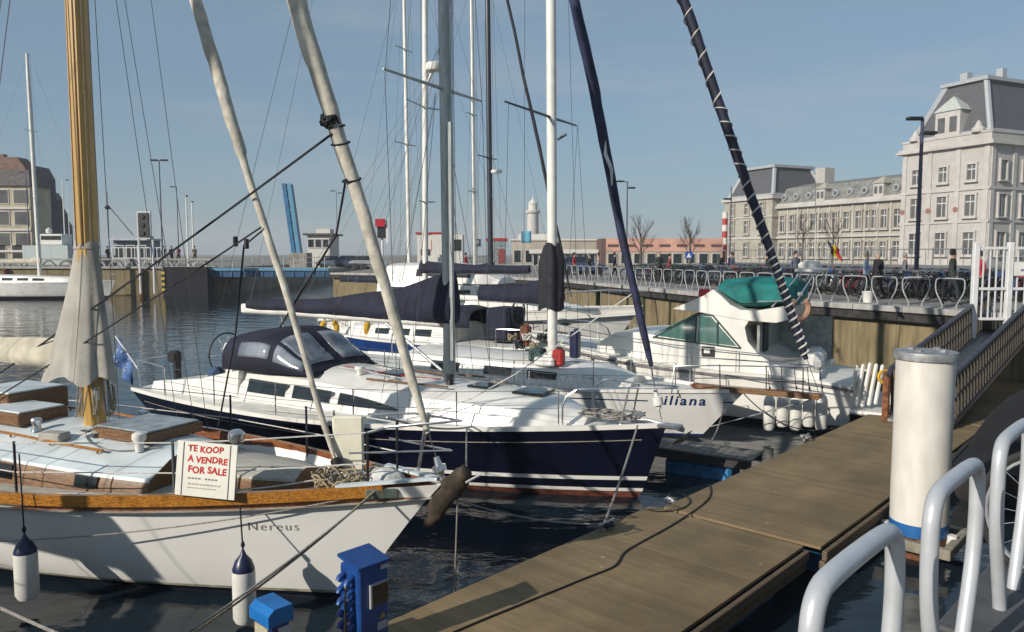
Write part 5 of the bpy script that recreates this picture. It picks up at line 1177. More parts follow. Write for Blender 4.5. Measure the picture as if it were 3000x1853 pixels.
bowf = NF @ nh.at(-.62, nh.zs(.05) - .03, -1, .05)
line('mooring_rope', sag(bowf, (-3.35, 5.0, .62), .10), .012, ropegrey, 'grey mooring rope running from the white bow down past the small pedestal')
line('mooring_rope', sag(bowf + Vector((0, 0, .02)), (-3.32, 5.06, .62), .14), .012, ropetan, 'tan mooring rope doubled beside the grey one from the white bow')
line('mooring_rope', sag(bowf, P(-40, 1588, 8.2), .10, 16), .008, ropegrey, 'thin rope lying along the white hull from the bow to the left edge')
line('mooring_rope', [P(-20, 1772, 6.2), P(80, 1818, 5.9), P(180, 1862, 5.7)], .014, ropegrey, 'grey rope crossing the bottom left corner over the dark water')
T('drop_line', [bowf - NL, bowf - NL + Vector((0.1, 0, -.42))], .008, galv, None) if False else None
clt = on_pont(3.3, .06)
line('mooring_rope', sag(BF @ Vector((-.35, -.35, 1.25)), clt + Vector((0, 0, .08)), .05), .016, ropegrey, 'grey mooring rope from the navy bow down to the pontoon cleat')
line('mooring_rope', sag(P(1300, 1450, 9.8), clt + Vector((-.05, 0, .06)), .10), .011, ropegrey, 'slack grey rope from the pontoon cleat across the water towards the white bow')
line('mooring_rope', sag(BF @ bh.sh(2.9, -1, 0, .02), NF @ Vector((.3, 0, 1.65)), .05), .014, ropegrey, 'short grey rope between the navy deck and the white yacht bow')
line('mooring_rope', sag(NF @ nh.sh(1.0, 1, .0, .62), BF @ bh.sh(2.8, -1, 0, .05), .08), .014, ropewhite, 'white rope stretched from the white yacht rail to the navy deck edge')
line('mooring_rope', sag(NF @ Vector((.2, 0, 1.5)), P(1330, 1750, 8.0), .03), .008, ropegrey, 'thin rope hanging from the white bow into the water')
line('mooring_rope', sag(P(60, 1140, 12.5), BF @ bh.at(-9.5, .75, -1, .03), .02), .008, ropewhite, 'thin white line passing behind the wooden mast to the navy stern')
line('mooring_rope', sag(CF @ Vector((-.35, 0, 1.05)), P(2075, 1300, 14.6), .22), .012, ropegrey, 'slack grey rope looped under the bowsprit of the white yacht')
line('mooring_rope', sag(CF @ Vector((-.2, 0.3, 1.1)), on_pont(10.9, .1), .35), .012, ropeblack, 'dark mooring rope drooping in front of the white fenders')
for t_, lb_ in ((3.3, 'dark mooring cleat on the pontoon edge below the navy bow'), (9.5, 'dark mooring cleat on the pontoon edge by the finger pontoon')):
    c = on_pont(t_, .09); k = thing('mooring_cleat', lb_, 'cleat', c, PA, 'pontoon cleats')
    MB().tube([Vector((-.16, 0, .10)), Vector((-.07, 0, .085)), Vector((.07, 0, .085)), Vector((.16, 0, .10))], [.015, .024, .024, .015], 8).build('cleat_horn', galv, k, smooth=True)
    for s_ in (-.05, .05): MB().lathe([(.03, 0), (.022, .05), (.022, .085)], (s_, 0, 0), 8).build('cleat_leg', galv, k, smooth=True)
    coil(k, (0, 0, .05), .09, ropeblack if t_ < 5 else ropegrey, 'rope_turns', 4, .014, 3, .5)

# neighbouring yacht just left of the picture whose rig throws the slanting shadows on the white hull
yacht('shadowing_yacht', 'neighbouring yacht left of the white classic yacht, its rig shadow falls on the white hull', (-4.7, 3.9, 0), 25.8, 9.5, 3.0, 1.0, gel, [(.1, navyhull)], 3.7, 14, .13, whitemast, spread=((.35, 1.0),), cover=canvasnavy, hood=False, boom=3.5, fur=sailcloth, group='yachts moored by the near pontoon')
# ================================================================== railway station across the square
stone = mat('station_limestone', (0.43, 0.405, 0.385), 0.85, var=0.05, scale=0.9, bump=0.2, bscale=3, dirt=0.22)
stone2 = mat('station_pale_stone', (0.45, 0.43, 0.41), 0.85, var=0.05, scale=0.8, dirt=0.3)
stone3 = mat('station_wing_stone', (0.36, 0.335, 0.285), 0.85, var=0.07, scale=0.9, dirt=0.25)
slate = mat('slate_roof', (0.085, 0.085, 0.095), 0.6, var=0.15, scale=1.5, stretch=(1, 1, 6))
slate2 = mat('slate_roof_green', (0.19, 0.19, 0.175), 0.7, var=0.18, scale=1.2)
zinc = mat('zinc_trim', (0.40, 0.42, 0.44), 0.5, 0.2, var=0.1)
winframe = mat('window_white', (0.52, 0.51, 0.49), 0.6, var=0.05)
glassblue = mat('sash_glass', (0.035, 0.04, 0.045), 0.10, var=0.5, scale=0.3, col2=(0.13, 0.125, 0.12))
redstone = mat('red_stone_disc', (0.26, 0.13, 0.10), 0.8)
C0 = Vector((67.7, 110.0, Q)); RA = radians(23.95)
st = thing('station_building', 'pale stone railway station with slate mansard towers at right', 'building', C0, RA)
def wallbox(x0, x1, y0, y1, z0, z1, m, name, parent=None, bev=0): return B(name, ((x0 + x1) / 2, (y0 + y1) / 2, (z0 + z1) / 2), (x1 - x0, y1 - y0, z1 - z0), m, parent or st, bev=bev)
def win_x(x, yc, z0, z1, w, parent, sill=True, m=None):      # window on a wall facing -x
    f = MB().box((x - .12, yc - w / 2 - .13, (z0 + z1) / 2), (.34, .26, z1 - z0 + .5)).box((x - .12, yc + w / 2 + .13, (z0 + z1) / 2), (.34, .26, z1 - z0 + .5)).box((x - .13, yc, z1 + .14), (.38, w + .62, .28)).box((x - .13, yc, z0 - .13), (.36, w + .5, .26)).build('window', m or stone2, parent)
    B('pane', (x - .02, yc, (z0 + z1) / 2), (.06, w, z1 - z0), glassblue, f)
    B('mullion', (x - .07, yc, (z0 + z1) / 2), (.06, .12, z1 - z0), winframe, f); B('transom', (x - .075, yc, lerp(z0, z1, .68)), (.06, w, .16), winframe, f)
    if sill: B('sill', (x - .24, yc, z0 - .33), (.5, w + .8, .16), stone2, f)
def win_y(y, xc, z0, z1, w, parent, m=None):
    f = MB().box((xc - w / 2 - .13, y - .12, (z0 + z1) / 2), (.26, .34, z1 - z0 + .5)).box((xc + w / 2 + .13, y - .12, (z0 + z1) / 2), (.26, .34, z1 - z0 + .5)).box((xc, y - .13, z1 + .14), (w + .62, .38, .28)).build('window', m or stone2, parent)
    B('pane', (xc, y - .02, (z0 + z1) / 2), (w, .06, z1 - z0), glassblue, f); B('mullion', (xc, y - .07, (z0 + z1) / 2), (.14, .06, z1 - z0), winframe, f); B('sill', (xc, y - .22, z0 - .3), (w + .8, .5, .18), stone2, f)
TW, TD = 14.4, 17.0
wallbox(0, TD, 0, TW, 0, 19.0, stone, 'tower_wall')
def band(x0, x1, y0, y1, z, h, out, m=stone2, name='string_course'): return wallbox(x0 - out, x1 + out, y0 - out, y1 + out, z, z + h, m, name)
band(0, TD, 0, TW, 6.2, .35, .18); band(0, TD, 0, TW, 10.9, .35, .22); band(0, TD, 0, TW, 17.2, .35, .75, name='cornice'); band(0, TD, 0, TW, 17.55, .35, .45, name='cornice'); band(0, TD, 0, TW, 0, .9, .12, name='plinth')
band(0, TD, 0, TW, 18.9, .3, .12, name='parapet_cap')
for yq in (0.5, TW - .5, 4.9, 9.5): wallbox(-.16, .1, yq - .38, yq + .38, .9, 17.2, stone2, 'pilaster')
for xq in (0.5, 5.2, 10): wallbox(xq - .38, xq + .38, -.16, .1, .9, 17.2, stone2, 'pilaster')
for yc in (2.7, 7.2, 11.7):
    win_x(0, yc, 12.4, 14.6, 1.3, st); win_x(0, yc, 7.2, 10.2, 1.5, st); win_x(0, yc, 1.6, 4.8, 1.6, st)
    MB().tube([Vector((-.05, yc + 2.25, 8.2)), Vector((-.2, yc + 2.25, 8.2))], .42, 12).build('stone_disc', redstone, st)
for xc in (2.7, 7.6, 12.5):
    win_y(0, xc, 12.4, 15, 1.3, st); win_y(0, xc, 7.2, 10.2, 1.5, st); win_y(0, xc, 1.6, 4.8, 1.8, st)
def mansard(x0, x1, y0, y1, z0, z1, ins, parent, ms, trim, crown=1.0, name='roof'):
    lo = [Vector((x0, y0, z0)), Vector((x1, y0, z0)), Vector((x1, y1, z0)), Vector((x0, y1, z0))]
    hi = [Vector((x0 + ins, y0 + ins, z1)), Vector((x1 - ins, y0 + ins, z1)), Vector((x1 - ins, y1 - ins, z1)), Vector((x0 + ins, y1 - ins, z1))]
    md = [vl(a, b, .5) + (Vector(((x0 + x1) / 2, (y0 + y1) / 2, 0)) - Vector((a.x, a.y, 0))).normalized() * .0 for a, b in zip(lo, hi)]
    r = MB().loft([lo, md, hi]).build(name, ms, parent)
    for a, b in zip(lo, hi): T('hip_trim', [a, b], .42, trim, r, 6)
    cap = MB().box(((x0 + x1) / 2, (y0 + y1) / 2, z1 + .25), (x1 - x0 - 2 * ins + 1.2, y1 - y0 - 2 * ins + 1.2, .5)).build('roof_cap', trim, r)
    MB().loft([[p + Vector((0, 0, .5)) for p in hi], [vl(p, Vector(((x0 + x1) / 2, (y0 + y1) / 2, z1)), .75) + Vector((0, 0, crown + .5)) for p in hi]]).build('roof_top', trim, r)
    for i in range(4): T('eave_trim', [lo[i] + Vector((0, 0, .15)), lo[(i + 1) % 4] + Vector((0, 0, .15))], .28, trim, r, 6)
    return r
rf = mansard(.9, TD - .9, .9, TW - .9, 19.2, 27.2, 3.1, st, slate, zinc, 1.2)
wallbox(6, 7.2, 8.5, 9.7, 27, 29.4, zinc, 'chimney', rf); wallbox(9, 10, 5, 6, 27, 29.6, zinc, 'chimney', rf)
def lucarne(x, yc, z0, w, h, parent, rm):
    d_ = wallbox(x - .3, x + 2.6, yc - w / 2, yc + w / 2, z0, z0 + h, stone2, 'dormer', parent)
    MB().loft([[Vector((x - .5, yc - w / 2 - .3, z0 + h)), Vector((x + 2.8, yc - w / 2 - .3, z0 + h)), Vector((x + 2.8, yc + w / 2 + .3, z0 + h)), Vector((x - .5, yc + w / 2 + .3, z0 + h))], [Vector((x + .8, yc - .15, z0 + h * 1.55)), Vector((x + 1.2, yc - .15, z0 + h * 1.55)), Vector((x + 1.2, yc + .15, z0 + h * 1.55)), Vector((x + .8, yc + .15, z0 + h * 1.55))]]).build('dormer_roof', rm, d_)
    for s_ in (-.24, .24): B('dormer_window', (x - .34, yc + s_ * w, z0 + h * .5), (.1, w * .28, h * .55), glassblue, d_)
    return d_
cop = mat('copper_green', (.42, .45, .42), .7, var=.15)
lucarne(.6, 7.2, 18.9, 4.0, 4.0, st, cop)
for yc in (2.2, 12.4): MB().lathe([(.9, 0), (.9, .5), (.5, .9), (.3, 1.4), (.1, 1.7)], (.2, yc, 19.1), 10).build('parapet_urn', stone2, st)
# long wing
W0, W1 = TW + .02, TW + 28.0
wallbox(.9, 14, W0, W1, 0, 10.6, stone3, 'wing_wall')
wallbox(.4, .9, W0, W1, 4.6, 4.95, stone2, 'string_course'); wallbox(0.1, 1.0, W0, W1, 10.3, 10.75, stone2, 'cornice'); wallbox(.5, 1, W0, W1, 10.75, 11.2, stone2, 'cornice')
y_ = W0
for k in range(11):
    yc = W0 + 28 * (k + .5) / 11 - .1
    if k in (2, 6): 
        for q in (-.6, .6): win_x(.9, yc + q, 6.0, 8.9, .85, st, m=stone3); win_x(.9, yc + q, 1.2, 3.7, .85, st, m=stone3)
    else: win_x(.9, yc, 6.0, 8.9, 1.1, st, m=stone3); win_x(.9, yc, 1.2, 3.7, 1.2, st, m=stone3)
    wallbox(.72, .95, yc - 1.42, yc - 1.12, 0.6, 10.3, stone2, 'pilaster')
wr = MB().loft([[Vector((x, W0, z)) for x, z in ((.9, 11.2), (2.8, 14.2), (7.5, 15.2), (12, 14.2), (14, 11.2))], [Vector((x, W1, z)) for x, z in ((.9, 11.2), (2.8, 14.2), (7.5, 15.2), (12, 14.2), (14, 11.2))]]).build('wing_roof', slate2, st)
for k in range(9):
    yc = W0 + 28 * (k + .6) / 9
    if k in (1, 5): lucarne(1.0, yc, 11.2, 2.0, 2.1, wr, stone3)
    else:
        d_ = MB().tube([Vector((1.0, yc, 12.4)), Vector((2.8, yc, 12.4))], .62, 10).build('dormer', zinc, wr); MB().tube([Vector((.92, yc, 12.4)), Vector((1.05, yc, 12.4))], .36, 10).build('pane', glassblue, d_)
# far pavilion
p0, p1 = W1 + .02, W1 + 14
wallbox(-.6, 14, p0, p1, 0, 13.0, stone3, 'pavilion_wall'); band(-.6, 14, p0, p1, 12.3, .6, .5, name='cornice'); band(-.6, 14, p0, p1, 4.6, .35, .2); band(-.6, 14, p0, p1, 8.8, .3, .2)
for yc in (p0 + 2.6, p0 + 7, p0 + 11.4): win_x(-.6, yc, 9.6, 11.6, 1.1, st, m=stone3); win_x(-.6, yc, 5.8, 8.2, 1.2, st, m=stone3); win_x(-.6, yc, 1.3, 3.8, 1.3, st, m=stone3)
for xc in (3, 7.5): win_y(p0, xc, 9.6, 11.6, 1.1, st, m=stone3)
mansard(0, 13.6, p0 + .5, p1 - .5, 13.0, 18.6, 2.2, st, slate, zinc, .5, 'pavilion_roof')
wallbox(9.5, 12, p0 - 3, p0 - .6, 14, 18.3, stone2, 'chimney')

# ================================================================== other buildings
def facade_box(name, label, u0, u1, vtop, y, depth, m, cat='building', vbase=None, zb=Q, rz=0.0, **k):
    a = P(u0, vtop, y); b = P(u1, vtop, y); h = a.z - zb
    t_ = thing(name, label, cat, ((a.x + b.x) / 2, y + depth / 2, zb), rz, **k)
    B('wall', (0, 0, h / 2), (b.x - a.x, depth, h), m, t_); return t_, b.x - a.x, h, depth
def winrow(t_, w, h, depth, n_, z0, z1, ww, m=None, fm=None, name='window', x0=None, x1=None):
    xa, xb = (-w / 2 if x0 is None else x0), (w / 2 if x1 is None else x1)
    for k in range(n_):
        x = lerp(xa, xb, (k + .5) / n_); f = B(name, (x, -depth / 2 - .02, (z0 + z1) / 2), (ww + .2, .14, z1 - z0 + .2), fm or winframe, t_)
        B('pane', (x, -depth / 2 - .09, (z0 + z1) / 2), (ww, .04, z1 - z0), m or glassblue, f)
cream = mat('apartment_render', (0.44, 0.38, 0.27), .85, var=.12, scale=.5, dirt=.4); darkroof = mat('dark_tiles', (.10, .085, .085), .8, var=.2, scale=2); redroof = mat('red_tiles', (.15, .08, .06), .8, var=.25, scale=2)
brown = mat('brown_brick', (.20, .13, .10), .85, var=.2, scale=2)
a_, w, h, dp = facade_box('apartment_block', 'beige apartment block with a red and grey mansard roof at the left edge', -190, 86, 545, 112, 5, cream, zb=LQ)
for r_ in range(3): winrow(a_, w, h, dp, 5, h - 3.1 * (r_ + 1) + .6, h - 3.1 * (r_ + 1) + 2.5, 1.9); B('string_course', (0, -dp / 2 - .08, h - 3.1 * (r_ + 1) - .1), (w, .3, .3), winframe, a_)
winrow(a_, w, h, dp, 4, .4, 2.6, 2.4, m=glassdark, name='shop_window')
mr_ = MB().loft([[Vector((x, y, h)) for x, y in ((-w / 2 - .3, -dp / 2 - .4), (w / 2 + .3, -dp / 2 - .4), (w / 2 + .3, dp / 2), (-w / 2 - .3, dp / 2))], [Vector((x, y, h + 2.3)) for x, y in ((-w / 2, -dp / 2 + 1), (w / 2 - .6, -dp / 2 + 1), (w / 2 - .6, dp / 2 - .4), (-w / 2, dp / 2 - .4))]]).build('mansard_roof', darkroof, a_)
MB().loft([[Vector((x, y, h + 2.3)) for x, y in ((w / 2 - 6, -dp / 2 + 1), (w / 2 - .9, -dp / 2 + 1), (w / 2 - .9, dp / 2 - .4), (w / 2 - 6, dp / 2 - .4))], [Vector((x, y, h + 4.3)) for x, y in ((w / 2 - 5.5, -dp / 2 + 1.6), (w / 2 - 2.6, -dp / 2 + 1.6), (w / 2 - 2.6, dp / 2 - 1), (w / 2 - 5.5, dp / 2 - 1))]]).build('red_roof', redroof, mr_)
for x in (-4, 1.5): B('chimney', (x, 0, h + 3.5), (.9, .9, 2.6), brown, mr_)
b_, w, h, dp = facade_box('dark_gabled_house', 'dark tall house beside the beige apartment block', 90, 118, 520, 122, 4, mat('dark_render', (.06, .055, .075), .8, var=.2, scale=.7), zb=LQ)
winrow(b_, w, h, dp, 1, h - 4, h - 2, 1.0); MB().prism([Vector((-w / 2, -dp / 2, h)), Vector((w / 2, -dp / 2, h)), Vector((-.2, -dp / 2, h + 1.8))], (0, dp, 0)).build('gable_roof', darkroof, b_)
for k, (u0, u1, vt) in enumerate(((128, 147, 585), (146, 163, 625), (162, 180, 660))):
    b_, w, h, dp = facade_box('row_house', ['tallest', 'middle', 'lowest'][k] + ' of the three dark slate row houses stepping down behind the masts', u0, u1, vt, 135 + 12 * k, 4, MATS['dark_render'], zb=LQ, group='dark row houses')
    MB().prism([Vector((-w / 2, -dp / 2, h)), Vector((w / 2, -dp / 2, h)), Vector((-w / 4, -dp / 2, h + 1.4))], (0, dp, 0)).build('gable_roof', slate, b_); winrow(b_, w, h, dp, 1, h - 2.6, h - 1.2, .6)
beige = mat('beige_block', (.42, .37, .30), .85, var=.1, scale=.5); salmon = mat('salmon_wall', (.58, .32, .24), .85, var=.12, scale=.4); white_r = mat('white_render', (.60, .58, .54), .8, var=.06)
s_, w, h, dp = facade_box('salmon_hall', 'long low hall with a salmon coloured upper wall left of the station', 1775, 2118, 738, 112, 12, beige)
B('salmon_upper_wall', (0, -.1, h + (P(0, 699, 112).z - P(0, 738, 112).z) / 2), (w, dp, P(0, 699, 112).z - P(0, 738, 112).z), salmon, s_)
for k in range(7): B('wall_sign', (lerp(-w / 2 + 1, w / 2 - 1, k / 6), -dp / 2 - .15, h + .9), (1.5, .1, .35), mat('dark_sign', (.12, .06, .06), .7), s_)
winrow(s_, w, h, dp, 9, .3, h - .3, 1.2, m=glassdark, name='door')
B('side_wall', (-w / 2 - .35, 0, (h + 1.9) / 2), (.7, dp, h + 1.9), mat('dark_brick_end', (.12, .07, .06), .85), s_)
s_, w, h, dp = facade_box('beige_hall', 'long beige flat-roofed hall below the lighthouse', 1500, 1768, 705, 118, 12, beige); winrow(s_, w, h, dp, 8, .4, 2.2, 1.1, m=glassdark); B('roof_edge', (0, -.2, h + .1), (w + .4, dp, .25), white_r, s_)
B('roof_block', (-3, 0, h + .55), (6, 6, 1.0), white_r, s_)
g_, w, h, dp = facade_box('glazed_pavilion', 'white-fasciaed glass pavilion in front of the beige hall', 1560, 1745, 735, 96, 5, mat('teal_glass', (.10, .16, .16), .15, var=.4, scale=.5)); B('fascia', (0, -.15, h - .1), (w + .6, dp + .6, .5), white_r, g_); winrow(g_, w, h, dp, 10, .2, h - .5, .5, m=glassdark, name='glazing_bar')
k_, w, h, dp = facade_box('kiosk', 'white ticket kiosk with a red roof edge and red and green panels', 1222, 1300, 686, 78, 4, white_r); B('roof_edge', (0, 0, h + .08), (w + .3, dp + .3, .18), redpl, k_)
B('red_panel', (w * .12, -dp / 2 - .04, h * .68), (.5, .08, 1.1), redpl, k_); B('green_panel', (w * .34, -dp / 2 - .04, h * .68), (.5, .08, 1.0), mat('green_panel', (.05, .2, .13), .6), k_); B('window', (-w * .2, -dp / 2 - .04, h * .5), (.9, .08, .6), glassdark, k_)
c_, w, h, dp = facade_box('harbour_office', 'white harbour office with a dark window band under the raised bridge', 900, 965, 690, 92, 5, white_r, zb=LQ - .3)
winrow(c_, w, h, dp, 3, h - 1.4, h - .5, .65, m=glassdark); B('roof', (0, 0, h + .12), (w + .9, dp + .9, .22), darkroof, c_); B('roof_house', (0.2, 0, h + .5), (1.7, 2, .6), white_r, c_)
s_, w, h, dp = facade_box('bus_shelter', 'white shelter with a red roof band among the masts', 1428, 1482, 706, 72, 3, mat('shelter_glass', (.25, .30, .31), .2, var=.3)); B('roof_band', (0, 0, h + .1), (w + .3, dp, .28), redpl, s_); B('poster', (.45, -dp / 2 - .04, h * .5), (.6, .05, 1.3), mat('poster_red', (.25, .05, .05), .6), s_)
v_, w, h, dp = facade_box('white_van', 'white box van parked behind the moored yachts', 1265, 1355, 700, 66, 2.2, white_r, cat='van')
v_.location.z += .35
B('windscreen', (w * .30, -dp / 2 - .02, h * .7), (w * .3, .06, h * .32), glassdark, v_)
for x in (-w * .3, w * .3): MB().tube([Vector((x, -dp / 2 - .06, -.02)), Vector((x, -dp / 2 + .2, -.02))], .36, 14).build('wheel', rubber, v_)
# lighthouse
lc = P(1561, 745, 240); L_ = thing('lighthouse', 'slim pale lighthouse with a lantern gallery in the distance', 'lighthouse', (lc.x, lc.y, Q))
def lz(v): return P(1561, v, 240).z - Q
lm = mat('lighthouse_stone', (.48, .46, .43), .8, var=.08, scale=.5)
MB().lathe([(1.95, 0), (1.75, lz(625))], n=16).build('shaft', lm, L_, smooth=True); MB().lathe([(2.2, lz(625)), (2.3, lz(621)), (2.2, lz(617))], n=16).build('gallery', lm, L_)
MB().lathe([(1.4, lz(617)), (1.4, lz(600)), (1.6, lz(598)), (.9, lz(590)), (.25, lz(584)), (.08, lz(572))], n=12).build('lantern', white_r, L_)
bf = thing('banner_flag', 'pale blue banner flag on a pole left of the lighthouse', 'flag', P(1527, 745, 100)); bz_ = P(0, 678, 100).z - bf.location.z
T('flag_pole', [Vector((0, 0, -1.6)), Vector((0, 0, bz_))], .06, alu, bf, 6); g = [[Vector((lerp(.05, 1.3, i / 6), .12 * sin(i), bz_ - lerp(0, 1.5, j / 4))) for j in range(5)] for i in range(7)]; o = MB().sheet(g).build('flag_cloth', mat('banner_blue', (.10, .30, .42), .8), bf, smooth=True); o.modifiers.new('cloth', 'SOLIDIFY').thickness = .02
ch2 = P(2122, 745, 118); cm_ = thing('striped_mast', 'red and white striped mast beside the station pavilion', 'mast', (ch2.x, ch2.y, Q))
for k in range(6):
    z0 = (P(0, 735, 118).z - Q) + k * ((P(0, 622, 118).z - P(0, 735, 118).z) / 6); z1 = z0 + (P(0, 622, 118).z - P(0, 735, 118).z) / 6
    MB().lathe([(.42, 0 if k == 0 else z0), (.42, z1 - .004)], n=10).build('stripe_band', redpl if k % 2 == 0 else white_r, cm_)

# ================================================================== far side of the basin: left wall, bridge, signals
lw = thing('basin_wall', 'tan quay wall with parapet and timber piles at the far left of the basin', 'wall', (-28, 73, 0))
for k in range(16):
    B('wall_panel', (-1.6 - k * 3.2, -.1, 1.0), (3.17, .3, 3.1), wallstone, lw); B('coping_stone', (-1.6 - k * 3.2, -.12, LQ + .04), (3.17, .7, .2), coping, lw)
    if k % 2 == 0: MB().tube([Vector((-.6 - k * 3.2, -.5, -1)), Vector((-.6 - k * 3.2, -.5, 2.5))], .22, 8).build('timber_pile', rust, lw)
pr = thing('parapet', 'pale stone parapet with small arches along the far left quay', 'parapet', (-28, 72.9, LQ))
for k in range(14):
    MB().torus((-1.5 - k * 1.6, 0, .0), .62, .13, 'y', 10, 5, a0=0, a1=pi).build('arch', coping, pr)
B('parapet_rail', (-12, 0, .80), (23, .3, .16), coping, pr)
db = thing('bridge_abutment', 'dark steel-clad bridge abutment with a yellow and black marker', 'abutment', (0, 0, 0))
ax0, ax1 = P(482, 800, 71.5).x, P(612, 800, 71.5).x
B('abutment_block', ((ax0 + ax1) / 2, 72.4, 1.0), (ax1 - ax0, 2.6, 3.4), mat('black_steel_cladding', (.008, .009, .014), .9, var=.3), db)
for k in range(8): B('marker_stripe', (ax0 + .05, 71.05, .6 + k * .26), (.30, .06, .25), [mat('marker_yellow', (.5, .36, .03), .7), black][k % 2], db)
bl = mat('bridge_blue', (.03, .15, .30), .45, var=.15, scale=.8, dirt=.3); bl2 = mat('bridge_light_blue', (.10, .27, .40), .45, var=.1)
bx0, bx1 = P(605, 800, 72).x, P(965, 800, 72).x
brd = thing('blue_bridge', 'low blue steel bridge deck crossing the harbour channel', 'bridge', ((bx0 + bx1) / 2, 73.5, 0)); zt_ = P(700, 786, 72).z; zb_ = P(700, 812, 72).z
B('side_girder', (0, -1.5, (zt_ + zb_) / 2 - .15), (bx1 - bx0, .3, zt_ - zb_ - .3), mat('bridge_dark_blue', (.02, .07, .16), .5, var=.15), brd); B('edge_beam', (0, -1.55, zt_ - .12), (bx1 - bx0, .45, .24), bl2, brd); B('bridge_deck', (0, 2, zt_ - .2), (bx1 - bx0, 7, .3), concrete, brd)  # side girder in a darker blue than the ribs and edge beam
for k in range(12):
    x = lerp(-(bx1 - bx0) / 2, (bx1 - bx0) / 2, (k + .5) / 12); B('girder_rib', (x, -1.68, (zt_ + zb_) / 2 - .15), (.12, .1, zt_ - zb_ - .4), bl, brd)
    T('railing_post', [Vector((x, -1.3, zt_)), Vector((x, -1.3, zt_ + 1.0))], .04, galv, brd, 5)
for z in (.5, 1.0): T('railing_bar', [Vector((-(bx1 - bx0) / 2, -1.3, zt_ + z)), Vector(((bx1 - bx0) / 2, -1.3, zt_ + z))], .035, galv, brd, 5)
ba = P(868, 750, 80); bt = P(838, 538, 80)
bas = thing('raised_bascule', 'blue bascule bridge leaf raised steeply against the sky', 'bridge', (ba.x, 80, ba.z)); v_ = bt - ba
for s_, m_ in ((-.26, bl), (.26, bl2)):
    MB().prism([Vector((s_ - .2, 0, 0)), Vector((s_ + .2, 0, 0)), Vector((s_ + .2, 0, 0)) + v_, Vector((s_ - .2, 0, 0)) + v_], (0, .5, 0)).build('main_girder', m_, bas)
MB().prism([Vector((-.3, .3, 0)), Vector((.3, .3, 0)), Vector((.3, .3, 0)) + v_, Vector((-.3, .3, 0)) + v_], (0, 1.2, 0)).build('leaf_deck', MATS['bridge_dark_blue'], bas)
for k in range(7): MB().box(v_ * ((k + .5) / 7) + Vector((0, .12, 0)), (.4, .2, .12)).build('cross_girder', bl, bas)
B('counterweight', (.3, .6, -.5), (1.8, 2.2, 1.6), concrete, bas)
sgx = thing('traffic_signal', 'tall white-framed harbour traffic signal board on two posts', 'traffic light', (0, 0, 0)); a = P(405, 700, 66); b = P(441, 620, 66)
B('signal_board', ((a.x + b.x) / 2, 66, (a.z + b.z) / 2), (b.x - a.x, .25, b.z - a.z), whitepaint, sgx); B('signal_face', ((a.x + b.x) / 2, 65.84, (a.z + b.z) / 2), (b.x - a.x - .25, .08, b.z - a.z - .25), mat('signal_black', (.03, .028, .024), .6), sgx)
for k in range(3): MB().tube([Vector(((a.x + b.x) / 2 - .1, 65.82, lerp(a.z, b.z, .2 + .3 * k))), Vector(((a.x + b.x) / 2 - .1, 65.7, lerp(a.z, b.z, .2 + .3 * k)))], .2, 12).build('signal_lamp', black, sgx)
for u in (405, 446): q = P(u, 700, 66); T('signal_post', [Vector((q.x, 66.1, 0.5)), Vector((q.x, 66.1, a.z + .2))], .10, whitepaint, sgx, 8)
rs = thing('red_signal', 'square red harbour signal lamp on a post behind the genoa', 'signal', (0, 0, 0)); a = P(1100, 665, 62); b = P(1128, 642, 62)
B('red_lamp', ((a.x + b.x) / 2, 62, (a.z + b.z) / 2), (b.x - a.x, .3, b.z - a.z), mat('signal_red', (.45, .01, .03), .4), rs); B('lamp_box', ((a.x + b.x) / 2 + .1, 62.2, a.z - .35), (.7, .4, 1.1), black, rs); B('side_plate', (b.x + .15, 62.05, a.z - .35), (.2, .1, 1.9), whitepaint, rs)
T('signal_post', [Vector(((a.x + b.x) / 2 + .1, 62.3, 1.5)), Vector(((a.x + b.x) / 2 + .1, 62.3, a.z))], .09, whitepaint, rs, 8)
pk_ = thing('parking_sign', 'dark square parking sign with a white letter P', 'sign', P(1398, 712, 64)); B('sign_plate', (0, 0, 0), (.62, .05, .62), mat('parking_blue', (.03, .04, .08), .5), pk_)
me = text_mesh('P', .55); 
for v in me.vertices: v.co = (v.co.x - .14, -.04, v.co.y - .19)
me.materials.clear(); me.materials.append(whiteplas); o = bpy.data.objects.new('letter', me); COL.objects.link(o); o.parent = pk_; T('sign_post', [Vector((0, .06, -2.2)), Vector((0, .06, .2))], .035, galv, pk_, 6)
cw = P(2018, 745, 54); cw = P(2018, 748, 54); zs_ = thing('crossing_sign', 'blue square pedestrian crossing sign above the parked bicycles', 'sign', cw); B('sign_plate', (0, 0, 0), (.5, .04, .5), mat('sign_blue', (.02, .08, .35), .5), zs_); MB().prism([Vector((-.17, -.03, -.17)), Vector((.17, -.03, -.17)), Vector((0, -.03, .17))], (0, -.01, 0)).build('white_triangle', whiteplas, zs_); T('sign_post', [Vector((0, .05, -1.8)), Vector((0, .05, .2))], .03, galv, zs_, 6)
sh, w, h, dp = facade_box('waiting_shelter', 'pale blue roofed shelter behind the railing on the far left quay', 332, 432, 705, 84, 3, mat('shelter_blue_grey', (.16, .20, .25), .6, var=.3), zb=LQ); B('roof', (0, -.3, h + .1), (w + .6, dp + .8, .2), mat('roof_pale', (.4, .42, .45), .5), sh); winrow(sh, w, h, dp, 3, .5, h - .6, .8, m=glassdark, name='opening')
rl = thing('quay_railing', 'pale railing along the far left quay in front of the shelter', 'railing', (P(330, 760, 74).x, 74, LQ)); lx = P(480, 760, 74).x - P(330, 760, 74).x
for k in range(9): T('railing_post', [Vector((lx * k / 8, 0, 0)), Vector((lx * k / 8, 0, 1.9))], .05, whitepaint, rl, 5)
for z in (.9, 1.9): T('railing_bar', [Vector((0, 0, z)), Vector((lx, 0, z))], .05, whitepaint, rl, 5)
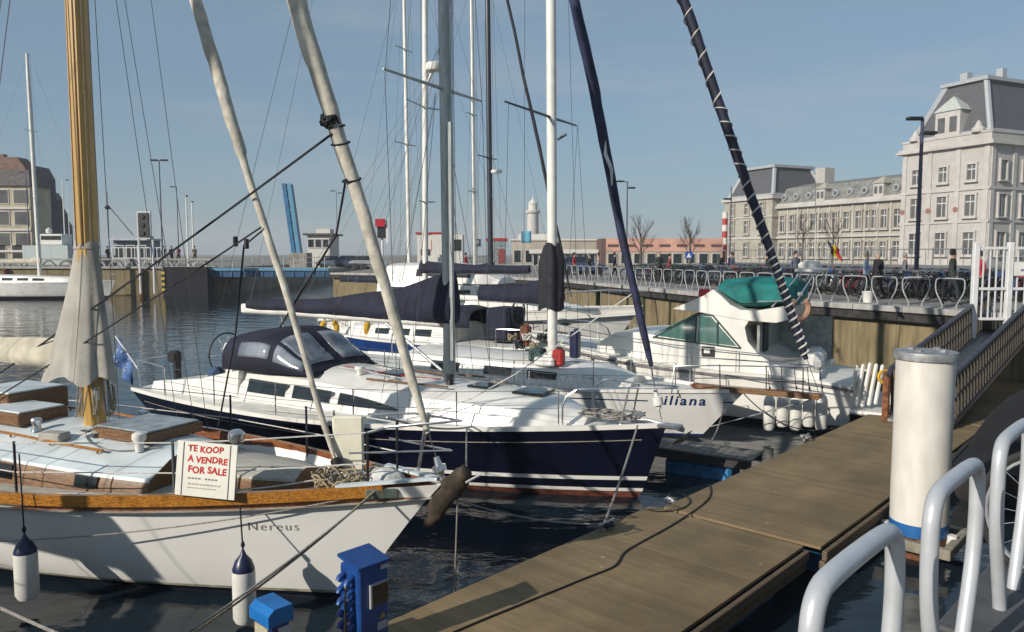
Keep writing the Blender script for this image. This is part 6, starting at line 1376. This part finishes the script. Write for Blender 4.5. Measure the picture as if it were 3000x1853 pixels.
# ship beyond the left quay
shp = thing('harbour_vessel', 'white harbour vessel with wheelhouse and masts behind the far left quay', 'ship', (P(175, 745, 82).x, 82, LQ + .2), 0.05)
MB().loft([[Vector((x, y, z)) for x, y in ((-3.0, -1.5), (1.6, -1.5), (3.2 + dx, 0), (1.6, 1.5), (-3.0, 1.5))] for z, dx in ((0, -.5), (1.0, -.2), (2.0, .5))]).build('hull', mat('vessel_white', (.45, .5, .5), .5, var=.1), shp)
MB().box((-.3, 0, 2.6), (2.4, 2, 1.2), bev=.1).build('wheelhouse', whiteplas, shp); B('window_band', (-.3, -1.02, 2.8), (2.0, .06, .4), glassdark, shp)
T('ship_mast', [Vector((.6, 0, 3)), Vector((.6, 0, 9))], .06, whitemast, shp, 6); T('ship_mast', [Vector((2.3, 0, 2)), Vector((2.3, 0, 7.5))], .05, whitemast, shp, 6); MB().lathe([(.05, 0), (.3, .15), (.3, .5), (.05, .7)], (-1.0, 0, 3.2), 10).build('radar_dome', whiteplas, shp, smooth=True)
tr = thing('crane_vessel', 'grey fishing boat with derrick and lamp masts behind the wooden mast', 'ship', (P(318, 745, 85).x, 85, LQ), 0)
MB().loft([[Vector((x, y, z)) for x, y in ((-3.0, -1.5), (3, -1.5), (3.4, 0), (3, 1.5), (-3.0, 1.5))] for z in (-1, .9)]).build('hull', mat('vessel_grey', (.18, .2, .22), .6, var=.2), tr)
T('ship_mast', [Vector((.1, 0, .8)), Vector((.1, 0, P(0, 560, 85).z - LQ))], .08, galv, tr, 6); T('derrick', [Vector((.1, 0, P(0, 600, 85).z - LQ)), Vector((2.8, 0, P(0, 690, 85).z - LQ))], .06, wire, tr, 6); MB().lathe([(.1, 0), (.35, .2), (.1, .5)], (0.1, 0, P(0, 615, 85).z - LQ), 8).build('work_lamp', black, tr)
# ================================================================== street lamps
def lamp(u, vtop, y, zb, lb_, arms=((-1, 0),), r_=.07, m_=None, ln=.75):
    p_ = P(u, vtop, y); m_ = m_ or mat('lamp_post_grey', (.10, .11, .14), .5, .2); t_ = thing('street_lamp', lb_, 'street lamp', (p_.x, p_.y, zb), 0, 'street lamps'); H__ = p_.z - zb
    MB().tube([Vector((0, 0, 0)), Vector((0, 0, 1)), Vector((0, 0, H__))], [r_ * 1.3, r_ * 1.1, r_ * .8], 8).build('post', m_, t_, smooth=True)
    for s_, dz in arms:
        T('arm', [Vector((0, 0, H__ - dz - .05)), Vector((s_ * ln * .6, 0, H__ - dz))], r_ * .5, m_, t_, 6); MB().box((s_ * ln * .75, 0, H__ - dz), (ln * .75, .3, .12), bev=.03).build('lamp_head', black, t_)
    return t_
lamp(2703, 348, 30, Q, 'tall dark lamp post with two heads in front of the station', ((-.55, 0), (.45, .55)), .08, mat('lamp_post_blue', (.05, .055, .10), .5, .2), .75)
lamp(1838, 532, 60, Q, 'grey lamp post right of the navy furled sail', ((-1, 0), (.6, .5)))
lamp(466, 470, 62, LQ, 'lamp post on the far quay beside the traffic signal', ((-.7, 0), (.7, 0)), .06)
lamp(517, 548, 95, LQ, 'distant lamp post right of the far quay lamp', ((-.9, 0),), .06)
lamp(75, 505, 100, LQ, 'lamp post in front of the beige apartment block', ((-.9, 0),), .07)
lamp(985, 560, 110, Q, 'distant lamp post between the furled headsails', ((-.9, 0), (.9, .3)), .05)
lamp(545, 575, 80, LQ, 'white pole right of the people on the far quay', ((.3, 0),), .09, whitemast, .3); lamp(562, 592, 84, LQ, 'second white pole on the far quay', ((.3, 0),), .09, whitemast, .3)
lamp(2143, 548, 58, Q, 'thin dark pole with bracket in front of the station pavilion', ((-.5, .9),), .06)
lamp(196, 528, 90, LQ, 'thin flag mast behind the far left quay', ((.15, 0),), .04, whitemast, .3)
# ================================================================== bare trees
def tree(u, vtop, y, lb_, seed):
    rd = random.Random(seed); p_ = P(u, 760, y); H__ = P(u, vtop, y).z - Q; t_ = thing('bare_tree', lb_, 'tree', (p_.x, p_.y, Q), 0, 'bare trees on the square'); bk = mat('bark', (.10, .08, .065), .9, var=.2)
    MB().tube([Vector((0, 0, 0)), Vector((.05, 0, H__ * .35)), Vector((0, 0, H__ * .62))], [.16, .11, .06], 7).build('trunk', bk, t_, smooth=True)
    mb = MB()
    def grow(p, d, L, r, lv):
        q = p + d * L; mb.tube([p, vl(p, q, .5) + Vector((rd.uniform(-.04, .04), rd.uniform(-.04, .04), 0)), q], [r, r * .8, r * .55], 4 if lv < 2 else 3, False)
        if lv < 4:
            for _ in range(3 if lv < 2 else 2):
                a = rd.uniform(0, 6.28); sp2 = rd.uniform(.25, .6); dd = (d + Vector((cos(a) * sp2, sin(a) * sp2, rd.uniform(.1, .35)))).normalized(); grow(p + d * L * rd.uniform(.45, 1), dd, L * rd.uniform(.6, .85), r * .6, lv + 1)
    for k in range(8):
        a = k * 2.4; z = H__ * lerp(.22, .6, k / 8); grow(Vector((0, 0, z)), Vector((cos(a) * .55, sin(a) * .55, 1)).normalized(), H__ * .17, .045, 0)
    mb.build('crown', bk, t_)
tree(1876, 612, 72, 'bare winter tree right of the navy furled sail', 3); tree(2020, 615, 74, 'bare winter tree above the blue crossing sign', 5)
for k, (u, y, lb_) in enumerate(((2350, 96, 'leafless street tree at the left of the station wing'), (2438, 92, 'leafless street tree behind the red yellow and black flag'))): tree(u, 600, y, lb_, 11 + k)
# ================================================================== bike hoops and bicycles along the far quay
fhm = MB().tube(smooth_path(hoop_path(0.86, .88, .22, .10), 1), .021, 6).mesh('hoop', mat('far_hoop_paint', (.42, .43, .44), .4, .2), smooth=True)
for p_, d_ in along(FARW[1:6], 1.05, .6):
    nrm = Vector((d_.y, -d_.x, 0)); nrm = nrm if nrm.x > 0 else -nrm
    o = bpy.data.objects.new('bike_hoop', fhm); COL.objects.link(o); c = p_ + nrm * .12; o.location = (c.x, c.y, Q + .05); o.rotation_euler = (0, 0, atan2(d_.y, d_.x)); tag(o, 'pale tubular bike hoop in the row on the far quay edge', 'bike rack', 'bike hoops along the far quay')
def bike_parts(fm2):
    whl = MB().torus((0, 0, 0), .33, .026, 'y', 18, 5)
    for k in range(6): whl.tube([Vector((0, 0, 0)), Vector((cos(k * pi / 3) * .32, 0, sin(k * pi / 3) * .32))], .004, 3, False)
    whl = whl.mesh('wheel', rubber); fr = MB()
    A, Bq, Cq, D_, E_ = Vector((-.5, 0, .34)), Vector((-.05, 0, .3)), Vector((-.2, 0, .82)), Vector((.38, 0, .80)), Vector((.55, 0, .34))
    for a, b in ((A, Bq), (Bq, Cq), (Cq, D_), (Bq, D_), (A, Cq), (D_, E_)): fr.tube([a, b], .026, 5)
    for cx2 in (-.5, .55): fr.torus((cx2, 0, .345), .375, .02, 'y', 8, 4, a0=.3, a1=2.8)
    fr.box((-.5, 0, .76), (.4, .14, .03)); fr.box((-.02, .03, .3), (.3, .03, .12)); fr.box((.62, 0, .95), (.22, .3, .2))
    hb = MB().tube([Vector((.30, -.28, 1.02)), Vector((.38, -.1, 1.04)), Vector((.38, .1, 1.04)), Vector((.30, .28, 1.02))], .014, 5).tube([D_, Vector((.37, 0, 1.04))], .014, 5).mesh('handlebar', steel); sd = MB().box((-.22, 0, .93), (.26, .15, .06), bev=.02).tube([Cq, Vector((-.22, 0, .92))], .014, 5).mesh('saddle', black)
    return whl, [fr.mesh('bike_frame', m_) for m_ in fm2], hb, sd
bw_, bfs, bhb, bsd = bike_parts([mat('bike_black', (.03, .03, .035), .4), mat('bike_grey', (.18, .19, .2), .4, .3), mat('bike_blue', (.03, .06, .16), .4), mat('bike_green', (.04, .09, .06), .4), mat('bike_red', (.22, .03, .03), .4)])
def bike(loc, rz, k, lb_, grp):
    t_ = thing('bicycle', lb_, 'bicycle', loc, rz, grp); t_.rotation_euler = (random.uniform(-.08, .08), 0, rz)
    for nm, me, lc_ in (('wheel', bw_, (-.5, 0, .345)), ('wheel', bw_, (.55, 0, .345)), ('bike_frame', bfs[k % 5], (0, 0, 0)), ('handlebar', bhb, (0, 0, 0)), ('saddle', bsd, (0, 0, 0))):
        o = bpy.data.objects.new(nm, me); COL.objects.link(o); o.parent = t_; o.location = lc_
    return t_
rb = random.Random(4)
for row, (off, st_) in enumerate(((4.4, .47), (6.3, .47), (8.6, .5), (11.0, .6))):
    for p_, d_ in along(FARW[1:6], st_, 2.0 if row == 0 else .5):
        nrm = Vector((d_.y, -d_.x, 0)); nrm = nrm if nrm.x > 0 else -nrm
        c = p_ + nrm * (off + rb.uniform(-.15, .15))
        if c.y > 52 or rb.random() < .12: continue
        bike((c.x, c.y, Q), atan2(nrm.y, nrm.x) + rb.uniform(-.15, .15) + (pi if row % 2 else 0), rb.choice((0, 0, 0, 1, 1, 2, 3, 4)), 'bicycle in the dense rows parked on the far quay', 'bicycles parked on the far quay')
nb = thing('bicycle', 'bicycle at the right edge with only its front wheel in view', 'bicycle', (2.62 + .43, 3.66 - .39, Q + .02), atan2(.677, -.736)); nb.rotation_euler = (.06, 0, atan2(.677, -.736))
for x in (-.5, .55):
    wv = MB().torus((x, 0, .345), .325, .021, 'y', 36, 8).build('wheel', rubber, nb, smooth=True)
    MB().torus((x, 0, .345), .298, .013, 'y', 36, 6).build('rim', steel, wv, smooth=True)
    sp3 = MB()
    for k in range(18): sp3.tube([Vector((x + .02 * cos(k), .03 * (-1) ** k, .345)), Vector((x + cos(k * pi / 9) * .29, 0, .345 + sin(k * pi / 9) * .29))], .0016, 3, False)
    sp3.build('spokes', steel, wv)
fr = MB()
for a, b in (((-.5, 0, .34), (-.05, 0, .3)), ((-.05, 0, .3), (-.2, 0, .82)), ((-.2, 0, .82), (.38, 0, .80)), ((-.05, 0, .3), (.38, 0, .8)), ((-.5, 0, .34), (-.2, 0, .82)), ((.38, 0, .8), (.55, 0, .34))): fr.tube([Vector(a), Vector(b)], .02, 8)
fr.build('bike_frame', MATS['bike_black'], nb, True)
for nm, me in (('handlebar', bhb), ('saddle', bsd)): o = bpy.data.objects.new(nm, me); COL.objects.link(o); o.parent = nb
# tall mesh fence behind the bicycles
fn = thing('mesh_fence', 'tall thin grey fence behind the parked bicycles', 'fence', (0, 0, Q)); pts = []
for p_, d_ in along([Vector((30.5, 29, 0)), Vector((27.5, 36.5, 0)), Vector((16, 60, 0))], .45, 0): pts.append(p_)
bar_m = MB().box((0, 0, .95), (.028, .028, 1.9)).mesh('fence_bar', galv); post_m = MB().box((0, 0, 1.0), (.07, .07, 2.0)).mesh('fence_post', galv)
for i, p_ in enumerate(pts): o = bpy.data.objects.new('fence_post' if i % 6 == 0 else 'fence_bar', post_m if i % 6 == 0 else bar_m); COL.objects.link(o); o.parent = fn; o.location = p_
for z in (1.93, 1.0, .15): T('fence_rail', [q + Vector((0, 0, z)) for q in pts], .03, galv, fn, 4, False)
# ================================================================== parked cars on the far square
def car(u, v, y, m_, lb_, rz=0):
    p_ = P(u, v, y); t_ = thing('parked_car', lb_, 'car', (p_.x, p_.y, Q), rz, 'cars parked beyond the basin')
    sec = [(-2.05, .45, .75), (-1.95, .4, .95), (-1.2, .32, 1.0), (.9, .32, .95), (1.8, .36, .8), (2.05, .42, .62)]
    MB().loft([[Vector((x, -.82, z0)), Vector((x, -.85, (z0 + z1) / 2)), Vector((x, -.78, z1)), Vector((x, .78, z1)), Vector((x, .85, (z0 + z1) / 2)), Vector((x, .82, z0))] for x, z0, z1 in sec]).build('car_body', m_, t_, smooth=40)
    cb_ = MB().loft([[Vector((x, -w_, z)) for x, w_, z in ((-1.75, .74, .95), (-1.25, .6, 1.42), (.2, .6, 1.45), (1.0, .72, .95))], [Vector((x, w_, z)) for x, w_, z in ((-1.75, .74, .95), (-1.25, .6, 1.42), (.2, .6, 1.45), (1.0, .72, .95))]]).build('car_cabin', glassdark, t_); B('car_roof', (-.5, 0, 1.45), (1.5, 1.15, .05), m_, t_)
    for x in (-1.3, 1.3):
        for s_ in (-1, 1): MB().tube([Vector((x, s_ * .7, .32)), Vector((x, s_ * .87, .32))], .32, 12).build('wheel', rubber, t_)
for u, v, y, c, lb_ in ((985, 765, 84, (.5, .5, .5), 'silver car parked beyond the blue bridge'), (1035, 762, 84, (.04, .05, .09), 'dark blue car beside the silver one'), (1080, 760, 84, (.3, .31, .32), 'grey car nearest the genoa'), (1700, 765, 62, (.05, .07, .14), 'dark car seen through the hoops right of the covered mast'), (1660, 765, 64, (.35, .02, .02), 'red car right of the covered mast')):
    car(u, v, y, mat('car_paint_%d' % u, c, .25, .2, var=.05, coat=.6), lb_, .1 * (u % 3))
# ================================================================== people
def person_mesh():
    me = bpy.data.meshes.new('person'); J = {'pel': (0, 0, .93, .135, .105), 'wai': (0, 0, 1.08, .13, .10), 'che': (0, -.01, 1.28, .155, .11), 'shl': (-.16, 0, 1.40, .07, .07), 'shr': (.16, 0, 1.40, .07, .07), 'nek': (0, -.01, 1.47, .055, .055), 'hd1': (0, -.03, 1.58, .075, .09), 'hd2': (0, -.02, 1.67, .07, .085),
         'ell': (-.23, .06, 1.14, .047, .047), 'wrl': (-.24, -.06, .93, .032, .036), 'hal': (-.235, -.10, .84, .03, .04), 'elr': (.23, -.02, 1.14, .047, .047), 'wrr': (.22, -.14, .95, .032, .036), 'har': (.21, -.18, .87, .03, .04),
         'hpl': (-.09, 0, .86, .09, .095), 'knl': (-.095, -.14, .50, .06, .062), 'anl': (-.095, -.16, .10, .042, .045), 'tol': (-.10, -.30, .045, .038, .035), 'hpr': (.09, 0, .86, .09, .095), 'knr': (.095, .06, .49, .06, .062), 'anr': (.095, .26, .13, .042, .045), 'tor': (.10, .16, .045, .038, .035)}
    k = list(J); E = [('pel', 'wai'), ('wai', 'che'), ('che', 'nek'), ('che', 'shl'), ('che', 'shr'), ('nek', 'hd1'), ('hd1', 'hd2'), ('shl', 'ell'), ('ell', 'wrl'), ('wrl', 'hal'), ('shr', 'elr'), ('elr', 'wrr'), ('wrr', 'har'), ('pel', 'hpl'), ('hpl', 'knl'), ('knl', 'anl'), ('anl', 'tol'), ('pel', 'hpr'), ('hpr', 'knr'), ('knr', 'anr'), ('anr', 'tor')]
    me.from_pydata([J[a][:3] for a in k], [(k.index(a), k.index(b)) for a, b in E], []); o = bpy.data.objects.new('person', me); COL.objects.link(o)
    md = o.modifiers.new('skin', 'SKIN'); 
    for i, a in enumerate(k): sv = me.skin_vertices[0].data[i]; sv.radius = J[a][3:]; sv.use_root = (a == 'pel')
    sb = o.modifiers.new('sub', 'SUBSURF'); sb.levels = 1; sb.render_levels = 1
    bpy.context.view_layer.update(); r = bpy.data.meshes.new_from_object(o.evaluated_get(bpy.context.evaluated_depsgraph_get())); bpy.data.objects.remove(o)
    for m_ in (black, canvasnavy, sailcloth, rubber): r.materials.append(m_)
    for p_ in r.polygons:
        z = p_.center.z; x = abs(p_.center.x); p_.use_smooth = True
        p_.material_index = 3 if z < .10 else 1 if (z < .92 and x < .2) else 2 if (z > 1.475 or (x > .18 and z < .93)) else 0
    return r
pmesh = person_mesh(); skin = mat('skin', (.50, .30, .22), .6, var=.08); trou = mat('trousers_dark', (.02, .022, .03), .85)
hair_m = MB().lathe([(.02, 1.775), (.06, 1.765), (.088, 1.72), (.094, 1.66), (.085, 1.60), (.07, 1.57)], (0, .015, 0), 12).mesh('hair', mat('hair_grey', (.25, .23, .21), .9), smooth=True)
def person(u, y, zb, rz, col, lb_, hair=None, tr_=None, s_=1.0):
    p_ = P(u, 800, y); o = thing('person', lb_, 'person', (p_.x, p_.y, zb), rz, 'people walking on the quays'); o.scale = (s_, s_, s_)
    b_ = bpy.data.objects.new('body', pmesh); COL.objects.link(b_); b_.parent = o
    for i, m_ in enumerate((mat('jacket_%s' % lb_[:14].replace(' ', '_'), col, .85, var=.15), tr_ or trou, skin, rubber)): b_.material_slots[i].link = 'OBJECT'; b_.material_slots[i].material = m_
    h_ = bpy.data.objects.new('hair', hair_m); COL.objects.link(h_); h_.parent = o
    if hair: h_.material_slots[0].link = 'OBJECT'; h_.material_slots[0].material = hair
blk = mat('hair_dark', (.03, .025, .02), .9)
person(2537, 27.6, Q, 1.2, (.36, .45, .55), 'person in a pale blue jacket walking behind the far hoops'); person(2572, 28.5, Q, -1.2, (.012, .012, .016), 'person in a black coat beside the pale blue jacket')
person(2790, 24.6, Q, 1.3, (.03, .038, .03), 'person in a dark green coat near the gangway', blk, s_=1.03); person(2868, 25.5, Q, -1.3, (.38, .02, .04), 'person in a red jacket behind the gate', blk)
person(2112, 43, Q, 1.0, (.06, .09, .13), 'person in a dark blue jacket left of the striped furled sail'); person(2142, 43.4, Q, -1.0, (.05, .06, .11), 'person in a navy coat next to the striped furled sail', blk)
for u, y, c, lb_ in ((318, 76, (.02, .02, .02), 'person in black by the far left shelter'), (458, 75, (.03, .03, .09), 'person in navy at the far quay lamp'), (482, 75.5, (.02, .02, .02), 'person in a black coat on the far quay'), (505, 76, (.12, .03, .12), 'person in a purple coat on the far quay'), (525, 76.5, (.3, .14, .18), 'person in a pink coat on the far quay'), (572, 77, (.1, .08, .05), 'person in brown at the bridge end')):
    person(u, y, LQ + .35, random.uniform(-1.5, 1.5), c, lb_, blk)
for i, (u, y, c, lb_) in enumerate(((1725, 47, (.05, .05, .06), 'person in charcoal left of the navy furled sail'), (1752, 49, (.3, .28, .25), 'person in beige left of the navy furled sail'), (1930, 44, (.04, .05, .08), 'person in a dark parka between the furled sails'), (1962, 46, (.35, .06, .05), 'person in a rust red jacket between the furled sails'), (2250, 38, (.03, .03, .035), 'person in black right of the spiral corded sail'), (2330, 36, (.1, .12, .16), 'person in slate blue above the motor cruiser antenna'), (2650, 31, (.16, .16, .17), 'person in grey left of the tall dark lamp post'))): person(u, y, Q, [1.3, -1.4, .4][i % 3], c, lb_, blk if i % 2 else None, s_=.96 + .03 * (i % 3))
for u, y, c, lb_ in ((1800, 50, (.02, .02, .05), 'person in dark blue by the hoops right of the navy sail'), (1682, 52, (.42, .03, .04), 'person in red by the hoops right of the covered mast'), (1365, 60, (.35, .03, .04), 'person in red behind the boom cover')): person(u, y, Q, 1.4, c, lb_, blk)
# ================================================================== flag on the quay side, bucket, moped
fg = thing('belgian_flag', 'black yellow and red flag hanging from a staff above the hoops', 'flag', P(2425, 780, 21.0)); top = P(2440, 700, 21.0) - fg.location
T('flag_staff', [Vector((-.06, 0, -.5)), top], .014, steel, fg, 6)
for k, m_ in enumerate((black, mat('flag_yellow', (.55, .38, .01), .8), mat('flag_red', (.42, .015, .03), .8))):
    g = [[top + Vector((-.14 + .11 * (k + i / 3) + .09 * j / 6, .05 * sin(j + 2 * k + i * .7), -.04 - .34 * j / 6 - .085 * (k + i / 3))) for j in range(7)] for i in range(4)]
    o = MB().sheet(g).build('flag_stripe', m_, fg, smooth=True); o.modifiers.new('cloth', 'SOLIDIFY').thickness = .004
bk_ = thing('bucket', 'white bucket standing on the far quay edge', 'bucket', G(2542, 887, Q + .06)); MB().lathe([(.14, 0), (.19, .36), (.20, .37), (.18, .37), (.13, .03)], n=16).build('bucket_shell', whiteplas, bk_, smooth=True); MB().torus((0, 0, .36), .19, .006, 'x', 12, 4, a0=0, a1=pi).build('handle', steel, bk_)
mp_ = thing('moped', 'white and black moped among the parked bicycles', 'moped', (P(2480, 800, 33).x, 33, Q), .4)
for x in (-.6, .65): MB().torus((x, 0, .25), .2, .06, 'y', 14, 6).build('wheel', rubber, mp_, smooth=True)
MB().loft([[Vector((x, -w_, z)) for x, w_, z in ((-.8, .1, .5), (-.1, .14, .3), (.45, .12, .35), (.5, .1, .9), (.35, .05, .95), (.2, .08, .45), (-.1, .12, .7), (-.75, .1, .78))], [Vector((x, w_, z)) for x, w_, z in ((-.8, .1, .5), (-.1, .14, .3), (.45, .12, .35), (.5, .1, .9), (.35, .05, .95), (.2, .08, .45), (-.1, .12, .7), (-.75, .1, .78))]]).build('fairing', whiteplas, mp_); MB().box((-.4, 0, .82), (.6, .24, .1), bev=.03).build('seat', black, mp_); T('handlebar', [Vector((.35, -.3, 1.05)), Vector((.42, 0, 1.0)), Vector((.35, .3, 1.05))], .02, black, mp_, 6)

# ================================================================== thin sea haze over the harbour
hz = MB().box((0, 650, 17), (3020, 1720, 40)); ho = hz.build('haze', whiteplas, kind='stuff', label='thin even sea haze over the whole harbour')
hm_ = bpy.data.materials.new('sea_haze'); hm_.use_nodes = True; hn = hm_.node_tree.nodes; hn.clear(); hv = hn.new('ShaderNodeVolumePrincipled'); hv.inputs['Color'].default_value = (.92, .95, 1, 1); hv.inputs['Density'].default_value = .0005; hv.inputs['Anisotropy'].default_value = .0
ho2 = hn.new('ShaderNodeOutputMaterial'); hm_.node_tree.links.new(hv.outputs[0], ho2.inputs['Volume']); ho.data.materials.clear(); ho.data.materials.append(hm_)
